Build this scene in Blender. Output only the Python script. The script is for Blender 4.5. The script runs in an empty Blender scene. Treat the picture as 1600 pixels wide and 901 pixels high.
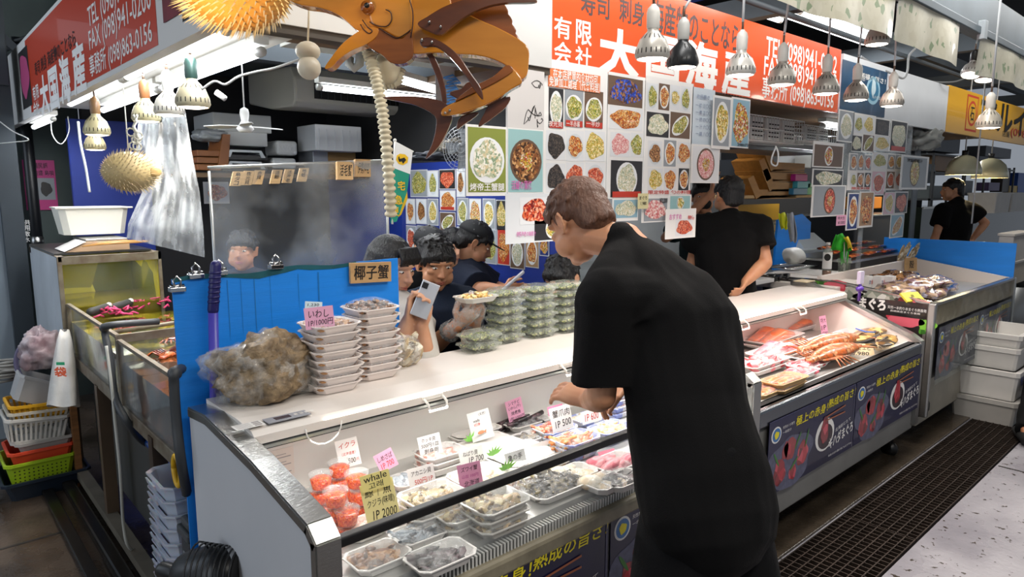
import bpy, bmesh, math, random
from mathutils import Vector, Matrix, noise, Euler
random.seed(7)
S = bpy.context.scene
COL = S.collection
# ---------------------------------------------------------------- camera
FPX, HC = 1070.0, 1.58
PIT, HEAD = math.atan(155/FPX), math.radians(48.0)
_f = Vector((math.cos(HEAD), math.sin(HEAD), 0)); RT = Vector((math.sin(HEAD), -math.cos(HEAD), 0)); UPW = Vector((0, 0, 1))
FW = _f*math.cos(PIT) - UPW*math.sin(PIT); UC = _f*math.sin(PIT) + UPW*math.cos(PIT)
CAM = Vector((0, 0, HC))
cd = bpy.data.cameras.new('camera'); cam = bpy.data.objects.new('camera', cd); COL.objects.link(cam)
cd.sensor_width = 36; cd.lens = FPX/1600*36; cd.clip_start = .05; cd.clip_end = 200
cam.matrix_world = Matrix((( RT.x, UC.x, -FW.x, 0), (RT.y, UC.y, -FW.y, 0), (RT.z, UC.z, -FW.z, HC), (0, 0, 0, 1)))
S.camera = cam
# ---------------------------------------------------------------- world, lights, exposure
W = bpy.data.worlds.new('world'); S.world = W; W.use_nodes = True
W.node_tree.nodes['Background'].inputs[0].default_value = (.80, .88, 1, 1)
W.node_tree.nodes['Background'].inputs[1].default_value = .26
S.view_settings.view_transform = 'Standard'; S.view_settings.look = 'None'
S.view_settings.gamma = 1; S.view_settings.exposure = .25
try: S.view_settings.use_curve_mapping = False
except Exception: pass
S.cycles.max_bounces = 6; S.cycles.transparent_max_bounces = 24; S.cycles.sample_clamp_indirect = 4
S.cycles.use_denoising = True
def area(name, loc, size, power, col=(1, 1, 1), rot=(0, 0, 0)):
    l = bpy.data.lights.new(name, 'AREA'); l.shape = 'RECTANGLE'; l.size, l.size_y = size; l.energy = power; l.color = col
    o = bpy.data.objects.new(name, l); COL.objects.link(o); o.location = loc; o.rotation_euler = rot; return o
area('hall_fill', (3.2, 1.15, 3.1), (4, .25), 60, (1, .97, .93), (math.radians(38), 0, 0))  # added unseen fill, tilted towards the orange sign to brighten it
area('hall_fill', (7.5, .9, 3.3), (4, .3), 40, (1, .97, .93), (math.radians(25), 0, 0))
area('hall_fill', (1.0, -.5, 3.0), (2.5, .4), 46, (1, .95, .88), (math.radians(18), 0, 0))  # added fill from the camera side, brightens the marlin carving
area('dining_light', (1.9, 3.7, 2.5), (1.6, .4), 11, (.9, .96, 1))
area('kitchen_light', (4.6, 3.2, 2.6), (2.0, .3), 28, (1, .97, .92))
area('stall_light', (9, 3.2, 2.7), (2.6, .3), 40, (1, .97, .92))
area('daylight_fill', (-2.6, 1.6, 2.0), (2.2, 2), 26, (.85, .92, 1), (math.radians(80), 0, math.radians(-95)))  # added fill from the left, lifts the side panel of the near case
area('daylight_fill', (-2.2, 5.2, 2.4), (3, 2.4), 48, (.75, .86, 1), (math.radians(70), 0, math.radians(-60)))
# ---------------------------------------------------------------- pixel rays of the photograph onto real planes
def ray(x, y): return FW + RT*((x-800)/FPX) + UC*((450.5-y)/FPX)
def onz(x, y, z): d = ray(x, y); return CAM + d*((z-HC)/d.z)
def ony(x, y, Y): d = ray(x, y); return CAM + d*(Y/d.y)
def onx(x, y, X): d = ray(x, y); return CAM + d*(X/d.x)
def at(x, y, D): return CAM + ray(x, y)*D
V = Vector
# ---------------------------------------------------------------- materials
MT = {}
def srgb(h):
    if isinstance(h, str):
        h = h.lstrip('#'); c = [int(h[i:i+2], 16)/255 for i in (0, 2, 4)]
    else: c = list(h)
    return tuple((x/12.92 if x <= .04045 else ((x+.055)/1.055)**2.4) for x in c[:3]) + (1,)
def mat(name, col='#888888', rough=.5, metal=0, n=0, ns=8, col2=None, bump=0, bs=60, emit=0, trans=0, alpha=1, coat=0, stretch=None, sss=0):
    if name in MT: return MT[name]
    m = bpy.data.materials.new(name); m.use_nodes = True; nt = m.node_tree; N = nt.nodes; L = nt.links
    b = N['Principled BSDF']; c = srgb(col)
    b.inputs['Base Color'].default_value = c; b.inputs['Roughness'].default_value = rough; b.inputs['Metallic'].default_value = metal
    b.inputs['Transmission Weight'].default_value = trans; b.inputs['Coat Weight'].default_value = coat
    b.inputs['Alpha'].default_value = alpha
    if sss: b.inputs['Subsurface Weight'].default_value = sss; b.inputs['Subsurface Scale'].default_value = .01
    if emit: b.inputs['Emission Color'].default_value = c; b.inputs['Emission Strength'].default_value = emit
    tc = N.new('ShaderNodeTexCoord'); src = tc.outputs['Object']
    if stretch:
        mp = N.new('ShaderNodeMapping'); mp.inputs['Scale'].default_value = stretch; L.new(src, mp.inputs[0]); src = mp.outputs[0]
    if n:
        t = N.new('ShaderNodeTexNoise'); t.inputs['Scale'].default_value = ns; t.inputs['Detail'].default_value = 6; L.new(src, t.inputs[0])
        r = N.new('ShaderNodeValToRGB'); r.color_ramp.elements[0].position = .5-.25; r.color_ramp.elements[1].position = .5+.25
        c2 = srgb(col2) if col2 else tuple(x*(1-n) for x in c[:3])+(1,)
        r.color_ramp.elements[0].color = c2; r.color_ramp.elements[1].color = c
        L.new(t.outputs[0], r.inputs[0]); L.new(r.outputs[0], b.inputs['Base Color'])
    if bump:
        t2 = N.new('ShaderNodeTexNoise'); t2.inputs['Scale'].default_value = bs; t2.inputs['Detail'].default_value = 4; L.new(src, t2.inputs[0])
        bp = N.new('ShaderNodeBump'); bp.inputs['Strength'].default_value = bump; bp.inputs['Distance'].default_value = .01
        L.new(t2.outputs[0], bp.inputs['Height']); L.new(bp.outputs[0], b.inputs['Normal'])
    MT[name] = m; return m
def foodmat(name, cols, scale=60, rough=.35, coat=.3, bump=.4, metal=0):
    if name in MT: return MT[name]
    m = bpy.data.materials.new(name); m.use_nodes = True; nt = m.node_tree; N = nt.nodes; L = nt.links
    b = N['Principled BSDF']; b.inputs['Roughness'].default_value = rough; b.inputs['Coat Weight'].default_value = coat
    tc = N.new('ShaderNodeTexCoord'); v = N.new('ShaderNodeTexVoronoi'); v.inputs['Scale'].default_value = scale
    nz = N.new('ShaderNodeTexNoise'); nz.inputs['Scale'].default_value = scale*.6; L.new(tc.outputs['Object'], nz.inputs[0])
    mx = N.new('ShaderNodeMix'); mx.data_type = 'VECTOR'; mx.inputs[0].default_value = .02
    L.new(tc.outputs['Object'], mx.inputs[4]); L.new(nz.outputs[1], mx.inputs[5]); L.new(mx.outputs[1], v.inputs[0])
    r = N.new('ShaderNodeValToRGB'); r.color_ramp.interpolation = 'CONSTANT' if len(cols) > 2 else 'LINEAR'
    sp = N.new('ShaderNodeSeparateColor'); L.new(v.outputs['Color'], sp.inputs[0]); L.new(sp.outputs[0], r.inputs[0])
    while len(r.color_ramp.elements) < len(cols): r.color_ramp.elements.new(.5)
    for i, c in enumerate(cols): r.color_ramp.elements[i].position = i/len(cols); 
    for i, c in enumerate(cols): r.color_ramp.elements[i].color = srgb(c)
    L.new(r.outputs[0], b.inputs['Base Color'])
    if bump:
        bp = N.new('ShaderNodeBump'); bp.inputs['Strength'].default_value = bump; bp.inputs['Distance'].default_value = .004
        L.new(v.outputs['Distance'], bp.inputs['Height']); L.new(bp.outputs[0], b.inputs['Normal'])
    MT[name] = m; return m
def film(name, alpha=.25, rough=.12, tint='#ffffff', bump=.6, bs=30, mask=None):
    """thin clear plastic: part glossy, mostly see-through"""
    if name in MT: return MT[name]
    m = bpy.data.materials.new(name); m.use_nodes = True; nt = m.node_tree; N = nt.nodes; L = nt.links
    for x in list(N):
        if x.type != 'OUTPUT_MATERIAL': N.remove(x)
    out = [x for x in N if x.type == 'OUTPUT_MATERIAL'][0]
    tr = N.new('ShaderNodeBsdfTransparent'); tr.inputs[0].default_value = (.96, .97, .97, 1)
    gl = N.new('ShaderNodeBsdfPrincipled'); gl.inputs['Base Color'].default_value = srgb(tint); gl.inputs['Roughness'].default_value = rough
    gl.inputs['Specular IOR Level'].default_value = .9
    mx = N.new('ShaderNodeMixShader'); tc = N.new('ShaderNodeTexCoord'); t = N.new('ShaderNodeTexNoise'); t.inputs['Scale'].default_value = bs
    t.inputs['Detail'].default_value = 5; L.new(tc.outputs['Object'], t.inputs[0])
    r = N.new('ShaderNodeMapRange'); r.inputs[1].default_value = .35; r.inputs[2].default_value = .65
    r.inputs[3].default_value = max(0, alpha-.12 if mask is None else alpha-mask); r.inputs[4].default_value = min(1, alpha+.12 if mask is None else alpha+mask)
    L.new(t.outputs[0], r.inputs[0]); L.new(r.outputs[0], mx.inputs[0]); L.new(tr.outputs[0], mx.inputs[1]); L.new(gl.outputs[0], mx.inputs[2])
    bp = N.new('ShaderNodeBump'); bp.inputs['Strength'].default_value = bump; bp.inputs['Distance'].default_value = .01
    L.new(t.outputs[0], bp.inputs['Height']); L.new(bp.outputs[0], gl.inputs['Normal'])
    L.new(mx.outputs[0], out.inputs[0]); MT[name] = m; return m
# palette
WHITE = mat('white_enamel', '#e9e6e0', .35, n=.08, ns=3)
STEEL = mat('stainless_steel', '#b9b9b6', .28, 1, bump=.15, bs=40, stretch=(1, 1, 20))
CHROME = mat('chrome', '#c9c9c9', .15, 1)
BLACK = mat('black_plastic', '#131314', .4)
BLKM = mat('black_matte', '#0d0d0e', .8)
DARK = mat('dark_metal', '#26282a', .6, n=.3, ns=3)
GREYC = mat('grey_cloth_pipe', '#4a4c4f', .7)
PVC = mat('pvc_pipe_dark', '#3a3d40', .5)
PAPER = mat('paper_white', '#f0efec', .35, coat=.4)
FOAM = mat('styrofoam', '#eeeae6', .6, n=.05, ns=10)
WOOD = mat('pale_wood', '#d9b27c', .6, n=.3, ns=9, stretch=(1, 8, 8))
WOODD = mat('brown_wood', '#8a5a2e', .6, n=.4, ns=9, stretch=(1, 8, 8))
BLUEP = mat('blue_corrugated', '#1a8cf0', .42, n=.12, ns=3, bump=.1, bs=20, stretch=(1, 1, 12))
NAVYP = mat('deep_blue_board', '#1b3590', .5, n=.15, ns=2)
INK = mat('ink_black', '#15120f', .6)
INKR = mat('ink_red', '#c42a1c', .6)
INKW = mat('print_white', '#f6f4f0', .5)
PINK = mat('pink_card', '#e9a9c6', .5)
YELC = mat('yellow_card', '#f3e6a2', .5)
SKIN = mat('skin', '#c9936f', .5, n=.12, ns=14, col2='#b87c5a', sss=.05)
SKIN2 = mat('skin_pale', '#d3a384', .5, n=.12, ns=14, col2='#c28c6b', sss=.05)
HAIRB = mat('hair_brown', '#6b4632', .5, n=.45, ns=40, bump=.8, bs=140, stretch=(1, 1, .25))
HAIRK = mat('hair_black', '#141213', .45, n=.4, ns=40, bump=.8, bs=140, stretch=(1, 1, .25))
CLEAR = film('clear_plastic', .09, .08, bump=.25, bs=14)
WRAP = film('cling_film', .16, .15, bump=1.0, bs=45)
# ---------------------------------------------------------------- mesh builder
TXT = {}
def glyphs(s, off=.0, res=2):
    k = (s, off, res)
    if k in TXT: return TXT[k]
    c = bpy.data.curves.new('t', 'FONT'); c.body = s; c.resolution_u = res; c.offset = off
    o = bpy.data.objects.new('t', c); COL.objects.link(o); m = o.to_mesh()
    vs = [(v.co.x, v.co.y) for v in m.vertices]; fs = [tuple(p.vertices) for p in m.polygons]
    o.to_mesh_clear(); bpy.data.objects.remove(o); bpy.data.curves.remove(c)
    if vs:
        x0 = min(v[0] for v in vs); x1 = max(v[0] for v in vs); y0 = min(v[1] for v in vs); y1 = max(v[1] for v in vs)
        vs = [((x-x0)/max(1e-6, x1-x0), (y-y0)/max(1e-6, y1-y0)) for x, y in vs]; asp = (x1-x0)/max(1e-6, y1-y0)
    else: asp = 1
    TXT[k] = (vs, fs, asp); return TXT[k]
class M:
    def __init__(s): s.v = []; s.f = []; s.mi = []; s.mats = []; s.cur = 0; s.sm = []; s.smooth = False
    def m(s, material):
        if material not in s.mats: s.mats.append(material)
        s.cur = s.mats.index(material); return s
    def add(s, vs, fs, smooth=None):
        b = len(s.v); s.v += [tuple(v) for v in vs]
        for f in fs: s.f.append(tuple(b+i for i in f)); s.mi.append(s.cur); s.sm.append(s.smooth if smooth is None else smooth)
        return s
    def box(s, c, d, R=None, bev=0):
        hx, hy, hz = d[0]/2, d[1]/2, d[2]/2; c = V(c)
        if bev and min(hx, hy, hz) > bev:
            bm = bmesh.new(); bmesh.ops.create_cube(bm, size=1)
            for v in bm.verts: v.co = V((v.co.x*2*hx, v.co.y*2*hy, v.co.z*2*hz))
            bmesh.ops.bevel(bm, geom=bm.edges[:], offset=bev, segments=2, affect='EDGES', profile=.5)
            vs = [v.co.copy() for v in bm.verts]; bm.verts.index_update(); fs = [[v.index for v in f.verts] for f in bm.faces]; bm.free()
        else:
            vs = [V((a*hx, b*hy, e*hz)) for a in (-1, 1) for b in (-1, 1) for e in (-1, 1)]
            fs = [(0, 1, 3, 2), (4, 6, 7, 5), (0, 4, 5, 1), (2, 3, 7, 6), (0, 2, 6, 4), (1, 5, 7, 3)]
        if R is not None: vs = [R @ v for v in vs]
        return s.add([c+v for v in vs], fs, False)
    def bb(s, x0, x1, y0, y1, z0, z1, bev=0): return s.box(((x0+x1)/2, (y0+y1)/2, (z0+z1)/2), (abs(x1-x0), abs(y1-y0), abs(z1-z0)), None, bev)
    def quad(s, a, b, c, d): return s.add([a, b, c, d], [(0, 1, 2, 3)], False)
    def tube(s, pts, r, n=8, cap=True, side=None, flat=1.0, rnd=False):
        pts = [V(p) for p in pts]; k = len(pts); rs = r if isinstance(r, (list, tuple)) else [r]*k
        rs = [(q if isinstance(q, (list, tuple)) else (q, q*flat)) for q in rs]
        vs = []; fs = []; prev = None
        if rnd:
            t0 = (pts[0]-pts[1]).normalized(); t1 = (pts[-1]-pts[-2]).normalized(); e0 = min(rs[0]); e1 = min(rs[-1])
            P = [pts[0]+t0*e0*a for a in (.98, .8, .45)] + pts + [pts[-1]+t1*e1*a for a in (.45, .8, .98)]
            Q = [tuple(x*a for x in rs[0]) for a in (.2, .6, .89)] + rs + [tuple(x*a for x in rs[-1]) for a in (.89, .6, .2)]
            pts, rs = P, Q; k = len(pts)
        for i, p in enumerate(pts):
            t = (pts[min(i+1, k-1)]-pts[max(i-1, 0)])
            if t.length < 1e-9: t = V((0, 0, 1))
            t.normalize()
            if side is not None: a = V(side) - t*V(side).dot(t)
            elif prev is not None: a = prev - t*prev.dot(t)
            else: a = t.orthogonal()
            if a.length < 1e-6: a = t.orthogonal()
            a.normalize(); b = t.cross(a); prev = a
            for j in range(n):
                g = 2*math.pi*j/n; vs.append(p + a*math.cos(g)*rs[i][0] + b*math.sin(g)*rs[i][1])
        for i in range(k-1):
            for j in range(n): fs.append((i*n+j, i*n+(j+1) % n, (i+1)*n+(j+1) % n, (i+1)*n+j))
        if cap: fs.append(tuple(range(n-1, -1, -1))); fs.append(tuple((k-1)*n+j for j in range(n)))
        return s.add(vs, fs, True)
    def ball(s, c, r, n=12, R=None):
        r = r if isinstance(r, (list, tuple)) else (r, r, r); c = V(c); vs = [V((0, 0, -1))]; h = max(4, n//2); fs = []
        for i in range(1, h):
            a = -math.pi/2+math.pi*i/h
            for j in range(n): g = 2*math.pi*j/n; vs.append(V((math.cos(a)*math.cos(g), math.cos(a)*math.sin(g), math.sin(a))))
        vs.append(V((0, 0, 1))); q = len(vs)-1
        for j in range(n): fs.append((0, 1+(j+1) % n, 1+j)); fs.append((q, q-n+j, q-n+(j+1) % n))
        for i in range(h-2):
            for j in range(n): a = 1+i*n; fs.append((a+j, a+(j+1) % n, a+n+(j+1) % n, a+n+j))
        vs = [V((v.x*r[0], v.y*r[1], v.z*r[2])) for v in vs]
        if R is not None: vs = [R @ v for v in vs]
        return s.add([c+v for v in vs], fs, True)
    def lathe(s, prof, c=(0, 0, 0), n=20, R=None, cap=False, sx=1, sy=1):
        c = V(c); vs = []; fs = []; k = len(prof)
        for (r, z) in prof:
            for j in range(n): g = 2*math.pi*j/n; v = V((r*math.cos(g)*sx, r*math.sin(g)*sy, z)); vs.append(c+(R @ v if R is not None else v))
        for i in range(k-1):
            for j in range(n): fs.append((i*n+j, i*n+(j+1) % n, (i+1)*n+(j+1) % n, (i+1)*n+j))
        if cap: fs.append(tuple(range(n-1, -1, -1))); fs.append(tuple((k-1)*n+j for j in range(n)))
        return s.add(vs, fs, True)
    def ring(s, rings, cap0=True, cap1=False, smooth=False):
        """loft through lists of equally many points"""
        n = len(rings[0]); vs = [p for r in rings for p in r]; fs = []
        for i in range(len(rings)-1):
            for j in range(n): fs.append((i*n+j, i*n+(j+1) % n, (i+1)*n+(j+1) % n, (i+1)*n+j))
        if cap0: fs.append(tuple(range(n-1, -1, -1)))
        if cap1: b = (len(rings)-1)*n; fs.append(tuple(b+j for j in range(n)))
        return s.add(vs, fs, smooth)
    def slab(s, poly, nrm):
        """polygon (3D points) given thickness along nrm"""
        n = len(poly); nrm = V(nrm); vs = [V(p) for p in poly]+[V(p)+nrm for p in poly]
        fs = [tuple(range(n-1, -1, -1)), tuple(range(n, 2*n))]+[(j, (j+1) % n, n+(j+1) % n, n+j) for j in range(n)]
        return s.add(vs, fs, False)
    def text(s, t, o, u, v, w=None, h=.05, off=.012, res=2, shear=0):
        """o = lower-left, u, v unit vectors; w, h in metres"""
        o = V(o); u = V(u); v = V(v)
        if off >= .018:
            vs, fs, asp = glyphs(t, 0, res); w = w or h*asp; k = off*min(h, w/max(1, len(t)))*.8
            nn = u.cross(v)*7e-5
            for i, (a, b) in enumerate(((-k, -k), (k, -k), (-k, k), (k, k), (0, 0))): s.add([o+nn*i+u*(x*w+shear*y*h+a)+v*(y*h+b) for x, y in vs], fs, False)
            return s
        vs, fs, asp = glyphs(t, off, res)
        if w is None: w = h*asp
        return s.add([o+u*(x*w+shear*y*h)+v*(y*h) for x, y in vs], fs, False)
    def build(s, name, material=None, parent=None, world=True, bevel=0, tag=None):
        if material is not None and not s.mats: s.mats = [material]
        me = bpy.data.meshes.new(name); off = V((0, 0, 0))
        if parent is not None and world: off = parent.get('_w') and V(parent['_w']) or V((0, 0, 0))
        me.from_pydata([tuple(V(v)-off) for v in s.v], [], s.f)
        for m_ in s.mats: me.materials.append(m_)
        me.polygons.foreach_set('material_index', s.mi); me.polygons.foreach_set('use_smooth', s.sm); me.update()
        o = bpy.data.objects.new(name, me); COL.objects.link(o)
        if parent is not None: o.parent = parent; o['_w'] = tuple(off) if world else (0, 0, 0)
        if bevel:
            b = o.modifiers.new('b', 'BEVEL'); b.width = bevel; b.segments = 2; b.limit_method = 'ANGLE'
        return o
def tag(o, label=None, cat=None, group=None, kind=None):
    for k, v in (('label', label), ('category', cat), ('group', group), ('kind', kind)):
        if v: o[k] = v
    return o
def thing(name, label, cat, loc=(0, 0, 0), rz=0, group=None, world=True):
    """an Empty at a thing's base; children given in world coordinates unless world=False"""
    o = bpy.data.objects.new(name, None); COL.objects.link(o); o.empty_display_size = .1
    o.location = loc; o.rotation_euler = (0, 0, rz); o['_w'] = tuple(loc) if world else (0, 0, 0)
    return tag(o, label, cat, group)
def struct(name, m_, material=None): return tag(m_.build(name, material), kind='structure')
def kids(o): return [c for c in bpy.data.objects if c.parent == o]
def copy_tree(o, parent=None, loc=None, rz=None):
    c = o.copy(); COL.objects.link(c)
    if parent is not None: c.parent = parent
    if loc is not None: c.location = loc
    if rz is not None: c.rotation_euler = (0, 0, rz) if not isinstance(rz, tuple) else rz
    for ch in KIDS.get(o.name) or kids(o): copy_tree(ch, c)
    return c
KIDS = {}
TS = bpy.data.scenes.new('bake')
def apply_mods(o):
    TS.collection.objects.link(o); vl = TS.view_layers[0]; vl.update(); dg = vl.depsgraph
    me = bpy.data.meshes.new_from_object(o.evaluated_get(dg)); TS.collection.objects.unlink(o)
    o.modifiers.clear(); o.data = me; me.name = o.name
    return o
def remesh(o, vox, smooth=4, fac=.5, dis=0, dscale=8, deci=0):
    r = o.modifiers.new('r', 'REMESH'); r.mode = 'VOXEL'; r.voxel_size = vox; r.use_smooth_shade = True
    sm = o.modifiers.new('s', 'SMOOTH'); sm.iterations = smooth; sm.factor = fac
    mats = list(o.data.materials); par = o.parent; o.parent = None; apply_mods(o); o.parent = par
    if not o.data.materials:
        for m_ in mats: o.data.materials.append(m_)
    if dis:
        me = o.data; n = len(me.vertices); co = [0.0]*(3*n); nr = [0.0]*(3*n); me.vertices.foreach_get('co', co); me.vertex_normals.foreach_get('vector', nr)
        for i in range(0, 3*n, 3):
            d = noise.noise((co[i]*dscale, co[i+1]*dscale, co[i+2]*dscale*.6))*dis; co[i] += nr[i]*d; co[i+1] += nr[i+1]*d; co[i+2] += nr[i+2]*d
        me.vertices.foreach_set('co', co)
    o.data.polygons.foreach_set('use_smooth', [True]*len(o.data.polygons)); o.data.update()
    return o
# ================================================================ SETTING
def floor_mat():
    m = bpy.data.materials.new('wet_concrete'); m.use_nodes = True; nt = m.node_tree; N = nt.nodes; L = nt.links; b = N['Principled BSDF']
    tc = N.new('ShaderNodeTexCoord'); a = N.new('ShaderNodeTexNoise'); a.inputs['Scale'].default_value = 1.3; a.inputs['Detail'].default_value = 8
    s = N.new('ShaderNodeTexNoise'); s.inputs['Scale'].default_value = 22; s.inputs['Detail'].default_value = 3; s.inputs['Roughness'].default_value = .6
    sx = N.new('ShaderNodeSeparateXYZ'); L.new(tc.outputs['Object'], a.inputs[0]); L.new(tc.outputs['Object'], s.inputs[0]); L.new(tc.outputs['Object'], sx.inputs[0])
    g = N.new('ShaderNodeMapRange'); g.inputs[1].default_value = .9; g.inputs[2].default_value = 2.2; L.new(sx.outputs[0], g.inputs[0])
    r = N.new('ShaderNodeValToRGB'); L.new(a.outputs[0], r.inputs[0]); e = r.color_ramp.elements
    e[0].position = .38; e[0].color = srgb('#2c231b'); e[1].position = .62; e[1].color = srgb('#5e5044')
    r2 = N.new('ShaderNodeValToRGB'); L.new(a.outputs[0], r2.inputs[0]); e = r2.color_ramp.elements
    e[0].position = .4; e[0].color = srgb('#85838a'); e[1].position = .6; e[1].color = srgb('#a3a1a6')
    mx = N.new('ShaderNodeMix'); mx.data_type = 'RGBA'; L.new(g.outputs[0], mx.inputs[0]); L.new(r.outputs[0], mx.inputs[6]); L.new(r2.outputs[0], mx.inputs[7])
    sp = N.new('ShaderNodeValToRGB'); e = sp.color_ramp.elements; e[0].position = .345; e[0].color = (0, 0, 0, 1); e[1].position = .375; e[1].color = (1, 1, 1, 1); L.new(s.outputs[0], sp.inputs[0])
    m2 = N.new('ShaderNodeMix'); m2.data_type = 'RGBA'; L.new(sp.outputs[0], m2.inputs[0]); m2.inputs[6].default_value = srgb('#3c342d'); L.new(mx.outputs[2], m2.inputs[7])
    L.new(m2.outputs[2], b.inputs['Base Color'])
    mr = N.new('ShaderNodeMapRange'); mr.inputs[1].default_value = .4; mr.inputs[2].default_value = .6; mr.inputs[3].default_value = .14; mr.inputs[4].default_value = .5; L.new(a.outputs[0], mr.inputs[0]); L.new(mr.outputs[0], b.inputs['Roughness'])
    bp = N.new('ShaderNodeBump'); bp.inputs['Strength'].default_value = .3; bp.inputs['Distance'].default_value = .01; L.new(s.outputs[0], bp.inputs['Height']); L.new(bp.outputs[0], b.inputs['Normal'])
    return m
FM = floor_mat()
f = M()
f.bb(-5, 1.3, -4, 12, -.1, 0); f.bb(1.3, 20, -4, .93, -.1, 0); f.bb(1.3, 20, 1.27, 12, -.1, 0); f.bb(9, 20, .93, 1.27, -.1, 0)
f.m(mat('trench_black', '#0c0b0b', .3)).bb(1.3, 9, .9, 1.3, -.3, -.25)
f.mats[0:0] = []; fl = f
fl.mats = [FM, MT['trench_black']]; fl.mi = [0]*24+[1]*6
struct('floor', fl)
s = M().m(mat('wet_kerb', '#4d4338', .2, n=.5, ns=7, bump=.3))
s.bb(1.6, 9, 1.275, 1.62, 0, .012, .004); struct('trim_1', s)
s = M().m(mat('kerb_rail', '#1d1b19', .25, n=.4, ns=10)); s.bb(.44, .49, 2.2, 4.6, 0, .03, .005); s.bb(.53, .585, 2.2, 4.6, 0, .05, .01); struct('trim_2', s)
s = M().m(mat('expansion_joint', '#2a2622', .5)); s.bb(-2, .44, 3.62, 3.635, .0, .002); s.bb(3, 9, -.1, -.088, 0, .002); s.bb(4.6, 4.612, -2, .92, 0, .002); struct('trim_3', s)
GRM = mat('rusty_grate', '#4a3f38', .45, .7, n=.5, ns=12)
gr = None
for k in range(7):
    x0 = 1.32+k*1.0
    if gr is None:
        g = M().m(GRM); L0 = .99
        for i in range(9): g.bb(0, L0, .94+i*.04-.0025-.94, .94+i*.04+.0025-.94, -.025, .008)
        for i in range(28): g.bb(i*.0364-.0025, i*.0364+.0025, 0, .32, -.018, .006)
        gr = g.build('drain_grate'); gr.location = (x0, .94, 0); o = gr
    else: o = gr.copy(); COL.objects.link(o); o.location = (x0, .94, 0)
    tag(o, ['rusty drain grate section nearest the camera, under the black-shirted man', 'rusty drain grate second from the camera beside the near display case', 'rusty drain grate third from the camera below the tuna banners', 'rusty drain grate fourth from the camera in front of the case end', 'rusty drain grate below the front corner of the far display case', 'rusty drain grate beside the stacked white fish boxes', 'rusty drain grate farthest down the aisle'][k], 'grate', 'rusty drain grates along the aisle')
# ceiling, beams
CE = mat('roof_dark', '#1b1e22', .8, n=.4, ns=1.5)
struct('ceiling', M().m(CE).bb(-5, 20, -4, 12, 4.0, 4.1))
BM = mat('beam_bluegrey', '#5f6b73', .5, n=.3, ns=3)
s = M().m(BM); s.bb(2.4, 16, 1.34, 1.46, 2.56, 2.78); s.bb(2.4, 16, 1.30, 1.34, 2.50, 2.545, .005); struct('trim_4', s)
s = M().m(mat('beam_grey', '#4c555c', .6, n=.3, ns=3))
for x in (4.6, 7.0, 9.4, 12): s.bb(x-.05, x+.05, 1.5, 8, 2.75, 2.9)
for y in (2.7, 3.6, 5.0): s.bb(2, 16, y-.04, y+.04, 2.95, 3.08)
s.tube([(3.2, 2.3, 2.72), (9, 2.3, 2.72)], .02); struct('trim_5', s)
s = M().m(mat('ceiling_blue', '#1c3f9e', .6)); s.bb(2.6, 5.4, 3.4, 5.6, 3.2, 3.24); struct('trim_6', s)
# walls
WG = mat('wall_greygreen', '#55615f', .7, n=.25, ns=5); WD = mat('wall_dark', '#2b2b2c', .8, n=.3, ns=2)
struct('wall_back', M().m(WD).bb(1.05, 16, 5.65, 5.75, 0, 4))
struct('wall_back_left', M().m(WG).bb(.3, 1.1, 6.05, 6.15, 0, 4))
struct('wall_left', M().m(mat('shutter_pale', '#8f9aa3', .45, n=.12, ns=1)).bb(-1.2, .56, 5.3, 5.36, 0, 2.2))
s = M().m(mat('pillar_dark', '#3b444b', .6, n=.3, ns=3)); s.bb(.5, .61, 5.24, 5.5, 0, 4); s.bb(-1, .6, 5.2, 5.3, 2.2, 2.5); struct('trim_7', s)
s = M().m(NAVYP); s.bb(.93, 1.42, 5.5, 5.54, .4, 2.05); struct('wall_blue_panel', s)
s = M().m(NAVYP); s.bb(2.9, 2.94, 2.75, 5.65, 0, 1.77); s.m(WD).bb(2.9, 2.94, 2.75, 5.65, 1.77, 2.42); s.m(NAVYP); s.bb(2.86, 2.9, 4.42, 4.5, 0, 1.77); struct('wall_menu', s)
s = M().m(mat('wall_kitchen', '#8c9093', .6, n=.2, ns=3)); s.bb(2.94, 8.6, 4.5, 4.6, 0, 2.4); struct('wall_kitchen', s)
s = M().m(mat('soffit_ply', '#6f5539', .7, n=.3, ns=4, stretch=(1, 6, 1))); s.bb(2.1, 8.8, 2.13, 3.3, 2.12, 2.15); s.bb(.72, 2.1, 2.13, 2.9, 2.2, 2.215); struct('ceiling_soffit', s)
s = M().m(mat('ceiling_panel_white', '#cfcdc4', .5, n=.15, ns=3)); s.bb(.67, 1.08, 2.12, 5.2, 2.09, 2.11); s.bb(1.6, 2.9, 2.3, 3.6, 2.32, 2.34); struct('ceiling_panel', s)
s = M().m(mat('duct_grey', '#39424a', .6, n=.3, ns=3)); s.bb(1.1, 3.0, 4.0, 5.6, 2.45, 2.5); s.bb(.7, 2.9, 3.9, 4.0, 2.3, 2.45); struct('ceiling_dining', s)
# fascia boards along the stall front
s = M().m(mat('fascia_white', '#d9d9d6', .45, n=.12, ns=3)); s.bb(.66, 2.065, 2.05, 2.09, 2.07, 2.6)
s.m(mat('fascia_edge', '#4a4238', .6)).bb(.66, 2.065, 2.06, 2.12, 2.045, 2.07); struct('trim_8', s)
s = M().m(mat('fascia_bluewhite', '#e0e4e8', .45, n=.2, ns=2)); s.bb(4.95, 7.22, 2.1, 2.13, 2.1, 2.5); struct('trim_9', s)

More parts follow.
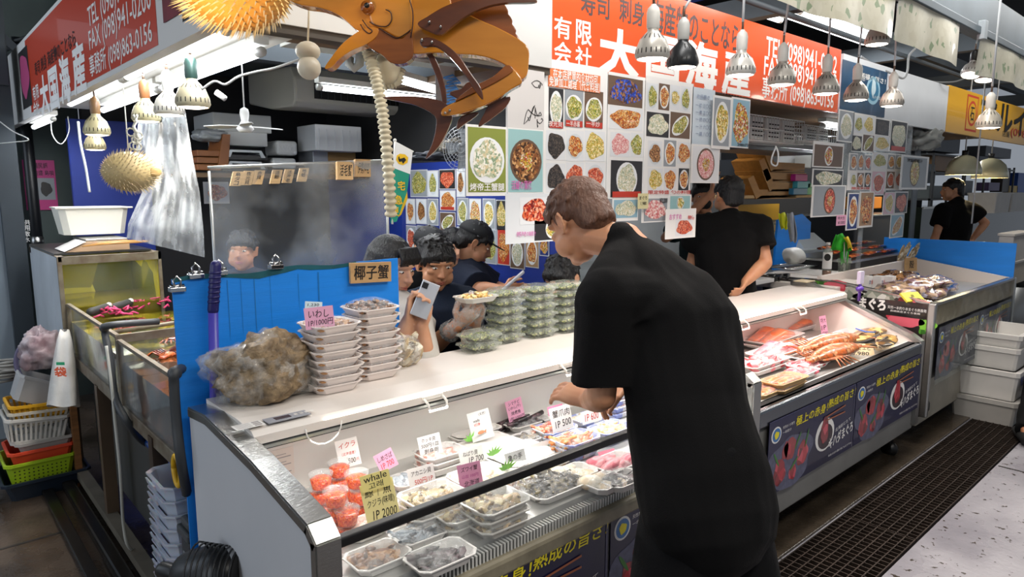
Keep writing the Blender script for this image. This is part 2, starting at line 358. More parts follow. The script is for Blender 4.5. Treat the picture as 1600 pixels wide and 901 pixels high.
# ================================================================ printed panels (signs, posters, price cards)
class Panel:
    """a thin board with printed layers; pixel marks of the photograph land on its real plane"""
    def __init__(s, o, u=(1, 0, 0), v=(0, 0, 1), th=.003):
        s.o = V(o); s.u = V(u).normalized(); s.v = V(v).normalized(); s.n = s.u.cross(s.v).normalized()
        if s.n.dot(CAM-s.o) < 0: s.n = -s.n
        s.m = M(); s.k = 1; s.th = th; s.dk = .0009
    def uv(s, x, y):
        d = ray(x, y); t = (s.o-CAM).dot(s.n)/d.dot(s.n); p = CAM+d*t-s.o; return p.dot(s.u), p.dot(s.v)
    def P(s, a, b, k=None): return s.o+s.u*a+s.v*b+s.n*((s.k if k is None else k)*s.dk)
    def board(s, a0, b0, a1, b1, material):
        s.m.m(material).slab([s.P(a0, b0, 0), s.P(a1, b0, 0), s.P(a1, b1, 0), s.P(a0, b1, 0)], -s.n*s.th); return s
    def ext(s, x0, y0, x1, y1):
        a0 = s.uv(x0, (y0+y1)/2)[0]; a1 = s.uv(x1, (y0+y1)/2)[0]; b1 = s.uv((x0+x1)/2, y0)[1]; b0 = s.uv((x0+x1)/2, y1)[1]; return a0, b0, a1, b1
    def boardpx(s, x0, y0, x1, y1, material): return s.board(*s.ext(x0, y0, x1, y1), material)
    def rect(s, a0, b0, a1, b1, material):
        s.m.m(material).quad(s.P(a0, b0), s.P(a1, b0), s.P(a1, b1), s.P(a0, b1)); return s
    def rectpx(s, x0, y0, x1, y1, material): return s.rect(*s.ext(x0, y0, x1, y1), material)
    def ell(s, ca, cb, ra, rb, material, rot=0, n=22, k=None):
        c, q = math.cos(rot), math.sin(rot)
        s.m.m(material).add([s.P(ca+ra*math.cos(g)*c-rb*math.sin(g)*q, cb+ra*math.cos(g)*q+rb*math.sin(g)*c, k) for g in [2*math.pi*i/n for i in range(n)]], [tuple(range(n))], False); return s
    def blob(s, ca, cb, ra, rb, material, seed=0, n=44, amt=.16, rot=0):
        R = random.Random(seed); ph = [R.uniform(0, 6.28) for _ in range(4)]; c, q = math.cos(rot), math.sin(rot); vs = []
        for i in range(n):
            g = 2*math.pi*i/n; w = 1+amt*(.5*math.sin(3*g+ph[0])+.35*math.sin(5*g+ph[1])+.15*math.sin(8*g+ph[2]))
            x, y = ra*w*math.cos(g), rb*w*math.sin(g); vs.append(s.P(ca+x*c-y*q, cb+x*q+y*c))
        s.m.m(material).add(vs, [tuple(range(n))], False); return s
    def up(s, d=1): s.k += d; return s
    def text(s, t, a0, b0, w, h, material, off=.012, shear=0, rot=0):
        u = s.u*math.cos(rot)+s.v*math.sin(rot); v = s.v*math.cos(rot)-s.u*math.sin(rot)
        s.m.m(material).text(t, s.P(a0, b0), u, v, w, h, off, 2, shear); return s
    def textpx(s, t, x0, y0, x1, y1, material, off=.012, shear=0):
        a0, b0, a1, b1 = s.ext(x0, y0, x1, y1); return s.text(t, a0, b0, a1-a0, b1-b0, material, off, shear)
    def done(s, name, label, cat, group=None, parent=None):
        o = s.m.build(name, None, parent)
        return tag(o, label, cat, group) if parent is None else o
# food prints: mottled colours as in the photographs on the menus
FOODS = {
 'orange': ['#c9631d', '#e8a23a', '#a8401a', '#f0d9a0', '#6f3a16'], 'green': ['#7f8c2f', '#c9c04a', '#4f6b24', '#e9e3b8', '#9a7a2c'],
 'yellow': ['#d9b53a', '#f0dd8c', '#b88a22', '#7f8c2f', '#fff0c8'], 'red': ['#a8261a', '#d4512c', '#7a1a14', '#f0b090', '#e07040'],
 'brown': ['#6b4020', '#a87440', '#3f2614', '#d9a870', '#8a5228'], 'pale': ['#e9e4d0', '#b8c0a0', '#d9c9a0', '#8aa080', '#f6f2e6'],
 'pink': ['#e8a0a0', '#f0c8c0', '#c86868', '#f6e6e0', '#d98080'], 'dark': ['#2a2624', '#4a4440', '#161414', '#6a5c50', '#383230'],
 'mix': ['#c9631d', '#7f8c2f', '#e9e4d0', '#a8261a', '#e8c23a'], 'blue': ['#1d3da6', '#4a6ad0', '#6b4020', '#a87440', '#2a2a50']}
def fp(k): return foodmat('print_food_'+k, FOODS[k], 230, .35, .3, 0)
def fpb(k): return foodmat('print_food_big_'+k, FOODS[k], 110, .35, .3, 0)
BGS = {k: mat('print_bg_'+k, c, .4, coat=.3) for k, c in dict(grey='#9aa0a6', white='#e6e8ea', brown='#6b5442', dark='#2e2c2d', teal='#9cc4c4', green='#8a9440', pink='#eec8d4', red='#c03a28', blue='#8fb6c8', wood='#a98660', navy='#1c3478').items()}
PLATE = mat('print_plate', '#edeff0', .4)
def dish(p, a0, b0, a1, b1, bg, food, plate='round', sd=0, big=False, cap=None):
    p.rect(a0, b0, a1, b1, BGS[bg]).up(); w, h = a1-a0, b1-b0; ca, cb = (a0+a1)/2, (b0+b1)/2; r = .46*min(abs(w), h)
    if plate == 'fill': ra, rb = abs(w)*.44, h*.42
    elif plate == 'oval': ra, rb = abs(w)*.43, h*.44
    else: ra = rb = r
    if plate in ('round', 'oval', 'slant'):
        rot = .5 if plate == 'slant' else 0
        if plate == 'slant': ra, rb = abs(w)*.46, h*.32
        p.ell(ca, cb, ra, rb, PLATE if bg not in ('white', 'teal') else mat('print_plate_b', '#d4dade', .4), rot).up(); p.blob(ca, cb, ra*.84, rb*.82, fpb(food) if big else fp(food), sd, rot=rot)
    elif plate == 'bowl': p.ell(ca, cb, ra, rb, BGS['brown']).up(); p.ell(ca, cb, ra*.88, rb*.88, fpb(food) if big else fp(food)).up(); p.blob(ca, cb, ra*.4, rb*.4, fp('mix'), sd)
    else: p.blob(ca, cb, ra, rb, fpb(food) if big else fp(food), sd)
    p.up()
    if cap: p.rect(a0+w*.05, b0, a1-w*.05, b0+h*.16, BGS[cap]).up()
    p.k = max(1, p.k)
def dishpx(p, x0, y0, x1, y1, *a, **k): e = p.ext(x0, y0, x1, y1); kk = p.k; dish(p, *e, *a, **k); p.k = kk
# ================================================================ DISPLAY CASES
GLASS = film('front_glass', .07, .03, bump=0, mask=.0)
LEDW = mat('led_strip', '#fff6e8', .5, emit=5)
def side_panel(c, xo, xi, poly, face):
    xo_, xi_ = xo, xi; p = M().m(face); d = xi-xo
    p.slab([(xo, y, z) for y, z in poly], (d, 0, 0)); sp = p.build('side_panel', None, c)
    t = M().m(STEEL); w = .006
    top = [q for q in poly if q[1] > .5]; top = sorted(top, key=lambda q: -q[0]); 
    top = top+[(top[-1][0], .2)]
    for (ya, za), (yb, zb) in zip(top[:-1], top[1:]):
        dy, dz = yb-ya, zb-za; l = math.hypot(dy, dz); n = V((0, dz/l, -dy/l)); n = n if n.z > 0 or (abs(n.z) < .1 and n.y < 0) else -n
        x0, x1 = min(xo, xi)-.003, max(xo, xi)+.003
        t.slab([(x0, ya, za), (x1, ya, za), (x1, yb, zb), (x0, yb, zb)], n*w)
        for xx in (x0, x1): t.slab([(xx, ya, za), (xx, yb, zb), V((xx, yb, zb))-n*.022, V((xx, ya, za))-n*.022], (.002 if xx == x1 else -.002, 0, 0))
    t.build('edge_trim', None, sp)
    return sp
def tuna_banner(c, x0, x1, z0, z1, y=1.300, sd=0, bright=1):
    """navy tuna advert sheet"""
    p = Panel((x0, y, z0), (1, 0, 0), (0, 0, 1), .002); w, h = x1-x0, z1-z0
    p.board(0, 0, w, h, mat('banner_navy', '#1c1c4a', .45, coat=.2, n=.4, ns=4, col2='#10102c')); YT = mat('banner_yellow', '#f2e21c', .4); RD = foodmat('print_tuna', ['#8a1420', '#b82030', '#6a0f18', '#d04858', '#9a1a26'], 26, .35, .3, 0)
    G = mat('print_leaf', '#3f7a32', .4)
    p.text('極上の赤身！', w*.27, h*.79, w*.36, h*.13, YT, .02, .15); p.text('熟成の旨さ！', w*.64, h*.82, w*.35, h*.13, YT, .02, .15)
    p.ell(w*.07, h*.80, w*.05, h*.11, INKW).up().ell(w*.07, h*.80, w*.04, h*.09, mat('print_badge_blue', '#3d78b8', .4)).up().blob(w*.07, h*.80, w*.022, h*.05, YT, 1).up()
    p.k = 1; p.blob(w*.24, h*.34, w*.23, h*.36, mat('print_ice', '#6a6c86', .5, n=.5, ns=30), 2).up()
    for a, b, ra, rb, r in ((.22, .52, .06, .15, .2), (.36, .36, .06, .17, -.2), (.12, .26, .06, .18, .1), (.26, .16, .04, .1, 0), (.17, .52, .03, .12, -.3)): p.blob(w*a, h*b, w*ra, h*rb, RD, int(a*100), amt=.15, rot=r)
    p.up()
    for a, b, r in ((.30, .58, .9), (.08, .46, 2.2), (.27, .28, .6), (.40, .55, 1.2)): p.ell(w*a, h*b, w*.05, h*.02, G, r)
    p.k = 1; p.ell(w*.62, h*.45, w*.115, h*.24, INKW).up().ell(w*.625, h*.42, w*.09, h*.18, mat('print_sauce', '#2a1420', .3)).up().blob(w*.61, h*.52, w*.045, h*.2, RD, 5)
    p.up()
    for dz in (0, .05): p.m.m(mat('print_chopstick', '#a8603a', .4)).quad(p.P(w*.62, h*(.70-dz)), p.P(w*.86, h*(.74-dz*2)), p.P(w*.86, h*(.76-dz*2)), p.P(w*.62, h*(.72-dz)))
    p.k = 2; p.text('北海航むたて', w*.75, h*.40, w*.2, h*.06, INKW, .0, 0, .12); p.text('キハダまぐろ', w*.68, h*.18, w*.31, h*.17, INKW, .03, 0, .12); 
    p.text('刺身のほか漬け丼にもおすすめ', w*.68, h*.07, w*.3, h*.035, INKW, 0); p.text('天然まぐろ専門', w*.13, h*.84, w*.12, h*.04, INKW, 0); p.text('一本釣り', w*.13, h*.77, w*.09, h*.04, INKW, 0)
    p.rect(w*.985, h*.02, w*.99, h*.98, mat('banner_edge', '#6a6a88', .4))
    return p.done('banner', None, None, None, c)
def case(name, label, x0, x1, zt, zf, deck, rail=None, face=WHITE, left=True, inner=WHITE, back=None, group=None, led=(1, 1, 1), power=12, rear=None):
    yF, yB = 1.32, 2.10; c = thing(name, label, 'display case', (x0, yF, 0))
    zb = .62 if rail else zf-.02
    # lower cabinet
    b = M().m(mat('cabinet_grey', '#8d8c88', .5, n=.3, ns=4)); b.bb(x0+.02, x1-.02, yF, yB, .17, zb-.09, .01); b.build('cabinet', None, c)
    k = M().m(BLACK)
    for xx in (x0+.12, x1-.12):
        for yy in (yF+.08, yB-.08): kk = M().m(BLACK); kk.tube([(xx, yy, .17), (xx, yy, .045)], .02); kk.tube([(xx-.015, yy, .045), (xx+.015, yy, .045)], .045, 14); kk.build('caster', None, c)
    # front edge profile
    e = M().m(mat('steel_dark', '#70747a', .25, .9) if not rail else mat('trim_worn_cream', '#9a927c', .5, n=.4, ns=20)); e.bb(x0+.03, x1-.03, yF-.022, yF+.03, zb-.085, zb-.005 if not rail else zb-.03, .012); e.build('front_rail', None, c)
    poly = zt
    if left: side_panel(c, x0, x0+.05, poly, face)
    side_panel(c, x1, x1-.05, poly, inner)
    # counter top with nose, inner back wall, deck
    zc = .955; t = M().m(mat('counter_white', '#e6dfd8', .38, n=.06, ns=5)); rr = rear or yB
    t.slab([(x0+.05, y, z) for y, z in ((rr, zc), (1.85, zc), (1.752, zc-.008), (1.735, zc-.02), (1.735, .912), (rr, .912))], (x1-x0-.1, 0, 0)); t.build('counter_top', None, c)
    n = M().m(mat('nose_channel', '#24282a', .3)); n.bb(x0+.05, x1-.05, 1.742, 1.76, .892, .912); n.m(mat('nose_silver', '#b9bcb8', .3, .6)).bb(x0+.05, x1-.05, 1.732, 1.748, .898, .906); n.build('nose_seal', None, c)
    l = M().m(LEDW); l.bb(x0+.25, x1-.1, 1.7335, 1.736, .936, .942); l.build('light_strip', None, c)
    w = M().m(inner); w.bb(x0+.05, x1-.05, 1.975, 2.0, deck-.02, .915); w.build('inner_wall', None, c)
    s = M().m(mat('deck_steel', '#c9c9c6', .35, .5, n=.1, ns=8)); s.bb(x0+.05, x1-.05, yF+.03, 1.98, deck-.03, deck-.002); s.build('deck', None, c)
    v = M().m(BLKM); q = M().m(mat('grille_white', '#d9d9d6', .45)); zv = zb-.005
    v.bb(x0+.05, x1-.05, yF+.004, yF+.05, zb-.04, zv); v.build('vent_slot', None, c)
    for i in range(int((x1-x0)/.0125) if rail else 0):
        xx = x0+.06+i*.0125
        if xx < x1-.06: q.bb(xx, xx+.006, yF, yF+.05, zb-.03, zv+.004)
    q.bb(x0+.05, x1-.05, yF+.048, yF+.056, zb-.03, zv+(.012 if rail else .0)); q.build('vent_grille', None, c)
    for i in range(3):
        h = M().m(mat('handle_cream', '#efece4', .4)); xx = x0+.62+i*.62
        if xx < x1-.1: h.tube([(xx-.035, 1.733, .93), (xx-.035, 1.705, .915), (xx-.033, 1.70, .893), (xx+.033, 1.70, .893), (xx+.035, 1.705, .915), (xx+.035, 1.733, .93)], .0042, 6); h.bb(xx-.04, xx+.04, 1.728, 1.735, .922, .935, .002); h.build('blind_handle', None, c)
    for i in range(4):
        xx = x0+.3+i*.55
        if xx < x1-.1: sc = M().m(DARK); sc.tube([(xx, 1.976, .84), (xx, 1.968, .84)], .006, 10); sc.build('screw', None, c)
    if rail:
        g = M().m(GLASS); g.bb(x0+.055, x1-.05, yF+.006, yF+.010, zb-.01, rail-.01); g.build('front_glass', None, c)
        r = M().m(BLACK); r.bb(x0+.05, x1-.05, yF-.006, yF+.020, rail-.012, rail+.012, .004); r.build('glass_rail', None, c)
    a = area('case_light', ((x0+x1)/2, 1.70, .90), ((x1-x0)*.9, .02), power, led, (math.radians(-12), 0, 0)); a.parent = c; a.location = V(a.location)-V(c.location)
    return c
case1 = case('display_case', 'long white refrigerated display case with glass front, holding seafood trays, nearest the camera', .60, 2.46,
    [(2.1, .15), (2.1, .935), (1.95, .948), (1.62, .915), (1.32, .865), (1.282, .835), (1.282, .15)], .8, .64, rail=.80, power=4,
    face=mat('side_grey', '#d6d8dc', .35, n=.12, ns=2), led=(1, .97, .93))
for xa, xb in ((.66, 1.58), (1.59, 2.42)): tuna_banner(case1, xa, xb, .21, .575)
# control panel, sticker, wire loop and round mark on the near case
p = Panel((0, 1.8, .9565), (1, 0, 0), (0, 1, 0), .002); p.dk = .0006
a0, b0, a1, b1 = p.ext(402, 636, 494, 664); b0 = -.045; b1 = .0; p.board(a0, b0, a1, b1, mat('panel_grey', '#9c9ea6', .4)).rect(a0+.025, b0+.012, a0+.07, b1-.010, mat('lcd', '#4a4450', .2))
for i in range(4): p.rect(a0+.082+i*.016, b0+.018, a0+.092+i*.016, b1-.014, WHITE)
p.text('三菱', a1-.035, b0+.02, .02, .009, INK, 0); p.done('control_panel', None, None, None, case1)
p = Panel((0, 1.8, .9563), (1, 0, 0), (0, 1, 0), .0004); p.dk = .0005
p.board(a0-.085, -.045, a0-.008, 0, PAPER)
for i in range(5): p.rect(a0-.08, -.04+i*.008, a0-.04, -.038+i*.008, mat('label_ink', '#a09a98', .6))
for i in range(3): p.rect(a0-.034, -.04+i*.013, a0-.014, -.031+i*.013, MT['label_ink'])
p.done('instruction_label', None, None, None, case1)
wl = M().m(WHITE); pts = []
for i in range(9):
    g = math.pi*i/8; pts.append((.80+.055*(1-math.cos(g))-.01, 1.728, .925-.055*math.sin(g)))
wl.tube(pts, .0022, 6); wl.build('pull_cord', None, case1)
st = Panel((0, 1.974, 0), (1, 0, 0), (0, 0, 1), .001); st.board(.74, .70, .86, .79, mat('sticker_cream', '#e6dcd2', .5))
for i in range(2):
    for j in range(3): st.rect(.747+i*.055, .71+j*.025, .795+i*.055, .713+j*.025, MT['label_ink']); st.rect(.747+i*.055, .72+j*.025, .78+i*.055, .722+j*.025, MT['label_ink'])
st.done('wiring_label', None, None, None, case1)
pb = M().m(BLACK); pb.tube([(.73, 1.975, .83), (.73, 1.962, .83)], .014, 14); pb.tube([(.745, 1.965, .828), (.80, 1.962, .825)], .005, 6); pb.tube([(.80, 1.975, .825), (.80, 1.96, .825)], .009, 10); pb.build('thermostat_bulb', None, case1)

INP = mat('inner_cream', '#e8dcd4', .4)
case2 = case('display_case', 'white open display case of salmon and lobster with purple tuna banners on its front', 2.47, 4.42,
    [(2.1, .2), (2.1, .975), (2.0, .985), (1.36, .735), (1.305, .70), (1.30, .2)], .72, .68, inner=INP, left=False, led=(1, .72, .68), power=3.2)
for xa, xb in ((2.58, 3.44), (3.45, 4.37)): tuna_banner(case2, xa, xb, .31, .635, 1.292)
vg = M().m(DARK)
for i in range(60):
    for j in range(2): vg.bb(3.0+i*.022, 3.011+i*.022, 1.972, 1.976, .865+j*.012, .870+j*.012)
vg.build('vent_holes', None, case2)
tp = M().m(mat('masking_tape', '#cfc0a0', .7)); tp.bb(4.32, 4.44, 1.97, 2.06, .985, .992, .002); tp.build('tape', None, case2)

# far case, clear-walled counter
c3 = thing('display_case', 'far display case with clear front band, large tuna advert on its side, shellfish inside', 'display case', (4.57, 1.32, 0))
b = M().m(mat('cabinet_cream', '#b9b2a2', .55, n=.35, ns=5)); b.bb(4.6, 6.42, 1.36, 2.2, .12, .42, .01); b.build('cabinet', None, c3)
b = M().m(DARK); b.bb(4.56, 4.75, 1.33, 1.5, .19, .27, .02); b.m(mat('louvre', '#3a3a38', .6)).bb(5.6, 5.95, 1.352, 1.36, .16, .36); b.build('corner_foot', None, c3)
b = M().m(mat('case_front_dark', '#3a3a3c', .5)); b.bb(4.6, 6.42, 1.325, 1.35, .42, .90); b.build('front_panel', None, c3)
CL2 = film('acrylic_band', .35, .08, '#cfc4a8', .3, 10)
b = M().m(CL2); b.bb(4.59, 6.43, 1.312, 1.318, .76, .895); b.build('acrylic_front', None, c3)
b = M().m(mat('band_beige', '#a89f88', .4, n=.3, ns=5)); b.bb(4.6, 6.42, 1.319, 1.324, .76, .89); b.build('band', None, c3)
b = M().m(STEEL)
b.bb(4.56, 6.44, 1.30, 1.33, .89, .905); b.bb(4.555, 4.59, 1.295, 1.34, .2, .905, .008); b.bb(6.41, 6.445, 1.295, 1.34, .3, .905, .008)
b.build('edge_frame', None, c3)
b = M().m(INP); b.slab([(6.40, 2.2, .42), (6.40, 2.2, 1.03), (6.40, 1.33, .90), (6.40, 1.33, .42)], (.03, 0, 0)); b.bb(4.6, 6.4, 2.0, 2.03, .7, 1.0)
b.build('inner_wall', None, c3)
b = M().m(MT['deck_steel']); b.bb(4.6, 6.4, 1.33, 2.0, .82, .84); b.build('deck', None, c3)
b = M().m(MT['counter_white']); b.bb(4.50, 5.0, 1.86, 2.55, .90, .95, .005); b.bb(5.0, 6.4, 2.02, 2.55, .93, .955, .004); b.build('counter_top', None, c3)
# side advert of case 3 on x = 4.56 plane
sd = M().m(STEEL); sd.slab([(4.575, 2.45, .2), (4.575, 2.45, .965), (4.575, 1.9, .975), (4.575, 1.33, .905), (4.575, 1.33, .2)], (.02, 0, 0)); sd.m(CHROME)
sd.slab([(4.565, 2.45, .965), (4.565, 1.9, .975), (4.565, 1.9, .985), (4.565, 2.45, .975)], (.035, 0, 0)); sd.slab([(4.565, 1.9, .975), (4.565, 1.33, .905), (4.565, 1.33, .915), (4.565, 1.9, .985)], (.035, 0, 0)); sd.build('side_panel', None, c3)
p = Panel((4.572, 0, 0), (0, -1, 0), (0, 0, 1), .002)
def yz(y, z): return -y, z
TUN = foodmat('print_tuna_red', ['#a81c2c', '#c83848', '#8a1420', '#d86070'], 9, .3, .5, 0)
p.m.m(mat('advert_black', '#1a1616', .3, coat=.5)); p.m.slab([p.P(*yz(y, z), 0) for y, z in ((2.4, .5), (1.36, .5), (1.36, .895), (1.9, .962), (2.4, .955))], -p.n*.002)
DKN = foodmat('print_daikon', ['#b8b8ac', '#8a9284', '#d8d8d0', '#6a7464'], 24, .3, .5, 0); PGR = foodmat('print_green', ['#4f9a2a', '#7fc040', '#2f6a1c', '#68b030'], 30, .3, .5, 0)
def pb(x, y, rx, ry, mm, sd=1, amt=.2): a0, b0, a1, b1 = p.ext(x-rx, y-ry, x+rx, y+ry); p.blob((a0+a1)/2, (b0+b1)/2, abs(a1-a0)/2, abs(b1-b0)/2, mm, sd, amt=amt)
p.up(); pb(1283, 440, 9, 4, PGR, 2); pb(1330, 458, 17, 10, DKN, 4); pb(1372, 465, 34, 12, DKN, 5, .3); pb(1416, 472, 15, 7, TUN, 3)
p.up(); pb(1307, 446, 17, 9, TUN, 6); pb(1412, 500, 30, 11, TUN, 7); pb(1448, 509, 14, 13, PGR, 8, .3); p.up(); pb(1456, 519, 4, 4, INKR, 1, .05)
e = p.ext(1336, 469, 1458, 493); BD = mat('advert_band', '#0d0b0b', .3, coat=.5); p.rect(*e, BD).up(); p.rect(*p.ext(1447, 482, 1455, 489), mat('code_grey', '#8a8a88', .5)) if False else None
p.textpx('まぐろ', 1343, 466, 1384, 483, INKW, .06); p.textpx('天然一本釣り本まぐろ刺身用', 1387, 480, 1448, 485, INKW, 0); p.textpx('長崎県産まぐろ使用', 1391, 486, 1438, 489, INKW, 0)
p.done('advert_sheet', None, None, None, c3)
for xa, xb in ((4.66, 5.5), (5.52, 6.36)): tuna_banner(c3, xa, xb, .42, .745, 1.296)
b = M().m(film('banner_cover', .05, .1, '#a8b0a8', .3, 6)); b.bb(4.62, 6.4, 1.282, 1.284, .40, .76); b.build('clear_cover', None, c3)
# blue boards
bp = M().m(BLUEP); bp.bb(6.445, 6.455, 1.32, 2.28, .42, 1.165); bp.build('board')
bl = bpy.data.objects['board']; bl.name = 'blue_board'; tag(bl, 'bright blue plastic board standing behind the far display case', 'board')
c = thing('blue_board', 'large blue corrugated plastic board clipped upright behind the near display case', 'board', (.6, 2.17, 0))
b = M().m(BLUEP); n = 18; y = 2.17
top = [(.597+.785*i/n, 1.315+.006*math.sin(i*.9)*(i < 14)+.012*i/n) for i in range(n+1)]
b.slab([(.597, y, .02), (1.385, y, .02)]+[(x, y, z) for x, z in reversed(top)], (0, .006, 0)); b.build('sheet', None, c)
b = M().m(mat('algae_stain', '#0f5f6a', .6, n=.4, ns=14))
R = random.Random(4); ed = [(x, z-.008-R.uniform(0, .012)) for x, z in top]
for i in range(14): x0_, z0_ = top[i]; x1_, z1_ = top[i+1]; b.quad((x0_, y-.0015, ed[i][1]), (x1_, y-.0015, ed[i+1][1]), (x1_, y-.0015, z1_+.003), (x0_, y-.0015, z0_+.003))
b.m(mat('streak', '#1b74b8', .5))
for i in range(7): xx = .72+R.uniform(0, .4); w = R.uniform(.001, .0025); b.quad((xx, y-.0012, 1.30-R.uniform(.05, .22)), (xx+w, y-.0012, 1.29-R.uniform(.05, .22)), (xx+w, y-.0012, 1.30), (xx, y-.0012, 1.30))
b.build('stain', None, c)
def clip(x, z, lab, R=None):
    m = M().m(CHROME); m.bb(x-.022, x+.022, 2.155, 2.185, z-.012, z+.002, .002); m.tube([(x-.008, 2.16, z+.0), (x-.011, 2.165, z+.022), (x, 2.168, z+.034), (x+.011, 2.165, z+.022), (x+.008, 2.16, z)], .003, 6); m.tube([(x-.02, 2.17, z+.004), (x+.02, 2.17, z+.004)], .007, 8)
    return tag(m.build('bulldog_clip'), lab, 'clip', 'metal bulldog clips on the blue board')
clip(.665, 1.325, 'silver bulldog clip on blue board edge, left of the purple mop handle'); clip(.735, 1.33, 'silver bulldog clip on blue board right beside the purple mop handle'); clip(.915, 1.335, 'silver bulldog clip in the middle of the blue board, farther right'); clip(.61, 1.29, 'silver bulldog clip gripping the left corner of the blue board')
# mop handle
c = thing('mop_handle', 'purple mop handle with dark grip standing against the blue board', 'handle', (.70, 2.13, 0))
a = onx(336, 412, .70); m = M().m(mat('grip_navy', '#1f1c5c', .4)); y = 2.12
pt = ony(337, 415, y); pb_ = ony(333, 484, y); pe = ony(326, 620, y)
m.tube([pb_, pt], .0165, 14, rnd=True)
for i in range(7): q = pt.lerp(pb_, .15+i*.11); m.tube([q-V((0, 0, .003)), q+V((0, 0, .003))], .0178, 14)
m.build('grip', None, c); m = M().m(mat('pole_purple', '#4a44a8', .35)); m.tube([(pe.x-.02, y, .02), pb_], .0145, 12); m.build('pole', None, c)
# ================================================================ SIGNS
ORG = mat('sign_orange', '#ea5a2e', .16, coat=.6); ORL = mat('sign_orange_left', '#d9482a', .3, coat=.3); FRM = mat('sign_frame', '#e6e4e0', .4); TDK = mat('sign_text_dark', '#3a1c18', .5)
c = thing('shop_sign', 'long orange shop sign with big white characters above the counter, behind the hanging lamps', 'sign', (2.06, 2.1, 2.1))
p = Panel((2.06, 2.095, 2.1), (1, 0, 0), (0, 0, 1), .03); a1 = p.uv(1311, 135)[0]
p.board(0, 0, a1, .415, ORG); p.done('board', None, None, None, c)
p.m = M(); p.k = 1
for t, x0, y0, x1, y1 in (('有', 866, 27, 892, 60), ('限', 900, 33, 924, 70), ('会', 866, 66, 892, 100), ('社', 899, 74, 924, 106)): p.textpx(t, x0, y0, x1, y1, INKW, .02)
for t, x0, y0, x1, y1 in (('大', 938, 48, 997, 119), ('国', 1011, 58, 1060, 128), ('海', 1072, 68, 1120, 138), ('産', 1130, 80, 1172, 147)): p.textpx(t, x0, y0, x1, y1, INKW, .05)
p.textpx('寿司', 908, -12, 952, 26, TDK, .02); p.textpx('刺身', 968, 0, 1006, 38, TDK, .02); p.textpx('海産物のことなら', 1018, 18, 1155, 66, TDK, .02)
p.textpx('TEL (098)941-0202', 1196, 72, 1308, 110, INKW, .012); p.textpx('FAX (098)941-0203', 1193, 101, 1307, 138, INKW, .012); p.textpx('事務所 (098)863-0156', 1190, 130, 1303, 167, INKW, .012)
p.done('lettering', None, None, None, c)
c = thing('shop_sign', 'orange shop sign with telephone numbers over the left side of the stall', 'sign', (.66, 2.3, 2.0))
p = Panel((.66, 0, 0), (0, -1, 0), (0, 0, 1), .04)
A = lambda x, y: p.uv(x, y)
zb, zt_ = 2.0, 2.44; p.m.m(FRM).slab([p.P(-6.2, zb, 0), p.P(-1.9, zb, 0), p.P(-1.9, zt_, 0), p.P(-6.2, zt_, 0)], -p.n*.04); p.done('frame', None, None, None, c)
p.m = M(); p.rect(A(52, 200)[0], zb+.02, A(247, 60)[0], zt_-.02, ORL).up()
u0 = A(35, 150)[0]; u1 = A(50, 150)[0]; p.rect(u0, zb+.06, u1, zt_-.05, BGS['dark']).up().blob((u0+u1)/2, (zb+zt_)/2+.02, .16, .12, mat('print_pink', '#c05080', .4), 3).up()
p.rect(A(257, 30)[0], zb+.07, A(285, 20)[0], zt_-.03, mat('print_redtuna', '#8e1f30', .4, n=.5, ns=20)).up(); p.done('print', None, None, None, c)
p.m = M(); p.k = 2
def ltext(t, xa, ya, xb, yb, h, mm, off=.02):
    a0, b0 = A(xa, ya); a1, b1 = A(xb, yb); p.text(t, a0, (b0+b1)/2-h/2, a1-a0, h, mm, off)
ltext('大', 64, 152, 76, 145, .19, INKW, .05); ltext('国', 78, 143, 91, 135, .19, INKW, .05); ltext('海', 95, 128, 109, 119, .20, INKW, .05); ltext('産', 115, 112, 133, 100, .20, INKW, .05)
ltext('有限', 52, 147, 61, 141, .075, INKW, .02); ltext('会社', 53, 172, 62, 166, .075, INKW, .02)
ltext('寿司 刺身 海産物のことなら', 55, 110, 118, 57, .07, TDK)
ltext('TEL (098)941-0202', 138, 28, 238, -45, .095, INKW); ltext('FAX (098)941-0200', 140, 65, 237, 4, .095, INKW); ltext('事務所 (098)863-0156', 141, 108, 238, 48, .095, INKW)
p.done('lettering', None, None, None, c)
# sign of the next stall
c = thing('shop_sign', 'yellow shop sign with black characters at the upper right', 'sign', (7.2, 2.1, 2.1))
p = Panel((7.2, 2.095, 2.1), (1, 0, 0), (0, 0, 1), .03); YS = mat('sign_yellow', '#e9ae1e', .4, coat=.3)
p.board(0, 0, 4.0, .41, YS); p.done('board', None, None, None, c); p.m = M(); p.k = 1
a0, b0, a1, b1 = p.ext(1509, 156, 1527, 207); p.rect(a0, .05, a1, .37, INKR).rect(a0+.02, .07, a1-.02, .35, YS) if False else None
RDI = mat('sign_red', '#c8391c', .5)
p.rect(a0, .04, a1, .38, RDI).up().rect(a0+.025, .06, a1-.025, .36, YS).up().ell((a0+a1)/2, .21, (a1-a0)*.38, .12, RDI).up().ell((a0+a1)/2, .21, (a1-a0)*.31, .095, YS).up().text('石', (a0+a1)/2-.06, .14, .12, .13, INK, .02)
p.textpx('マルイシ水産', 1531, 167, 1660, 214, INK, .04); p.textpx('店舗', 1566, 204, 1577, 214, INK, 0); p.textpx('(098)867-2525', 1578, 207, 1650, 222, RDI, .01)
p.done('lettering', None, None, None, c)
p = Panel((5.0, 2.09, 0), (1, 0, 0), (0, 0, 1), .003); p.boardpx(1314, 102, 1385, 178, mat('poster_seablue', '#1f5a86', .3, n=.5, ns=5, col2='#0f3450', coat=.6)); p.textpx('極上の赤身！', 1340, 112, 1352, 126, INKW); p.textpx('至福の旨さ！', 1344, 118, 1384, 127, INKW)
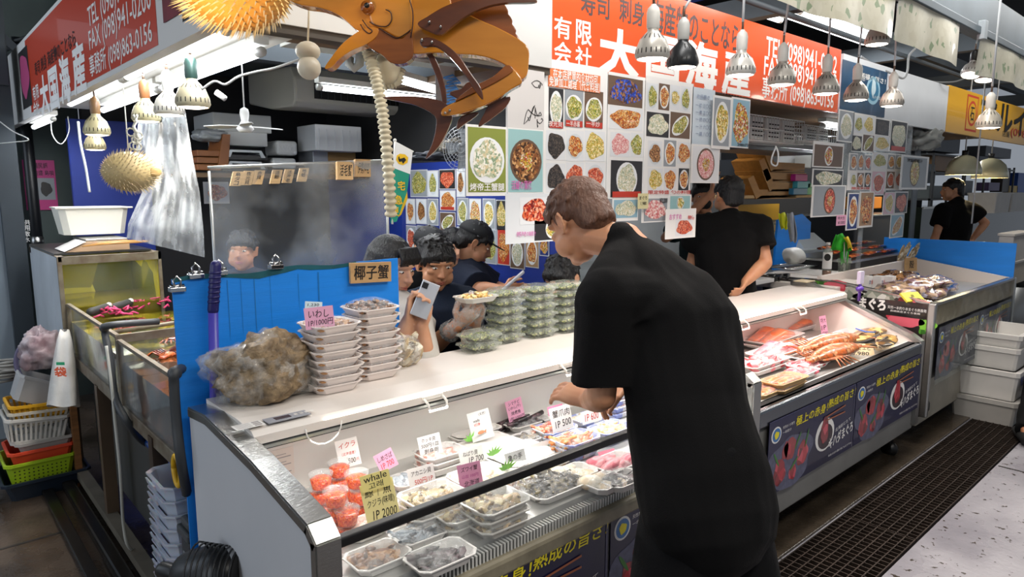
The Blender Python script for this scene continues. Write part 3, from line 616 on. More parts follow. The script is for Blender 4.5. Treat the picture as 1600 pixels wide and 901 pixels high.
e = p.ext(1352, 125, 1376, 158); p.ell((e[0]+e[2])/2, (e[1]+e[3])/2, .13, .10, mat('print_skyblue', '#9cc8dc', .4)).up().ell((e[0]+e[2])/2, (e[1]+e[3])/2, .10, .075, mat('print_seamid', '#2f7aa0', .4)).up().blob((e[0]+e[2])/2, (e[1]+e[3])/2+.02, .04, .06, mat('print_skyblue2', '#cfe6ee', .4), 3)
p.textpx('キハダまぐろ', 1362, 150, 1382, 156, INKW, 0); p.done('advert_poster', 'blue seafood advert poster at the right end of the orange sign', 'poster')
# signed white board
p = Panel((1.8, 2.045, 0), (1, 0, 0), (0, 0, 1), .01); p.boardpx(793, 108, 850, 300, mat('board_offwhite', '#d6d2cf', .4)); 
def scrib(p, x0, y0, x1, y1, n, sd, w=.0016):
    R = random.Random(sd); pts = []
    for i in range(n): a, b = p.uv(x0+(x1-x0)*R.random(), y0+(y1-y0)*R.random()); pts.append(p.P(a, b, 1))
    P2 = []
    for i in range(len(pts)-1):
        for k in range(4): t = k/4; m_ = pts[i].lerp(pts[i+1], t); P2.append(m_+p.v*math.sin(t*math.pi)*.012*(1 if i % 2 else -1))
    p.m.m(INK).tube(P2, w, 5)
scrib(p, 818, 162, 846, 200, 9, 3); scrib(p, 830, 125, 848, 135, 6, 5); scrib(p, 838, 186, 848, 196, 5, 8); p.done('signed_board', 'off-white board with black signatures left of the orange sign', 'board')

# ================================================================ HANGING MENU PHOTOS at the stall front (plane y = 2.08)
HY = 2.082
def hang(name_label, px, dishes, texts=(), group='menu sheets hanging under the orange sign', y=HY, board=PAPER, cat='menu poster', tilt=0, name='menu_sheet'):
    x0, y0, x1, y1 = px; p = Panel((ony((x0+x1)/2, y0, y).x, y, 0), (1, 0, tilt), (0, 0, 1), .002); p.boardpx(x0, y0, x1, y1, board)
    for d in dishes: dishpx(p, *d[:4], *d[4:7], sd=int(d[0]*7+d[1]), **(d[7] if len(d) > 7 else {}))
    p.k = 5
    for t in texts: p.textpx(*t)
    return p.done(name, name_label, cat, group)
hang('large menu sheet with orange heading and nine dish photos, directly left under the orange sign', (850, 99, 948, 310),
  [(857, 138, 880, 200, 'dark', 'pale', 'oval', {'cap': 'red'}), (882, 138, 911, 198, 'grey', 'green', 'round', {'cap': 'red'}), (913, 142, 942, 200, 'brown', 'green', 'slant', {'cap': 'red'}),
   (853, 204, 883, 250, 'white', 'dark', 'fill'), (884, 204, 912, 252, 'white', 'orange', 'round'), (913, 205, 945, 252, 'white', 'yellow', 'fill'),
   (853, 255, 883, 300, 'white', 'dark', 'fill'), (884, 254, 912, 300, 'white', 'red', 'fill'), (914, 254, 945, 302, 'white', 'red', 'oval')],
  [])
p = Panel((2.1, 2.078, 0), (1, 0, 0), (0, 0, 1), .001); p.boardpx(857, 112, 938, 140, mat('heading_orange', '#e07c48', .4)); p.textpx('在本店購買的食材均可', 864, 112, 934, 128, INKW, .01); p.textpx('免費加工處理（代客料理）', 858, 124, 937, 140, INKW, .01)
for t, x in (('夜光貝', 868), ('一半赤蕃', 896), ('一半炒', 927)): p.textpx(t, x-11, 189, x+10, 198, INKW, .0)
hl = p.done('heading_strip', None, None, None, None); tag(hl, 'orange heading strip with Chinese writing on the large menu sheet', 'label')
hang('menu sheet with net photo on top and prawn dishes below, second under the orange sign', (949, 116, 1006, 310),
  [(950, 121, 1004, 166, 'brown', 'blue', 'fill', {'big': True}), (952, 168, 1004, 203, 'white', 'orange', 'fill'), (953, 207, 984, 245, 'white', 'pink', 'fill'), (985, 208, 1004, 245, 'white', 'green', 'fill'), (954, 251, 1003, 308, 'dark', 'pale', 'round', {'cap': 'red'})])
hang('menu sheet of noodle and vegetable plates, third under the orange sign', (1007, 124, 1081, 304),
  [(1010, 130, 1028, 172, 'white', 'green', 'oval'), (1029, 131, 1046, 172, 'brown', 'orange', 'oval'), (1047, 133, 1062, 172, 'white', 'yellow', 'round'), (1063, 135, 1079, 175, 'white', 'green', 'oval'),
   (1010, 176, 1045, 214, 'dark', 'pale', 'fill'), (1047, 176, 1078, 216, 'brown', 'green', 'slant'), (1012, 220, 1034, 260, 'white', 'brown', 'round'), (1037, 219, 1056, 260, 'grey', 'orange', 'oval'), (1058, 222, 1078, 256, 'white', 'orange', 'fill'),
   (1012, 263, 1035, 298, 'white', 'yellow', 'fill'), (1037, 263, 1056, 298, 'white', 'orange', 'fill'), (1060, 263, 1076, 297, 'dark', 'orange', 'oval')], [('限定特盛 旬の料理', 1012, 297, 1078, 303, INKR)])
p_ = hang('pale printed price list sheet beside the noodle soup photo', (1081, 138, 1116, 227), [], [('お品書き', 1088, 148, 1108, 155, mat('print_greyink', '#8a98b0', .5))]+[('一 '+t, 1086, 162+i*11, 1110, 169+i*11, MT['print_greyink']) for i, t in enumerate(('焼 三〇〇', '煮 五〇〇', '揚 四〇〇', '汁 六〇〇', '鍋 八〇〇'))], board=mat('paper_bluewhite', '#cfdbe4', .3, coat=.5))
hang('photo sheet of a noodle soup bowl hanging below the orange sign', (1113, 150, 1142, 233), [(1115, 154, 1140, 228, 'grey', 'yellow', 'oval', {'big': True})], y=2.06)
hang('photo sheet of a crab dish, rightmost below the orange sign', (1142, 153, 1171, 231), [(1144, 156, 1170, 229, 'blue', 'mix', 'fill', {'big': True})], [('2980円', 1151, 224, 1168, 229, INK)], y=2.06)
hang('square photo sheet of ham and egg on a dark oval plate', (1080, 226, 1124, 286), [(1082, 229, 1122, 284, 'white', 'pink', 'bowl')], y=2.07)
hang('photo sheet of layered white crab legs with green corner over Chinese caption', (728, 196, 792, 306), [(731, 200, 790, 300, 'green', 'pale', 'round', {'big': True})], [('烤帝王蟹腿', 733, 286, 787, 298, INKW, .02)], y=2.02)
hang('photo sheet of grilled eel rice in a red bowl', (793, 201, 849, 302), [(794, 203, 848, 300, 'teal', 'brown', 'bowl', {'big': True})], [('活鰻の蒲焼', 798, 282, 830, 296, mat('print_magenta', '#d070b0', .5))], y=2.02)
hang('photo sheet of a red lobster beside a black pot, left of the bending man', (790, 302, 895, 378), [(835, 340, 890, 374, 'dark', 'yellow', 'round'), (812, 308, 862, 350, 'white', 'red', 'fill', {'big': True})], [('伊勢海老の味噌汁', 806, 361, 836, 369, mat('print_magenta', '#d070b0', .5))], y=1.99, board=mat('paper_pale', '#dde1e4', .3, coat=.5))
hang('photo of a pink raw fish heap with a small price tag', (1003, 304, 1044, 347), [(1006, 310, 1042, 345, 'grey', 'pink', 'fill', {'big': True})], [('¥2,200', 1030, 309, 1042, 318, INK)])
hang('photo of pale yellow shaved fish, above the white notice', (1045, 304, 1080, 330), [(1047, 306, 1078, 328, 'pale' and 'teal', 'yellow', 'round', {'big': True})])
hang('blue photo sheet of cups half behind the bending man', (957, 310, 997, 345), [(959, 312, 996, 340, 'blue', 'pale', 'fill')])
hang('white photo sheet with pink writing and tomato dish, behind the bending man', (1040, 326, 1087, 372), [(1055, 342, 1082, 368, 'white', 'red', 'fill')], [('おすすめ', 1045, 334, 1064, 343, mat('print_magenta', '#d070b0', .5)), ('特価', 1074, 336, 1084, 343, INKR)], y=2.05)
p = Panel((2.4, 2.05, 0), (1, 0, 0), (0, 0, 1), .002); p.boardpx(997, 302, 1013, 326, mat('tag_cream', '#d8d0a0', .5)); p.textpx('まぐろ', 999, 306, 1011, 312, INK); p.textpx('1,980', 1001, 315, 1010, 321, INK); p.done('price_tag', 'small cream price tag taped between menu photos', 'tag')
G2 = 'menu sheets hanging right of the orange sign'
hang('photo sheet of a green fish platter, top left of the right-hand cluster', (1309, 172, 1334, 222), [(1311, 174, 1333, 220, 'grey', 'pale', 'oval')], group=G2)
hang('menu sheet of four noodle plates, top row of the right-hand cluster', (1332, 178, 1367, 238), [(1334, 180, 1349, 208, 'white', 'green', 'oval'), (1350, 181, 1365, 208, 'white', 'yellow', 'fill'), (1331, 212, 1346, 236, 'dark', 'pale', 'fill'), (1348, 211, 1365, 236, 'brown', 'green', 'slant')], group=G2)
hang('dark fish photo over a fried dish, top row of the right-hand cluster', (1367, 185, 1390, 236), [(1368, 187, 1389, 211, 'dark', 'dark', 'fill'), (1367, 213, 1389, 235, 'white', 'yellow', 'fill')], group=G2)
hang('dark menu sheet of skewers with red heading, top right of the right-hand cluster', (1391, 188, 1417, 238), [(1392, 190, 1416, 236, 'dark', 'pale', 'fill', {'cap': 'red'})], group=G2)
hang('photo sheet of a round white seafood platter above two others at left', (1270, 222, 1318, 262), [(1272, 227, 1316, 260, 'brown', 'mix', 'round', {'big': True})], group=G2, y=2.05)
hang('photo sheet of oysters on an oval plate, middle of the left three', (1269, 264, 1317, 292), [(1271, 266, 1316, 290, 'dark', 'pale', 'fill', {'big': True})], group=G2, y=2.05)
hang('photo sheet of red stew in a wooden bowl with spoon, lowest of the left three', (1268, 289, 1321, 338), [(1271, 291, 1319, 336, 'grey', 'red', 'bowl', {'big': True})], group=G2, y=2.04)
hang('tall menu sheet of six oval dishes with red foot line', (1325, 240, 1363, 297), [(1328, 241, 1339, 266, 'grey', 'orange', 'oval'), (1340, 240, 1350, 266, 'grey', 'orange', 'oval'), (1351, 243, 1361, 266, 'grey', 'red', 'oval'), (1328, 270, 1338, 292, 'white', 'green', 'oval'), (1339, 270, 1349, 292, 'brown', 'orange', 'oval'), (1351, 270, 1360, 292, 'dark', 'orange', 'oval')], [('限定料理', 1330, 292, 1358, 296, INKR)], group=G2, y=2.06)
hang('menu sheet with three salad photos above a crab on pink', (1361, 238, 1386, 305), [(1364, 240, 1385, 262, 'white', 'green', 'fill'), (1362, 268, 1382, 303, 'pink', 'red', 'oval')], group=G2)
hang('menu sheet of prawn and lobster ovals, right part of the cluster', (1386, 240, 1412, 297), [(1387, 242, 1398, 264, 'grey', 'orange', 'oval'), (1399, 242, 1411, 264, 'grey', 'yellow', 'oval'), (1385, 268, 1397, 294, 'brown', 'red', 'oval'), (1398, 268, 1410, 294, 'white', 'red', 'oval')], group=G2)
hang('photo sheet of creamy soup bowl hanging farthest right', (1407, 243, 1450, 296), [(1410, 246, 1447, 293, 'grey', 'yellow', 'bowl', {'big': True})], [('海鮮味噌汁', 1417, 248, 1441, 254, INK)], group=G2, y=2.03)
hang('photo sheet of a yellow bowl of urchin rice, under the six-dish sheet', (1323, 301, 1341, 359), [(1325, 303, 1340, 357, 'navy', 'orange', 'oval', {'big': True})], group=G2, y=2.05)
hang('photo sheet of orange roe over a beige background', (1342, 299, 1365, 355), [(1344, 301, 1363, 352, 'wood', 'orange', 'fill', {'big': True})], [('1,780', 1346, 345, 1356, 349, INK)], group=G2, y=2.05)
hang('photo of a yellow oval dish in the lower right of the cluster', (1380, 300, 1398, 335), [(1381, 301, 1397, 334, 'pink', 'yellow', 'oval')], group=G2)
hang('dark photo of raw red prawns in the lower right of the cluster', (1398, 299, 1418, 333), [(1399, 301, 1417, 332, 'dark', 'red', 'fill')], group=G2)
hang('small photo of a fried platter, lowest of the right-hand cluster', (1391, 334, 1412, 371), [(1392, 336, 1411, 369, 'blue', 'mix', 'slant')], group=G2)
p = Panel((4.7, 2.03, 0), (1, 0, 0), (0, 0, 1), .002); p.boardpx(1307, 336, 1322, 352, PINK); p.textpx('特大生', 1309, 338, 1320, 343, INK, 0); p.textpx('¥1000', 1309, 345, 1320, 350, INK, 0); p.done('price_tag', 'small pink price tag taped under the red stew photo', 'tag')
cs = M().m(film('hanging_sheet', .22, .1, '#dfe6ea', .5, 8)); a = ony(1312, 172, 2.1); b = ony(1418, 300, 2.1); cs.bb(a.x, b.x, 2.098, 2.1, b.z, 2.1); cs.bb(ony(1340, 380, 2.07).x, ony(1347, 380, 2.07).x, 2.07, 2.074, .97, 1.5); tag(cs.build('plastic_sheet'), 'clear plastic sheet carrying the right-hand cluster of menu photos', 'sheet')
# dining wall photos on plane x = 2.9
def wallp(label, px, bg, food, plate='oval', cap=None):
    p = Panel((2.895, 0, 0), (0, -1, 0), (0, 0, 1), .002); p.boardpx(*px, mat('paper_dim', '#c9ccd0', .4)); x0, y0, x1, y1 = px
    dishpx(p, x0+1, y0+1.5, x1-1, y1-1.5, bg, food, plate, sd=int(x0), cap=cap); p.done('menu_photo', label, 'menu photo', 'menu photos on the blue dining wall')
for i, w in enumerate([
 ('salad plate photo, top left corner of the dining wall', (641, 265, 668, 308), 'grey', 'green', 'fill'), ('green herb dish photo with red heading, second in top row of dining wall', (668, 266, 685, 308), 'white', 'green', 'oval'),
 ('black photo of red meat, third in top row of dining wall', (686, 264, 712, 296), 'dark', 'red', 'fill'), ('brown skewer photo beside the crab-leg sheet', (713, 263, 727, 308), 'white', 'brown', 'oval'),
 ('orange oval dish photo, second row leftmost on the dining wall', (634, 310, 649, 350), 'white', 'orange', 'oval'), ('brown fish oval photo, second row of the dining wall', (650, 310, 667, 350), 'white', 'brown', 'oval'), ('blue-rimmed plate photo, second row of the dining wall', (668, 310, 685, 352), 'grey', 'yellow', 'oval'),
 ('fried shrimp photo with red caption below the meat photo', (687, 297, 712, 329), 'white', 'orange', 'fill', 'red'), ('sea grape wooden boat photo on the dining wall', (687, 331, 712, 362), 'brown', 'green', 'slant'),
 ('green noodle oval plate photo above the cap', (714, 309, 732, 352), 'grey', 'green', 'oval'), ('salad photo with pink writing above the black cap', (733, 310, 752, 356), 'white', 'mix', 'fill'), ('yellow soup oval bowl photo right of the black cap', (754, 310, 774, 358), 'grey', 'yellow', 'oval'), ('noodle photo half behind the lobster sheet', (775, 312, 792, 360), 'dark', 'yellow', 'fill'),
 ('red dish photo, third row leftmost on the dining wall', (634, 352, 651, 392), 'grey', 'red', 'oval'), ('grey drink photo in the third row of the dining wall', (652, 352, 666, 392), 'grey', 'dark', 'fill'), ('pale shell photo behind the caps', (688, 363, 712, 396), 'grey', 'green', 'fill'),
 ('photo left of the standing man in black cap', (714, 354, 728, 396), 'grey', 'orange', 'fill'), ('mixed vegetable photo right of the black cap', (756, 358, 776, 412), 'grey', 'green', 'fill'), ('red-headed noodle photo with orange food near the blue wall edge', (777, 358, 797, 414), 'red', 'orange', 'fill'),
 ('silver fish photo below the lobster sheet', (797, 372, 820, 420), 'brown', 'pale', 'oval'), ('orange roe photo below the lobster sheet', (821, 370, 842, 418), 'wood', 'orange', 'oval'), ('far right dark photo on the dining wall', (843, 368, 858, 400), 'navy', 'mix', 'fill')]):
    wallp(w[0], w[1], w[2], w[3], w[4], w[5] if len(w) > 5 else None)
# left background posters
p = Panel((0, 6.04, 0), (1, 0, 0), (0, 0, 1), .002); p.boardpx(38, 250, 88, 328, mat('poster_magenta', '#d0458c', .5)); p.rectpx(40, 276, 53, 306, BGS['grey']).rectpx(58, 278, 86, 312, BGS['grey']); p.up()
e = p.ext(58, 278, 86, 312); p.blob((e[0]+e[2])/2, (e[1]+e[3])/2, .035, .05, BGS['dark'], 3); p.textpx('沖縄民謡', 44, 254, 74, 263, mat('ink_plum', '#4a1c3c', .5)); p.textpx('泡盛 島唄', 52, 266, 84, 274, MT['ink_plum']); p.done('event_poster', 'magenta poster with two dark plant pictures on the far left wall', 'poster')
p = Panel((0, 5.6, 0), (1, 0, 0), (0, 0, 1), .002); p.boardpx(318, 284, 358, 318, PAPER); dishpx(p, 322, 286, 356, 315, 'white', 'red', 'fill', sd=3, big=True); p.done('menu_photo', 'red crab dish photo on the dark wall under the shelf', 'menu photo')
p = Panel((0, 5.62, 0), (1, 0, 0), (0, 0, 1), .002); p.boardpx(170, 262, 211, 332, mat('poster_teal', '#4f8f98', .5)); p.rectpx(172, 296, 209, 330, BGS['teal']); p.up(); e = p.ext(172, 296, 209, 330); p.ell((e[0]+e[2])/2, (e[1]+e[3])/2, .08, .07, BGS['white']); p.done('notice_poster', 'teal notice poster behind the hanging puffer fish', 'poster')
# ================================================================ FOOD PACKS
def octo(w, d, z, c=.02, ox=0, oy=0): w, d = w/2, d/2; return [V((ox+x, oy+y, z)) for x, y in ((-w+c, -d), (w-c, -d), (w, -d+c), (w, d-c), (w-c, d), (-w+c, d), (-w, d-c), (-w, -d+c))]
def tray_mesh(w, d, h, material, c=.02):
    m = M().m(material); a = .82
    m.ring([octo(w*a, d*a, 0, c), octo(w*.98, d*.98, h-.002, c), octo(w+.006, d+.006, h-.001, c), octo(w+.006, d+.006, h+.002, c), octo(w*.97, d*.97, h+.002, c), octo(w*a-.004, d*a-.004, .003, c)], True, True, False); return m
def heap(w, d, h, z, n, size, material, sd=1, flat=.5, kind='ball'):
    R = random.Random(sd); m = M().m(material)
    for i in range(n):
        x, y = R.uniform(-.5, .5)*w, R.uniform(-.5, .5)*d; q = 1-(abs(x)/w*1.2)**2-(abs(y)/d*1.2)**2; s = size*R.uniform(.7, 1.3)
        rot = Euler((R.uniform(-.6, .6), R.uniform(-.6, .6), R.uniform(0, 6.28))).to_matrix(); zz = z+max(0, q)*h*R.uniform(.3, 1)
        if kind == 'ball': m.ball((x, y, zz), (s*1.4, s, s*flat), 8, rot)
        elif kind == 'stick': m.tube([V((x, y, zz))+rot @ V((-s*3, 0, 0)), V((x, y, zz))+rot @ V((0, 0, s*.6)), V((x, y, zz))+rot @ V((s*3, 0, 0))], [s*.5, s*.6, s*.3], 6)
        elif kind == 'leaf': m.ball((x, y, zz), (s*2, s*1.2, s*.25), 8, rot)
    if kind == 'slab':
        m = M().m(material)
        for i in range(2): m.tube([(-w*.47, (i-.5)*d*.46, z+.004), (0, (i-.5)*d*.5, z+h), (w*.47, (i-.5)*d*.42, z+.003)], [(d*.2, h*.5), (d*.27, h*.8), (d*.2, h*.5)], 14, side=(0, 1, 0), rnd=True)
        return m
    m.ball((0, 0, z+h*.1), (w*.46, d*.46, h*.45+.002), 12); return m
FD = {
 'clam': foodmat('shellfish_meat', ['#b8a070', '#e0cfa0', '#6f5a3c', '#d9b88a'], 60), 'brown': foodmat('brown_shellfish', ['#7a4f30', '#4f3220', '#a87850', '#3a2418'], 70),
 'pinkfish': foodmat('pink_fish', ['#e0a898', '#f0d0c4', '#c98878'], 40), 'dark': foodmat('dark_mussel', ['#241c1c', '#3d2c30', '#141012', '#5a4048'], 60), 'silver': foodmat('silver_fish', ['#7a8894', '#aab6c0', '#56606c', '#d0d8dc'], 30),
 'crab': foodmat('crab_stick', ['#e8683a', '#f4b08a', '#d94a20', '#f8d8c0'], 70), 'orange': foodmat('orange_claw', ['#f08a3c', '#f8b070', '#e06a20'], 60), 'uni': foodmat('pale_urchin', ['#e8c070', '#f6e4b0', '#d0a050'], 80),
 'salmon': foodmat('salmon_flesh', ['#f0713c', '#f48a54'], 22, .3, .6, .2), 'redfish': foodmat('red_fish', ['#d8404c', '#f09098', '#f6d0cc', '#c02c38'], 26, .3, .6), 'seaweed': foodmat('seaweed_shell', ['#3a3426', '#6a5c3c', '#201c14', '#8a7c54'], 70),
 'meat': foodmat('pink_tuna', ['#d86878', '#e89098', '#c85060'], 22), 'scallop': foodmat('scallop_meat', ['#ecd8b8', '#f6ecd8', '#d9b88c'], 30), 'octopus': foodmat('octopus_meat', ['#c07a70', '#f0dcd0', '#a85c58'], 60),
 'green': foodmat('sea_grapes', ['#5c6b2c', '#8a9a4a', '#3a4620', '#c8c080'], 120), 'fried': foodmat('fried_pieces', ['#8a5a34', '#b88450', '#5e3a20', '#d0a070'], 60), 'roe': foodmat('salmon_roe', ['#e8480c', '#f46a18', '#cc3208'], 170, .15, .8, .8),
 'urchin': foodmat('urchin_orange', ['#d8741c', '#ea9434', '#c05c10'], 60), 'lobster': foodmat('lobster_shell', ['#a8683c', '#cc9468', '#844c2c', '#b85c28'], 60), 'dried': foodmat('dried_fish', ['#a8803c', '#d8b870', '#6f4c20', '#3a2c1c'], 26), 'eel': foodmat('grilled_eel', ['#b8481c', '#7a2c10', '#e07838', '#501c0c'], 30, .2, .9)}
FOAMB = foodmat('foam_blue_print', ['#e8ebf4', '#e8ebf4', '#8a98d8', '#e8ebf4', '#c0c8ec'], 40, .5, .1, 0)
def wrapmesh(w, d, z, h):
    m = M().m(WRAP); n = 7; vs = []; fs = []
    for i in range(n):
        for j in range(n):
            x, y = (i/(n-1)-.5), (j/(n-1)-.5); q = max(0, 1-(2*abs(x))**3)*max(0, 1-(2*abs(y))**3); vs.append((x*w, y*d, z+h*q+(.001 if q else 0)*((i+j) % 2)))
    for i in range(n-1):
        for j in range(n-1): fs.append((i*n+j, (i+1)*n+j, (i+1)*n+j+1, i*n+j+1))
    return m.add(vs, fs, True)
PROTO = {}
def pack(kind, label, loc, rz=0, w=.17, d=.12, h=.024, foam=FOAM, kindshape='ball', n=26, size=.011, hh=.014, wrap=True, group=None, sd=1):
    key = (kind, w, d, h, foam.name, kindshape, n, size, hh, wrap)
    if key not in PROTO:
        r = thing('food_tray', label, 'food tray', loc, rz, group, False)
        t = tray_mesh(w, d, h, foam).build('tray', None, r, False); f = heap(w*.78, d*.78, hh, h*.6, n, size, FD[kind], sd, .5, kindshape).build('food', None, r, False)
        k = [t, f]
        if wrap: k.append(wrapmesh(w, d, h+.003, hh*.9).build('wrap', None, r, False))
        KIDS[r.name] = k; PROTO[key] = r
    else:
        src = PROTO[key]; r = src.copy(); COL.objects.link(r); r.location = loc; r.rotation_euler = (0, 0, rz)
        for ch in KIDS[src.name]: q = ch.copy(); COL.objects.link(q); q.parent = r
        if 'group' in r: del r['group']
        tag(r, label, 'food tray', group)
    return r
DK = .64
ordn = ['bottom', 'second from bottom', 'third from bottom', 'fourth from bottom', 'fifth from bottom', 'sixth from bottom', 'seventh from bottom', 'eighth from bottom', 'ninth from bottom']
def stack(kind, desc, px, cnt, z0=DK, pitch=.021, rz=0, tz=None, jit=.004, **k):
    ztop = z0+(cnt-1)*pitch+.02; P = onz(px[0], px[1], ztop); R = random.Random(int(px[0])); g = k.pop('group', None) or (desc+' stack' if cnt > 1 else None)
    for i in range(cnt):
        lab = desc if cnt == 1 else (desc+', topmost' if i == cnt-1 else desc+', '+ordn[i])
        j = jit if i else 0
        pack(kind, lab, (P.x+R.uniform(-j, j), P.y+R.uniform(-j, j), z0+i*pitch), rz+R.uniform(-.04, .04), group=g, **k)
# near case
stack('fried', 'brown wrapped meat tray low behind the glass, nearest the left panel', (590, 868), 1, w=.15, d=.11)
stack('pinkfish', 'pale pink whale meat on white tray beside the yellow card', (568, 822), 1, w=.13, d=.10, n=10, size=.02)
stack('dark', 'dark purple wrapped mussels tray at the front glass', (688, 868), 1, w=.17, d=.11, kindshape='leaf', n=20)
stack('silver', 'small silver fish tray behind the dark mussels', (655, 832), 1, w=.15, d=.10, kindshape='stick', n=16, size=.008)
stack('clam', 'whelk pieces on a white tray behind the 500 yen card', (672, 772), 4, w=.17, d=.12)
stack('pinkfish', 'surf clam tray under the tall white card', (688, 705), 3, w=.16, d=.11, n=12, size=.016)
stack('silver', 'squid and roe tray beside the pink 700 card', (640, 748), 1, w=.13, d=.10)
stack('scallop', 'scallop and crab tray near the pink Hokkaido card', (748, 742), 2, w=.18, d=.13, n=14, size=.016)
stack('clam', 'cooked clams tray with clear film at the front glass', (775, 782), 3, w=.17, d=.13, n=18, size=.018, pitch=.028, foam=mat('clear_tray', '#d8d6d0', .25, coat=.5))
stack('clam', 'smaller clam tray stack next to the whelk trays', (720, 800), 2, w=.15, d=.11, n=18, size=.014, foam=MT['clear_tray'])
stack('seaweed', 'large tray of dark barnacle-like shellfish at the front glass', (864, 758), 1, w=.22, d=.13, n=60, size=.009, kindshape='stick', hh=.025)
stack('brown', 'brown shellfish tray left of the dark shellfish', (820, 755), 1, w=.12, d=.10)
stack('scallop', 'pale scallop tray with yellow pieces, nearest the man', (945, 752), 1, w=.14, d=.10, n=4, size=.03)
stack('scallop', 'pale scallop tray left of the pink meat tray', (897, 738), 1, w=.15, d=.10, n=5, size=.028)
stack('scallop', 'orange-tinted tray beside the white card marked 100', (858, 722), 1, w=.13, d=.09, n=8, size=.02)
stack('meat', 'pink tuna tray under the pink card near the rail', (962, 722), 1, w=.18, d=.12, n=8, size=.03)
stack('dark', 'dark mussel tray in front of the pink tuna', (972, 748), 1, w=.15, d=.10, kindshape='leaf')
stack('dark', 'long dark fish strips tray behind the white sheets', (822, 658), 1, w=.20, d=.10, kindshape='stick', n=10, size=.018)
stack('seaweed', 'small dark snail tray beside the crab meat', (828, 682), 1, w=.13, d=.09)
stack('crab', 'red crab meat on blue-patterned tray behind the 500 card', (868, 668), 2, w=.16, d=.11, foam=FOAMB, kindshape='stick', n=20, size=.01)
stack('orange', 'orange crab claws on blue-patterned tray by the rail', (900, 684), 3, w=.17, d=.11, foam=FOAMB, kindshape='stick', n=18, size=.010)
stack('uni', 'pale urchin on blue-patterned tray next to the man', (955, 668), 2, w=.17, d=.11, foam=FOAMB)
stack('scallop', 'small seafood tray under the white 600 card', (918, 652), 1, w=.15, d=.10, foam=FOAMB)
stack('octopus', 'octopus suckers on blue-patterned tray at the back beside the man', (962, 612), 4, w=.16, d=.11, foam=FOAMB, pitch=.026, n=14, size=.016)
stack('green', 'lettuce and shrimp tray beside the 100 card', (838, 712), 1, w=.13, d=.09)
stack('scallop', 'whitish fillet tray in front of the white sheets', (800, 745), 1, w=.12, d=.09, n=5, size=.022)
for px, w, lab in (((760, 695), .26, 'big white foam lid with plastic leaves, overlapping in the middle of the case'), ((730, 668), .22, 'white foam lid with green leaf at the back of the case'), ((815, 708), .24, 'white foam lid nearest the turtle-foot card')):
    P = onz(px[0], px[1], DK+.03); t = thing('foam_tray', lab, 'foam tray', (P.x, P.y, DK), .05, 'white foam trays in the near case', False)
    tray_mesh(w, .17, .028, FOAM, .012).build('tray', None, t, False); mm = M().m(FOAM); mm.ring([octo(w*.9, .155, .03, .02), octo(w*.86, .14, .036, .03)], True, True); mm.build('padding', None, t, False)
for i, px in enumerate(((742, 686), (770, 712), (735, 690), (790, 735))):
    P = onz(px[0], px[1], DK+.042); m = M().m(mat('leaf_green', '#7fc850', .35)); R = random.Random(i)
    for k in range(6):
        g = -1.2+k*.48; d_ = V((math.sin(g), -.25, .35+.65*math.cos(g))); s_ = V((math.cos(g), 0, -math.sin(g))); m.add([P, P+d_*.02+s_*.0055, P+d_*.042, P+d_*.02-s_*.0055], [(0, 1, 2, 3)], False)
    mm = m.build('plastic_leaf'); so = mm.modifiers.new('s', 'SOLIDIFY'); so.thickness = .0006
    tag(mm, ['green plastic bamboo leaf on the left white foam lid', 'green plastic bamboo leaf in the centre of the white foam lids', 'small green plastic leaf behind the centre leaf', 'green plastic leaf beside the turtle-foot card'][i], 'plastic leaf', 'green plastic leaves')
# salmon roe cups
cup0 = None
def cup(loc, label):
    global cup0
    if cup0 is None:
        r = thing('roe_cup', label, 'roe cup', loc, 0, 'clear cups of salmon roe', False)
        a = M().m(CLEAR).lathe([(.027, 0), (.033, .038), (.035, .039), (.035, .042)], n=20, cap=False).build('cup', None, r, False)
        b = M().m(FD['roe']).lathe([(.0255, .001), (.0305, .029), (.02, .033), (.0, .034)], n=20).build('roe', None, r, False)
        d = M().m(CLEAR).lathe([(.0355, .040), (.0355, .045), (.031, .046), (.029, .043), (0, .043)], n=20).build('lid', None, r, False)
        KIDS[r.name] = [a, b, d]; cup0 = r
    else:
        r = cup0.copy(); COL.objects.link(r); r.location = loc; r['label'] = label
        for ch in KIDS[cup0.name]: q = ch.copy(); COL.objects.link(q); q.parent = r
for (px, n, w) in (((501, 742), 3, 'left back'), ((530, 724), 3, 'back'), ((557, 740), 3, 'right back'), ((524, 768), 3, 'middle'), ((542, 796), 2, 'front'), ((566, 764), 2, 'behind the yellow card')):
    P = onz(px[0], px[1], DK+n*.041)
    for i in range(n): cup((P.x, P.y, DK+i*.0425), 'clear cup of orange salmon roe, '+(['lowest', 'second', 'third'][i])+' in the '+w+' pile')
P = onz(480, 768, DK+.04); r = thing('roe_box', 'square clear box of salmon roe at the left end of the case', 'roe box', (P.x+.015, P.y, DK), 0, None, False)
M().m(CLEAR).ring([octo(.07, .06, 0, .008), octo(.085, .075, .03, .008), octo(.09, .08, .032, .008)], True, False).build('box', None, r, False); M().m(FD['roe']).ring([octo(.065, .055, .001, .008), octo(.078, .068, .02, .008)], True, True).build('roe', None, r, False); M().m(CLEAR).ring([octo(.09, .08, .033, .008), octo(.085, .075, .042, .01)], False, True).build('lid', None, r, False)
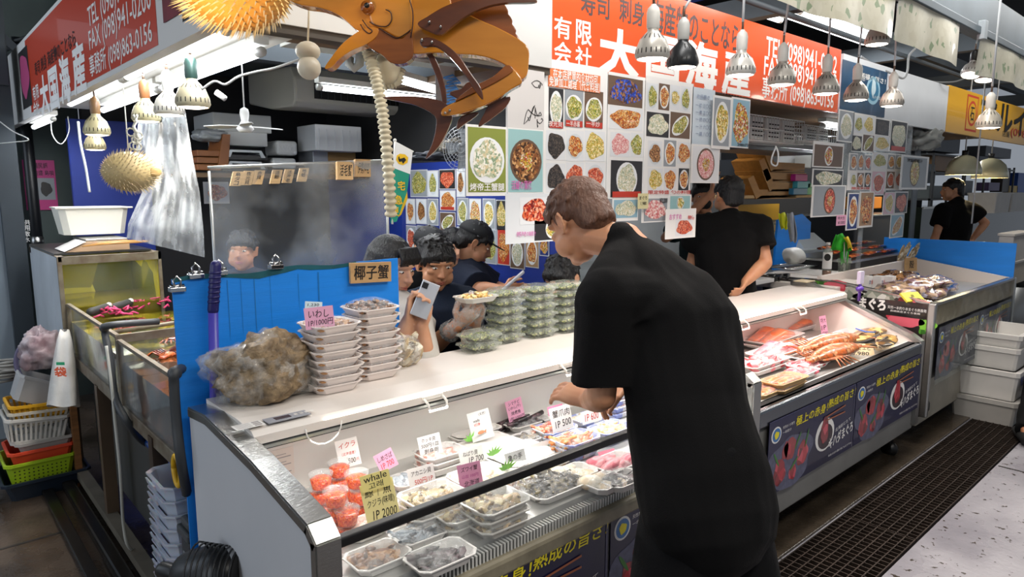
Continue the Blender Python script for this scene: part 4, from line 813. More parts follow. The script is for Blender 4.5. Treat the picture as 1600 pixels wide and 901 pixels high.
# trays on the counter
ZC = .957
def cstack(kind, desc, P, cnt, pitch, **k):
    R = random.Random(cnt)
    for i in range(cnt): pack(kind, (desc+', topmost') if i == cnt-1 else desc+', '+ordn[i], (P[0]+R.uniform(-.004, .004), P[1]+R.uniform(-.004, .004), ZC+i*pitch), k.get('rz', 0)+R.uniform(-.05, .05), group=desc, **{q: v for q, v in k.items() if q != 'rz'})
FT = mat('foam_pinkish', '#e9ded8', .55)
cstack('fried', 'foam tray of brown dried sea snails on the counter, front stack', (.985, 1.945), 8, .0265, w=.155, d=.145, h=.026, foam=FT, n=60, size=.009, hh=.016)
cstack('brown', 'foam tray of brown dried sea snails on the counter, rear stack', (1.16, 1.995), 9, .0262, w=.155, d=.145, h=.026, foam=FT, n=60, size=.010, hh=.03)
# clear packs of sea grapes
pk0 = None
def gpack(loc, label, rz=0):
    global pk0
    if pk0 is None:
        r = thing('sea_grape_pack', label, 'food pack', loc, rz, 'clear packs of sea grapes on the counter', False)
        k = [M().m(CLEAR2).ring([octo(.13, .095, 0, .02), octo(.15, .112, .022, .02), octo(.166, .128, .023, .02), octo(.166, .128, .026, .02)], True, False).build('base', None, r, False),
             heap(.12, .09, .016, .012, 60, .007, FD['green'], 3).build('sea_grapes', None, r, False),
             M().m(CLEAR2).ring([octo(.166, .128, .027, .02), octo(.15, .112, .029, .02), octo(.135, .10, .039, .03)], False, True).build('lid', None, r, False),
             M().m(BLACK).bb(-.03, .03, -.047, .047, .0005, .004).build('pad', None, r, False)]
        KIDS[r.name] = k; pk0 = r
    else:
        r = pk0.copy(); COL.objects.link(r); r.location = loc; r.rotation_euler = (0, 0, rz); r['label'] = label
        for ch in KIDS[pk0.name]: q = ch.copy(); COL.objects.link(q); q.parent = r
CLEAR2 = film('clear_pack', .25, .12, '#dfe4d8', .4, 20)
Pc = onz(745, 548, ZC); R = random.Random(5)
for (dx, dy, n, w) in ((.02, .03, 2, 'short front'), (.20, .085, 6, 'left tall'), (.375, .07, 6, 'middle tall'), (.545, .06, 6, 'right tall'), (.18, -.02+.0, 0, 'x')):
    for i in range(n): gpack((Pc.x+dx+R.uniform(-.004, .004), Pc.y+dy-.02+R.uniform(-.003, .003), ZC+i*.0365), 'clear pack of green sea grapes in the '+w+' stack, '+('topmost' if i == n-1 else ordn[i]), R.uniform(-.04, .04))
# ================================================================ PRICE CARDS
def card(label, c, w, h, y, col, lines, yaw=-22, roll=0, lean=10, ink=INK, name='price_card', grp='handwritten price cards in the near case', stick=True):
    """c = centre pixel, w/h in pixels, standing at depth y"""
    P = ony(c[0], c[1], y); D = (P-CAM).dot(FW); wm, hm = w*D/FPX, h*D/FPX
    R = Matrix.Rotation(math.radians(yaw), 3, 'Z') @ Matrix.Rotation(math.radians(-lean), 3, 'X') @ Matrix.Rotation(math.radians(roll), 3, 'Y')
    u, v = R @ V((1, 0, 0)), R @ V((0, 0, 1)); p = Panel(P-u*wm/2-v*hm/2, u, v, .0012); p.dk = .0005; p.board(0, 0, wm, hm, col)
    R2 = random.Random(int(c[0]))
    for (t, a, b, ww, hh, *ik) in lines: p.k = 1; p.text(t, a*wm, b*hm, ww*wm, hh*hm, ik[0] if ik else ink, .004, .12, R2.uniform(-.04, .06))
    return p.done(name, label, 'price card', grp)
YK = ['YK']
card('white price card reading 500 with red heading beside the roe cups', (544, 707), 34, 44, 1.86, PAPER, [('イクラ', .12, .68, .76, .2, INKR), ('（北海道産）', .2, .42, .62, .12, INKR), ('500', .42, .12, .34, .18), ('円', .8, .13, .12, .13, INKR)], roll=-8)
card('pink price card reading 1P 700 beside the roe cups', (603, 719), 30, 30, 1.80, PINK, [('しめさば', .1, .55, .8, .3), ('1P 700', .14, .14, .7, .3, INKR)], roll=-22)
card('tall yellow whale price card reading 1P 2000 at the front rail', (594, 783), 52, 64, 1.50, YELC, [('鯨｜魚', .08, .66, .8, .27), ('クジラ(味噌)', .1, .38, .82, .22), ('1P 2000', .2, .1, .72, .22)], roll=-9)
card('yellow card with the words whale and Korean on top of the tall yellow card', (587, 751), 46, 26, 1.50, mat('yellow_card2', '#efdf8e', .5), [('whale', .1, .52, .8, .4), ('고래', .22, .08, .5, .38)], roll=-9)
card('white price card for surf clam, for sashimi, with 500', (672, 695), 36, 32, 1.80, PAPER, [('ホッキ貝', .15, .7, .62, .2), ('500円/1皿', .1, .42, .78, .2), ('刺身用', .18, .08, .62, .28)], roll=-8)
card('white price card for whelk reading 500 yen 1P', (659, 745), 42, 34, 1.66, PAPER, [('アカニシ貝', .12, .6, .76, .24), ('500円/1P', .2, .2, .7, .26, INKR)], roll=-7)
card('white card with a small orange fish drawing at the back', (751, 664), 36, 46, 1.84, PAPER, [('（天然）', .5, .82, .32, .1), ('waila', .2, .64, .3, .1), ('切身', .2, .5, .3, .1, INKR)], roll=-10)
P = ony(752, 675, 1.825); m = M().m(mat('drawn_fish', '#d88a60', .5)); m.ball(P, (.016, .0012, .007), 10); m.slab([P+V((.012, -.001, 0)), P+V((.022, -.001, .007)), P+V((.022, -.001, -.007))], (0, .001, 0)); fcard = bpy.data.objects['price_card.006'] if 'price_card.006' in bpy.data.objects else None
fo = m.build('fish_drawing', None, fcard)
card('pink handwritten card reading 1000 yen hanging at the back wall', (805, 640), 30, 34, 1.93, PINK, [('シマチビ', .15, .75, .7, .17), ('いわし(干)', .1, .52, .75, .17), ('焼煮魚', .2, .3, .6, .18), ('1枚/1000円', .05, .06, .9, .18)], roll=-9, yaw=-10)
card('white card reading 1P 700 above the pink card', (737, 712), 40, 26, 1.70, PAPER, [('ねばり貝', .15, .55, .6, .3), ('1P 700', .35, .12, .6, .34, INK)], roll=-8)
card('pink card with Hokkaido writing rising over the black rail', (735, 745), 38, 44, 1.50, mat('pink_card_dark', '#d895b6', .5), [('ズワイ蟹', .14, .72, .7, .18), ('山出 100円', .14, .5, .7, .13, mat('ink_mag', '#b0408a', .6)), ('北海道', .18, .18, .66, .22)], roll=-6)
card('whitish card for turtle-foot barnacles near the rail', (807, 722), 34, 36, 1.62, mat('card_grey', '#dcdfe0', .4), [('亀の手', .12, .62, .7, .26), ('勝手塩', .14, .28, .74, .26), ('特価', .3, .06, .4, .12, INKR)], roll=-9)
card('white card with red 100 near the lettuce tray', (846, 700), 34, 20, 1.66, PAPER, [('100', .1, .3, .3, .42, INKR), ('海鮮市', .5, .35, .4, .3, mat('ink_green', '#3a8a5a', .6))], roll=-8)
card('white card reading crab claws 1P 500', (877, 653), 36, 38, 1.70, PAPER, [('蟹爪肉', .1, .58, .82, .3), ('1P 500', .16, .14, .76, .28)], roll=-9)
card('pink card peeking out behind the crab claw card', (868, 640), 26, 14, 1.74, mat('pink_card_deep', '#e07c9c', .5), [('サーモン', .1, .4, .8, .4)], roll=-7)
card('white card reading 1P 600 next to the man hand', (924, 650), 34, 20, 1.72, PAPER, [('1P 600', .15, .2, .7, .56, INKR)], roll=-8)
card('pink card lying on the pink tuna tray', (950, 710), 30, 16, 1.50, mat('pink_card_hot', '#ee7f98', .4), [('本まぐろ', .15, .35, .7, .35, INKR)], roll=-6, lean=50)
# iwashi card on tray stack
card('pink price card reading 1P 1000 yen on the front tray stack', (499, 496), 44, 34, 1.90, PINK, [('いわし', .12, .52, .7, .36), ('1P/1000円', .1, .12, .84, .3)], roll=-4, grp='cards on the counter', yaw=-26)
card('small torn white card reading 230 above the pink card', (490, 477), 26, 12, 1.96, mat('card_bluish', '#cfe6ea', .4), [('1,230', .15, .3, .66, .42)], roll=6, grp='cards on the counter')
# wooden signs
WL = mat('sign_plywood', '#c9a06c', .6, n=.25, ns=6, stretch=(1, 10, 10))
P = ony(581, 424, 2.15); m = thing('wooden_sign', 'plywood sign with brushed characters leaning on top of the blue board', 'sign', P)
p = Panel(P-V((.085, 0, .036)), (1, 0, -.04), (.02, 0, 1), .012); p.board(0, 0, .165, .072, WL).text('椰子蟹', .012, .012, .14, .05, INK, .018, .05); p.done('board', None, None, None, m)
ww = [(367, 278, '島タコ'), (384, 277, '夜光貝'), (401, 276, '赤貝'), (429, 275, '活鮑'), (448, 274, '活海老'), (471, 272, '地蛤')]
for i, (x, y, t) in enumerate(ww):
    P = ony(x, y, 2.40); p = Panel(P+V((-.018, 0, -.026)), (1, 0, .0), (.35, .15, 1), .008); p.dk = .0006; p.board(0, 0, .036, .052, WOOD)
    for k, ch in enumerate(t): p.text(ch, .010, .034-k*.016, .017, .015, INK, .01)
    p.done('wooden_tag', ['small wooden price tag, leftmost on the clear partition edge', 'small wooden price tag, second from left on the partition edge', 'small wooden price tag, third from left on the partition edge', 'small wooden price tag, fourth from left on the partition edge', 'small wooden price tag, fifth from left on the partition edge', 'small wooden price tag, sixth and last of the small ones on the partition edge'][i], 'price tag', 'wooden price tags on the clear partition')
for i, (x, y, t) in enumerate(((540, 266, '活毛蟹'), (568, 262, '伊勢海老'))):
    P = ony(x, y, 2.38); p = Panel(P+V((-.035, 0, -.034)), (1, 0, 0), (.1, .15, 1), .014); p.dk = .0006; p.board(0, 0, .066, .068, WL if i else mat('plywood_light', '#d9b07a', .6)).text(t, .008, .012, .05, .045, INK, .01, .1); p.done('wooden_tag', ['larger pale wooden tag near the right end of the clear partition', 'larger striped wooden tag beside the spiral hose'][i], 'price tag', 'wooden price tags on the clear partition')
# clear partition
c = thing('clear_partition', 'hazy clear vinyl partition standing behind the blue board', 'partition', (.8, 2.36, 0))
PM = film('partition_vinyl', .30, .2, '#d4d6d2', .9, 3.2, mask=.24)
m = M().m(PM); vs = []; fs = []; nx, nz = 24, 10
for i in range(nx+1):
    for j in range(nz+1):
        x = .80+.68*i/nx; z = 1.15+(.50+.045*i/nx)*j/nz; vs.append((x, 2.40+.012*math.sin(i*.7+j*.3)+.01*math.cos(j*.9), z))
for i in range(nx):
    for j in range(nz): fs.append((i*(nz+1)+j, (i+1)*(nz+1)+j, (i+1)*(nz+1)+j+1, i*(nz+1)+j+1))
m.add(vs, fs, True); m.build('vinyl_sheet', None, c)
m = M().m(mat('frame_alu', '#b8bab8', .35, .8)); m.tube([(1.485, 2.40, 1.0), (1.485, 2.40, 1.70)], .006); m.tube([(.80, 2.40, 1.0), (.80, 2.40, 1.64)], .005); m.tube([(.80, 2.41, 1.652), (1.485, 2.41, 1.694)], .005); m.build('frame', None, c)
# ================================================================ BUNDLES ON THE COUNTER
def lump(name, label, cat, c, r, matl, sd, amp=.2, fr=9, wrapm=None, wamp=.1, n=48, flatb=True, lobes=1):
    t = thing(name, label, cat, (c[0], c[1], c[2]))
    def shape(sc, am, f, off):
        m = M().ball((0, 0, 0), 1, n); vs = []
        for v in m.v:
            q = V(v); w = 1+am*noise.noise(q*f*.25+V((sd+off, 0, 0)))+am*.5*noise.noise(q*f+V((0, sd, off)))
            x, y, z = q.x*r[0]*w*sc, q.y*r[1]*w*sc, q.z*r[2]*w*sc; z = max(z, -r[2]*.78) if flatb else z; vs.append((c[0]+x, c[1]+y, c[2]+r[2]*.78+z+.001))
        m.v = vs; return m
    shape(.965, amp*.9, fr, 0).build(cat.replace(' ', '_')+'_fill' if False else 'contents', matl, t)
    if wrapm: shape(1.0, amp, fr*.7, 0).build('wrap', wrapm, t)
    return t
lump('dried_seafood_bundle', 'big film-wrapped bundle of brown dried seafood on the counter corner', 'wrapped bundle', (.79, 2.0, .957), (.165, .115, .105), mat('dried_brown', '#a88f6c', .5, n=.6, ns=34, col2='#3c2f22', bump=1.0, bs=50), 3, .42, 7, film('bundle_film', .17, .12, '#e8e4de', 1.0, 22, mask=.17))
c = thing('shell_bundle', 'clear bag of stacked pale fan-shaped shells beside the tray stacks', 'shell bag', (1.31, 2.03, .957))
SHM = foodmat('pale_shell', ['#c8b088', '#e8dcc0', '#a88c60', '#f0e8d4'], 40, .4, .2, .4); R = random.Random(3)
for i in range(26):
    g = R.uniform(0, 6.28); rr = .045*math.sqrt(R.random()); z = .975+.075*R.random(); rot = Euler((R.uniform(-1.2, 1.2), R.uniform(-1.2, 1.2), g)).to_matrix()
    m = M().m(SHM); prof = []; ctr = V((1.31+rr*math.cos(g), 2.03+rr*math.sin(g)*.8, z)); ring0 = []; 
    pts = [V((math.cos(a)*.028*(1+.06*(k % 2)), math.sin(a)*.03*(1+.06*(k % 2)), 0)) for k, a in enumerate([-2.0+4.0*q/14 for q in range(15)])]+[V((-.012, 0, 0))]
    vs = [ctr+rot @ V((0, 0, .010))]+[ctr+rot @ p_ for p_ in pts]; m.add(vs, [(0, 1+k, 1+(k+1) % 16) for k in range(16)], True); o = m.build('shell', None, c); so = o.modifiers.new('s', 'SOLIDIFY'); so.thickness = .0025
m = M().m(film('bag_film', .2, .12, '#ffffff', 1, 20, mask=.15)); m.ball((1.31, 2.03, 1.012), (.068, .06, .056), 20); m.build('bag', None, c)

# ================================================================ MARLIN CARVING
c = thing('marlin_carving', 'large varnished wooden marlin carving hanging above the counter', 'wood carving', tuple(at(650, 120, 1.78)))
MC = at(650, 100, 1.78); NH = -_f
def mp(x, y, off=0): d = ray(x, y); t = (MC-CAM).dot(NH)/d.dot(NH); return CAM+d*t+NH*off
MW = mat('varnished_gold', '#dc9232', .22, n=.35, ns=3, col2='#b8701e', coat=.6, stretch=(1, 1, 5)); MD = mat('varnished_dark', '#6e3818', .28, n=.4, ns=5, col2='#4a2410', coat=.5, stretch=(2, 2, 6)); MM = mat('varnished_mid', '#a05a20', .25, n=.35, ns=5, col2='#7a4014', coat=.5, stretch=(1, 1, 8))
def spl(pts, n=5):
    out = []; k = len(pts)
    for i in range(k):
        p0, p1, p2, p3 = [pts[(i+j-1) % k] for j in range(4)]
        for q in range(n):
            t = q/n; out.append(tuple(.5*((2*p1[a])+(-p0[a]+p2[a])*t+(2*p0[a]-5*p1[a]+4*p2[a]-p3[a])*t*t+(-p0[a]+3*p1[a]-3*p2[a]+p3[a])*t**3) for a in (0, 1)))
    return out
def plate(name, pts, off, th, material, smooth=4, bev=.004, label=None):
    P = spl(pts, smooth) if smooth > 1 else pts; m = M().m(material); m.slab([mp(x, y, off) for x, y in P], -NH*th); o = m.build(name, None, c, bevel=bev)
    if label: o['label'] = label
    return o
plate('body', [(420, -20), (475, 5), (505, 14), (532, 27), (555, 46), (567, 50), (600, 48), (640, 84), (652, 82), (690, 84), (735, 86), (765, 92), (785, 100), (799, 112), (806, 118), (816, 95), (822, 82), (826, 78), (827, 110), (824, 122), (805, 100), (806, 118), (826, 100), (826, 80), (818, 66), (780, 45), (740, 28), (700, 0), (690, -60), (560, -90), (470, -50)][:0] or
      [(400, -34), (460, 4), (500, 12), (530, 24), (556, 46), (572, 52), (590, 54), (620, 76), (648, 84), (680, 82), (712, 84), (744, 86), (772, 93), (795, 105), (808, 118), (814, 124), (823, 117), (826, 100), (826, 78), (815, 64), (780, 44), (740, 26), (705, 5), (690, -60), (560, -95), (470, -70)], 0, .055, MW, 4, .012)
plate('lower_jaw', [(575, 44), (592, 46), (590, 58), (575, 70), (552, 80), (534, 92), (519, 107), (509, 107), (520, 90), (536, 70), (556, 54)], .012, .045, MW, 4, .008)
plate('throat', [(593, 45), (625, 62), (641, 50), (645, 60), (646, 88), (632, 100), (612, 99), (597, 86), (575, 72), (588, 60)], .010, .04, MM, 4, .008)
plate('gill_cover', [(585, -40), (640, -20), (643, 10), (643, 50), (625, 60), (600, 48), (580, 34), (578, 0)], .006, .02, mat('varnished_light', '#d8983c', .2, n=.25, ns=3, col2='#b8742a', coat=.6, stretch=(1, 1, 4)), 4, .004)
plate('tail_stalk', [(795, 105), (816, 128), (800, 140), (770, 160), (730, 176), (696, 182), (690, 176), (700, 166), (740, 148), (775, 125)], .018, .05, MW, 4, .008)
plate('tail_stalk_ridge', [(792, 104), (802, 112), (790, 122), (765, 136), (735, 150), (712, 160), (735, 140), (770, 122)], .024, .03, MM, 4, .003)
plate('tail_fin', [(596, 151), (640, 149), (680, 154), (700, 164), (706, 180), (700, 200), (685, 228), (668, 245), (664, 246), (674, 225), (680, 200), (678, 180), (650, 164), (620, 157)], -.01, .02, MD, 3, .004)
plate('pectoral_fin', [(656, 44), (672, 32), (700, 16), (740, 4), (790, 3), (836, 7), (830, 11), (790, 12), (760, 18), (730, 32), (706, 50), (692, 60), (675, 55)], .045, .018, MD, 4, .004)
plate('pelvic_fin', [(661, 70), (675, 66), (695, 74), (718, 92), (738, 120), (753, 142), (756, 160), (745, 148), (728, 122), (706, 96), (685, 80), (665, 80)], .06, .016, MD, 4, .004)
plate('pelvic_fin', [(663, 78), (676, 84), (688, 110), (695, 140), (696, 160), (690, 158), (684, 130), (672, 98)], -.02, .016, MD, 4, .004)
plate('anal_fin', [(702, 144), (720, 138), (730, 128), (746, 128), (742, 142), (722, 154), (712, 152)], -.005, .016, MD, 4, .003)
plate('rear_fin', [(797, 149), (790, 166), (775, 178), (762, 188), (750, 196), (747, 194), (756, 176), (766, 160)], -.02, .016, MD, 3, .003)
plate('rear_fin', [(748, 174), (738, 184), (726, 192), (712, 201), (716, 184), (730, 176)], -.02, .016, MD, 3, .003)
saw = [(690, -60), (700, 4), (740, 26), (780, 46), (813, 64)]
for (x, y) in ((808, 52), (803, 38), (797, 22), (790, 6), (782, -12), (772, -32)): saw += [(x+4, y+8), (x, y+1), (x-3, y-2)]
plate('dorsal_fin', saw, -.012, .018, MM, 1, .003)
plate('bill', [(430, -28), (470, 0), (440, -16), (330, -62), (240, -92), (330, -76), (430, -56)], .01, .03, MW, 3, .006)
for x in (560, 700): m = M().m(STEEL); q = mp(x, -70, -.03); m.tube([q, V((q.x, q.y, 2.9))], .002, 6); m.build('hanging_wire', None, c)
m = M().m(MM); m.tube([mp(576, 14, .0), mp(576, 14, .02)], .0165, 20); m.ball(mp(576, 14, .018), .0135, 16); e = m.build('eye', None, c); m = M().m(BLACK); m.ball(mp(577, 13, .030), .007, 12); m.build('pupil', None, e)
GRV = mat('groove_dark', '#3a1a0a', .5)
def grv(pts, w=.0016, off=.013): m = M().m(GRV); P = spl(pts+pts[::-1], 4)[:len(pts)*4-3]; m.tube([mp(x, y, off) for x, y in P], w, 6); m.build('carved_line', None, c)
grv([(579, 36), (590, 42), (605, 43), (613, 34), (612, 22), (604, 17)]); grv([(568, 33), (576, 44), (583, 50), (578, 54), (570, 48), (565, 40)]); grv([(641, 2), (646, 20), (646, 40), (643, 60)]); grv([(594, 46), (610, 56), (622, 61), (636, 54), (643, 48)])
m = M().m(STEEL)
for x, y, of in ((675, 43, .062), (692, 50, .062), (665, 72, .078), (680, 75, .078), (697, 178, .03), (704, 174, .03)): m.tube([mp(x, y, of-.016), mp(x, y, of+.001)], .003, 8)
m.build('bolt', None, c)
# ================================================================ PUFFER FISH
def puffer(label, C0, r, sd, dirv, spn=520, sl=.022, lit=False, col='#cdb682'):
    t = thing('puffer_fish', label, 'dried puffer fish', tuple(C0)); PM_ = mat('puffer_skin'+('_warm' if lit else ''), col, .55, n=.3, ns=20, bump=.4, bs=60, sss=.15 if lit else 0)  # lit skin carries the warm glow in its colour
    C0 = V(C0); m = M().m(PM_); m.ball(C0, r, 36); d = V(dirv).normalized()
    m.tube([C0+d*r[0]*.85, C0+d*r[0]*1.12], [.022, .012], 12); m.build('body', None, t)
    m = M().m(mat('puffer_spine', '#d8c49a', .5)); m.smooth = False
    for i in range(spn):
        z = 1-2*(i+.5)/spn; a = i*2.39996; q = V((math.sqrt(1-z*z)*math.cos(a), math.sqrt(1-z*z)*math.sin(a), z)); n = V((q.x/r[0], q.y/r[1], q.z/r[2])).normalized()
        p0 = C0+V((q.x*r[0], q.y*r[1], q.z*r[2])); o1 = n.orthogonal().normalized(); o2 = n.cross(o1); b = .0022; l = sl*(.8+.4*random.random()); tip = p0+n*l+d*l*-.5
        m.add([p0+o1*b, p0-o1*b*.5+o2*b*.87, p0-o1*b*.5-o2*b*.87, tip], [(0, 1, 3), (1, 2, 3), (2, 0, 3)], False)
    m.build('spines', None, t)['kind'] = 'stuff'
    m = M().m(mat('puffer_fin', '#b89c64', .5)); m.ball(C0-d*r[0]*1.05, (.02, .006, .018), 10); m.build('tail', None, t)
    m = M().m(BLACK); m.ball(C0+d*r[0]*.55+V((0, 0, r[2]*.45))+(CAM-C0).normalized()*r[0]*.6, .008, 10); m.build('eye', None, t)
    m = M().m(mat('white_string', '#d8d4c8', .7)); m.tube([C0+V((0, 0, r[2]*.98)), C0+V((.0, 0, r[2]+.22))], .002, 6); m.build('hanging_cord', None, t)
    return t
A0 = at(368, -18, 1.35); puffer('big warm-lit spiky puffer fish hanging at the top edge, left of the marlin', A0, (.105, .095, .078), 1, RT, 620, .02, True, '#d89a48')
lt = bpy.data.lights.new('puffer_fill', 'SPOT'); lt.energy = 8; lt.spot_size = .75; lt.color = (1, .72, .36); lt.shadow_soft_size = .03; lo = bpy.data.objects.new('puffer_fill', lt); COL.objects.link(lo); lo.location = A0-V((0, 0, .16))+(CAM-A0).normalized()*.04-V((0,0,0))  # added spot on the camera side, warms the big puffer
lo.location = A0+(CAM-A0).normalized()*.35-RT*.15-V((0, 0, .12)); lo.rotation_euler = (A0-lo.location).to_track_quat('-Z', 'Y').to_euler()
puffer('small pale spiky puffer fish hanging before the blue panel', at(203, 268, 2.45), (.088, .078, .070), 2, -RT, 420, .016)
# ================================================================ LAMPS
def lamp(label, loc, cord_top, body='#c9c4b4', ring='#d8c8b0', sock='#d4d2c8', s=1.0, power=3.0, col=(1, .93, .86), group='hanging spot lamps', cordcol='#b8bcc0', cr=.005, dim=False, tilt=0, yellow=False):
    t = thing('spot_lamp', label, 'spot lamp', loc, 0, group); x, y, z = loc
    R = Matrix.Rotation(tilt, 3, 'Y'); T = lambda p: V(loc)+R @ V(p)
    def lth(name, prof, material, n=24, cap=False):
        m = M().m(material); m.lathe([(r*s, zz*s) for r, zz in prof], loc, n, R, cap); return m.build(name, None, t)
    bm_ = mat('lamp_body'+body, body, .35, .3 if not dim else 0); lth('lamp_body', [(.050, .0), (.057, .012), (.055, .030), (.043, .062), (.026, .080), (.019, .088), (.018, .100)], bm_)
    m = M().m(BLKM)
    for i in range(22):
        g = 2*math.pi*i/22; 
        for (ra, za, rb, zb_) in ((.0575, .014, .0555, .030),): m.add([T((ra*s*math.cos(g-.03), ra*s*math.sin(g-.03), za*s)), T((ra*s*math.cos(g+.03), ra*s*math.sin(g+.03), za*s)), T((rb*s*1.01*math.cos(g+.03), rb*s*1.01*math.sin(g+.03), zb_*s)), T((rb*s*1.01*math.cos(g-.03), rb*s*1.01*math.sin(g-.03), zb_*s))], [(0, 1, 2, 3)], False)
    for i in range(16):
        g = 2*math.pi*i/16; ra, za, rb, zb_ = .0435, .062, .030, .0775; m.add([T((ra*s*1.01*math.cos(g-.04), ra*s*1.01*math.sin(g-.04), za*s)), T((ra*s*1.01*math.cos(g+.04), ra*s*1.01*math.sin(g+.04), za*s)), T((rb*s*1.02*math.cos(g+.04), rb*s*1.02*math.sin(g+.04), zb_*s)), T((rb*s*1.02*math.cos(g-.04), rb*s*1.02*math.sin(g-.04), zb_*s))], [(0, 1, 2, 3)], False)
    m.build('cooling_slots', None, t)
    e = M().m(mat('lamp_glow', '#fff1e2', .5, emit=9)); e.lathe([(.048*s, .002*s), (.03*s, -.003*s), (0, -.005*s)], loc, 20, R); e.build('lens', None, t)
    lth('socket', [(.019, .095), (.021, .10), (.022, .145), (.018, .160), (.010, .168), (.008, .172)], mat('lamp_socket'+sock, sock, .4), 16)
    top = T((0, 0, .17*s)); m = M().m(mat('cord_brown', '#5a4638', .6)); m.tube([top, top+V((0, 0, .04))], .0045, 8); m.build('cord_joint', None, t)
    m = M().m(mat('cord'+cordcol, cordcol, .6)); m.tube([top+V((0, 0, .03)), V(cord_top)], cr, 8); m.build('cord', None, t)
    l = bpy.data.lights.new('spot', 'SPOT'); l.energy = power*9; l.spot_size = 2.0; l.spot_blend = .7; l.color = col; l.shadow_soft_size = .04
    lo = bpy.data.objects.new('spot', l); COL.objects.link(lo); lo.parent = t; lo.location = (0, 0, -.015); lo.rotation_euler = (0, tilt, 0)
    return t
YL = 1.40
for i, (px, py, top, body, s, lab, sk) in enumerate([
  (1019, 93, (1040, -10), '#b4b0a8', 1.0, 'silver spot lamp leftmost in front of the orange sign', '#cfcdc6'), (1066, 106, (1084, -10), '#26282b', .98, 'black spot lamp in front of the orange sign', '#b8b8b4'), (1157, 118, (1163, -10), '#c8c6c0', .95, 'white spot lamp in front of the last big sign character', '#e4e2dc'),
  (1221, 133, (1234, -10), '#a8a49c', .97, 'silver spot lamp in front of the telephone numbers', '#d4d2cc'), (1290, 147, (1300, -10), '#a8a49c', 1.0, 'silver spot lamp at the right end of the orange sign', '#d4d2cc'), (1337, 157, (1352, -10), '#a09c94', 1.0, 'silver spot lamp in front of the blue poster', '#d4d2cc'), (1393, 166, (1403, 5), '#9c968e', 1.0, 'silver spot lamp right of the blue poster', '#d4d2cc')]):
    z = 2.0; P = onz(px, py, z); Y = P.y; tp = ony(top[0], top[1], Y); 
    lamp(lab, tuple(P), (tp.x, Y, tp.z), body, '#d8c8b0', sk, s, 1.6, (1, .92, .84) if px < 1200 else (1, .84, .76), 'spot lamps hanging before the orange sign')
P = ony(1370, 70, 1.38); lamp('silver spot lamp fixed high on the floral curtain beam', tuple(P), (P.x, 1.38, P.z+.3), '#a8a49c', sock='#c8c6c0', power=2)
P = ony(1516, 118, 1.38); lamp('white spot lamp with black socket, left one of the pair under the beam', tuple(P), (P.x+.1, 1.38, P.z+.26), '#b8b8b4', sock='#1c1c1e', power=2, tilt=.35)
P = ony(1537, 126, 1.36); lamp('white spot lamp with black socket, right one of the pair under the beam', tuple(P), (P.x+.04, 1.36, P.z+.26), '#b8b8b4', sock='#1c1c1e', power=2, tilt=.2)
P = onz(1544, 200, 1.88); lamp('cream spot lamp on a long cord before the yellow sign', tuple(P), (P.x, P.y, 2.5), '#d8d0c0', sock='#e0dcd2', power=2)
for (px, py, z, body, sk, lab, s) in [(152, 211, 1.83, '#b8ae88', '#7a5a38', 'yellowed spot lamp with brown socket, front one under the left sign', .95), (149, 234, 1.80, '#a89c78', '#7a5a38', 'farthest yellowed spot lamp under the left sign, lowest one', .9),
   (229, 190, 1.86, '#c0b690', '#8a5a34', 'cream spot lamp with rusty socket under the left sign', .95), (265, 180, 1.86, '#c8c4b8', '#d8d6ce', 'white spot lamp between two others under the left sign', .95), (302, 168, 1.88, '#b8ae90', '#1f3a34', 'spot lamp with dark green socket, nearest the plastic curtain', 1.0)]:
    D = {152: 3.0, 149: 3.5, 229: 2.75, 265: 2.55, 302: 2.35}[px]; P = at(px, py, D); lamp(lab, tuple(P), (P.x, P.y, 2.08), body, sock=sk, s=s, power=1.5, col=(1, .93, .84), group='spot lamps under the left sign', cordcol='#6a6a66')
# fluorescent tubes
TUBE = mat('tube_glow', '#f4f8ff', .5, emit=7)
def tube(label, a, b, r=.014, power=10, housing=True, name='fluorescent_lamp', g='fluorescent lamps', hcol=None):
    a, b = V(a), V(b); c = thing(name, label, 'fluorescent lamp', tuple((a+b)/2), 0, g); d = (b-a).normalized()
    m = M().m(TUBE); m.tube([a+d*.02, b-d*.02], r, 12); m.build('tube', None, c); m = M().m(mat('tube_cap', '#c8c8c4', .4, .3)); m.tube([a, a+d*.03], r*1.08, 12); m.build('end_cap', None, c); m = M().m(MT['tube_cap']); m.tube([b-d*.03, b], r*1.08, 12); m.build('end_cap', None, c)
    if housing:
        m = M().m(hcol or mat('lamp_housing', '#d6d6d0', .45)); s = d.cross(V((0, 0, 1))).normalized()*r*3.2; z = V((0, 0, r*1.6)); m.slab([a-s*.5+z, a+s*.5+z, b+s*.5+z, b-s*.5+z], (0, 0, r*1.8)); m.build('housing', None, c)
    l = bpy.data.lights.new('tube_light', 'AREA'); l.shape = 'RECTANGLE'; l.size = (b-a).length; l.size_y = r*2; l.energy = power; l.color = (.95, .97, 1)
    lo = bpy.data.objects.new('tube_light', l); COL.objects.link(lo); lo.parent = c; lo.location = (0, 0, -r*1.2); lo.rotation_euler = (0, 0, math.atan2(d.y, d.x)); return c
tube('fluorescent tube nearest the camera under the left sign', (.80, 2.15, 2.055), (.80, 3.35, 2.055), .018, 6); tube('fluorescent tube farther along under the left sign', (.80, 3.4, 2.055), (.80, 4.6, 2.055), .018, 5)
tube('inner fluorescent tube nearest the camera, beside the plywood ceiling', (.98, 2.35, 2.04), (.98, 3.5, 2.04), .016, 5); tube('inner fluorescent tube farther along the left stall ceiling', (.98, 3.55, 2.04), (.98, 4.7, 2.04), .016, 4)
tube('small fluorescent tube below the far end of the left sign', (.74, 4.75, 1.98), (.74, 5.5, 1.98), .014, 3)
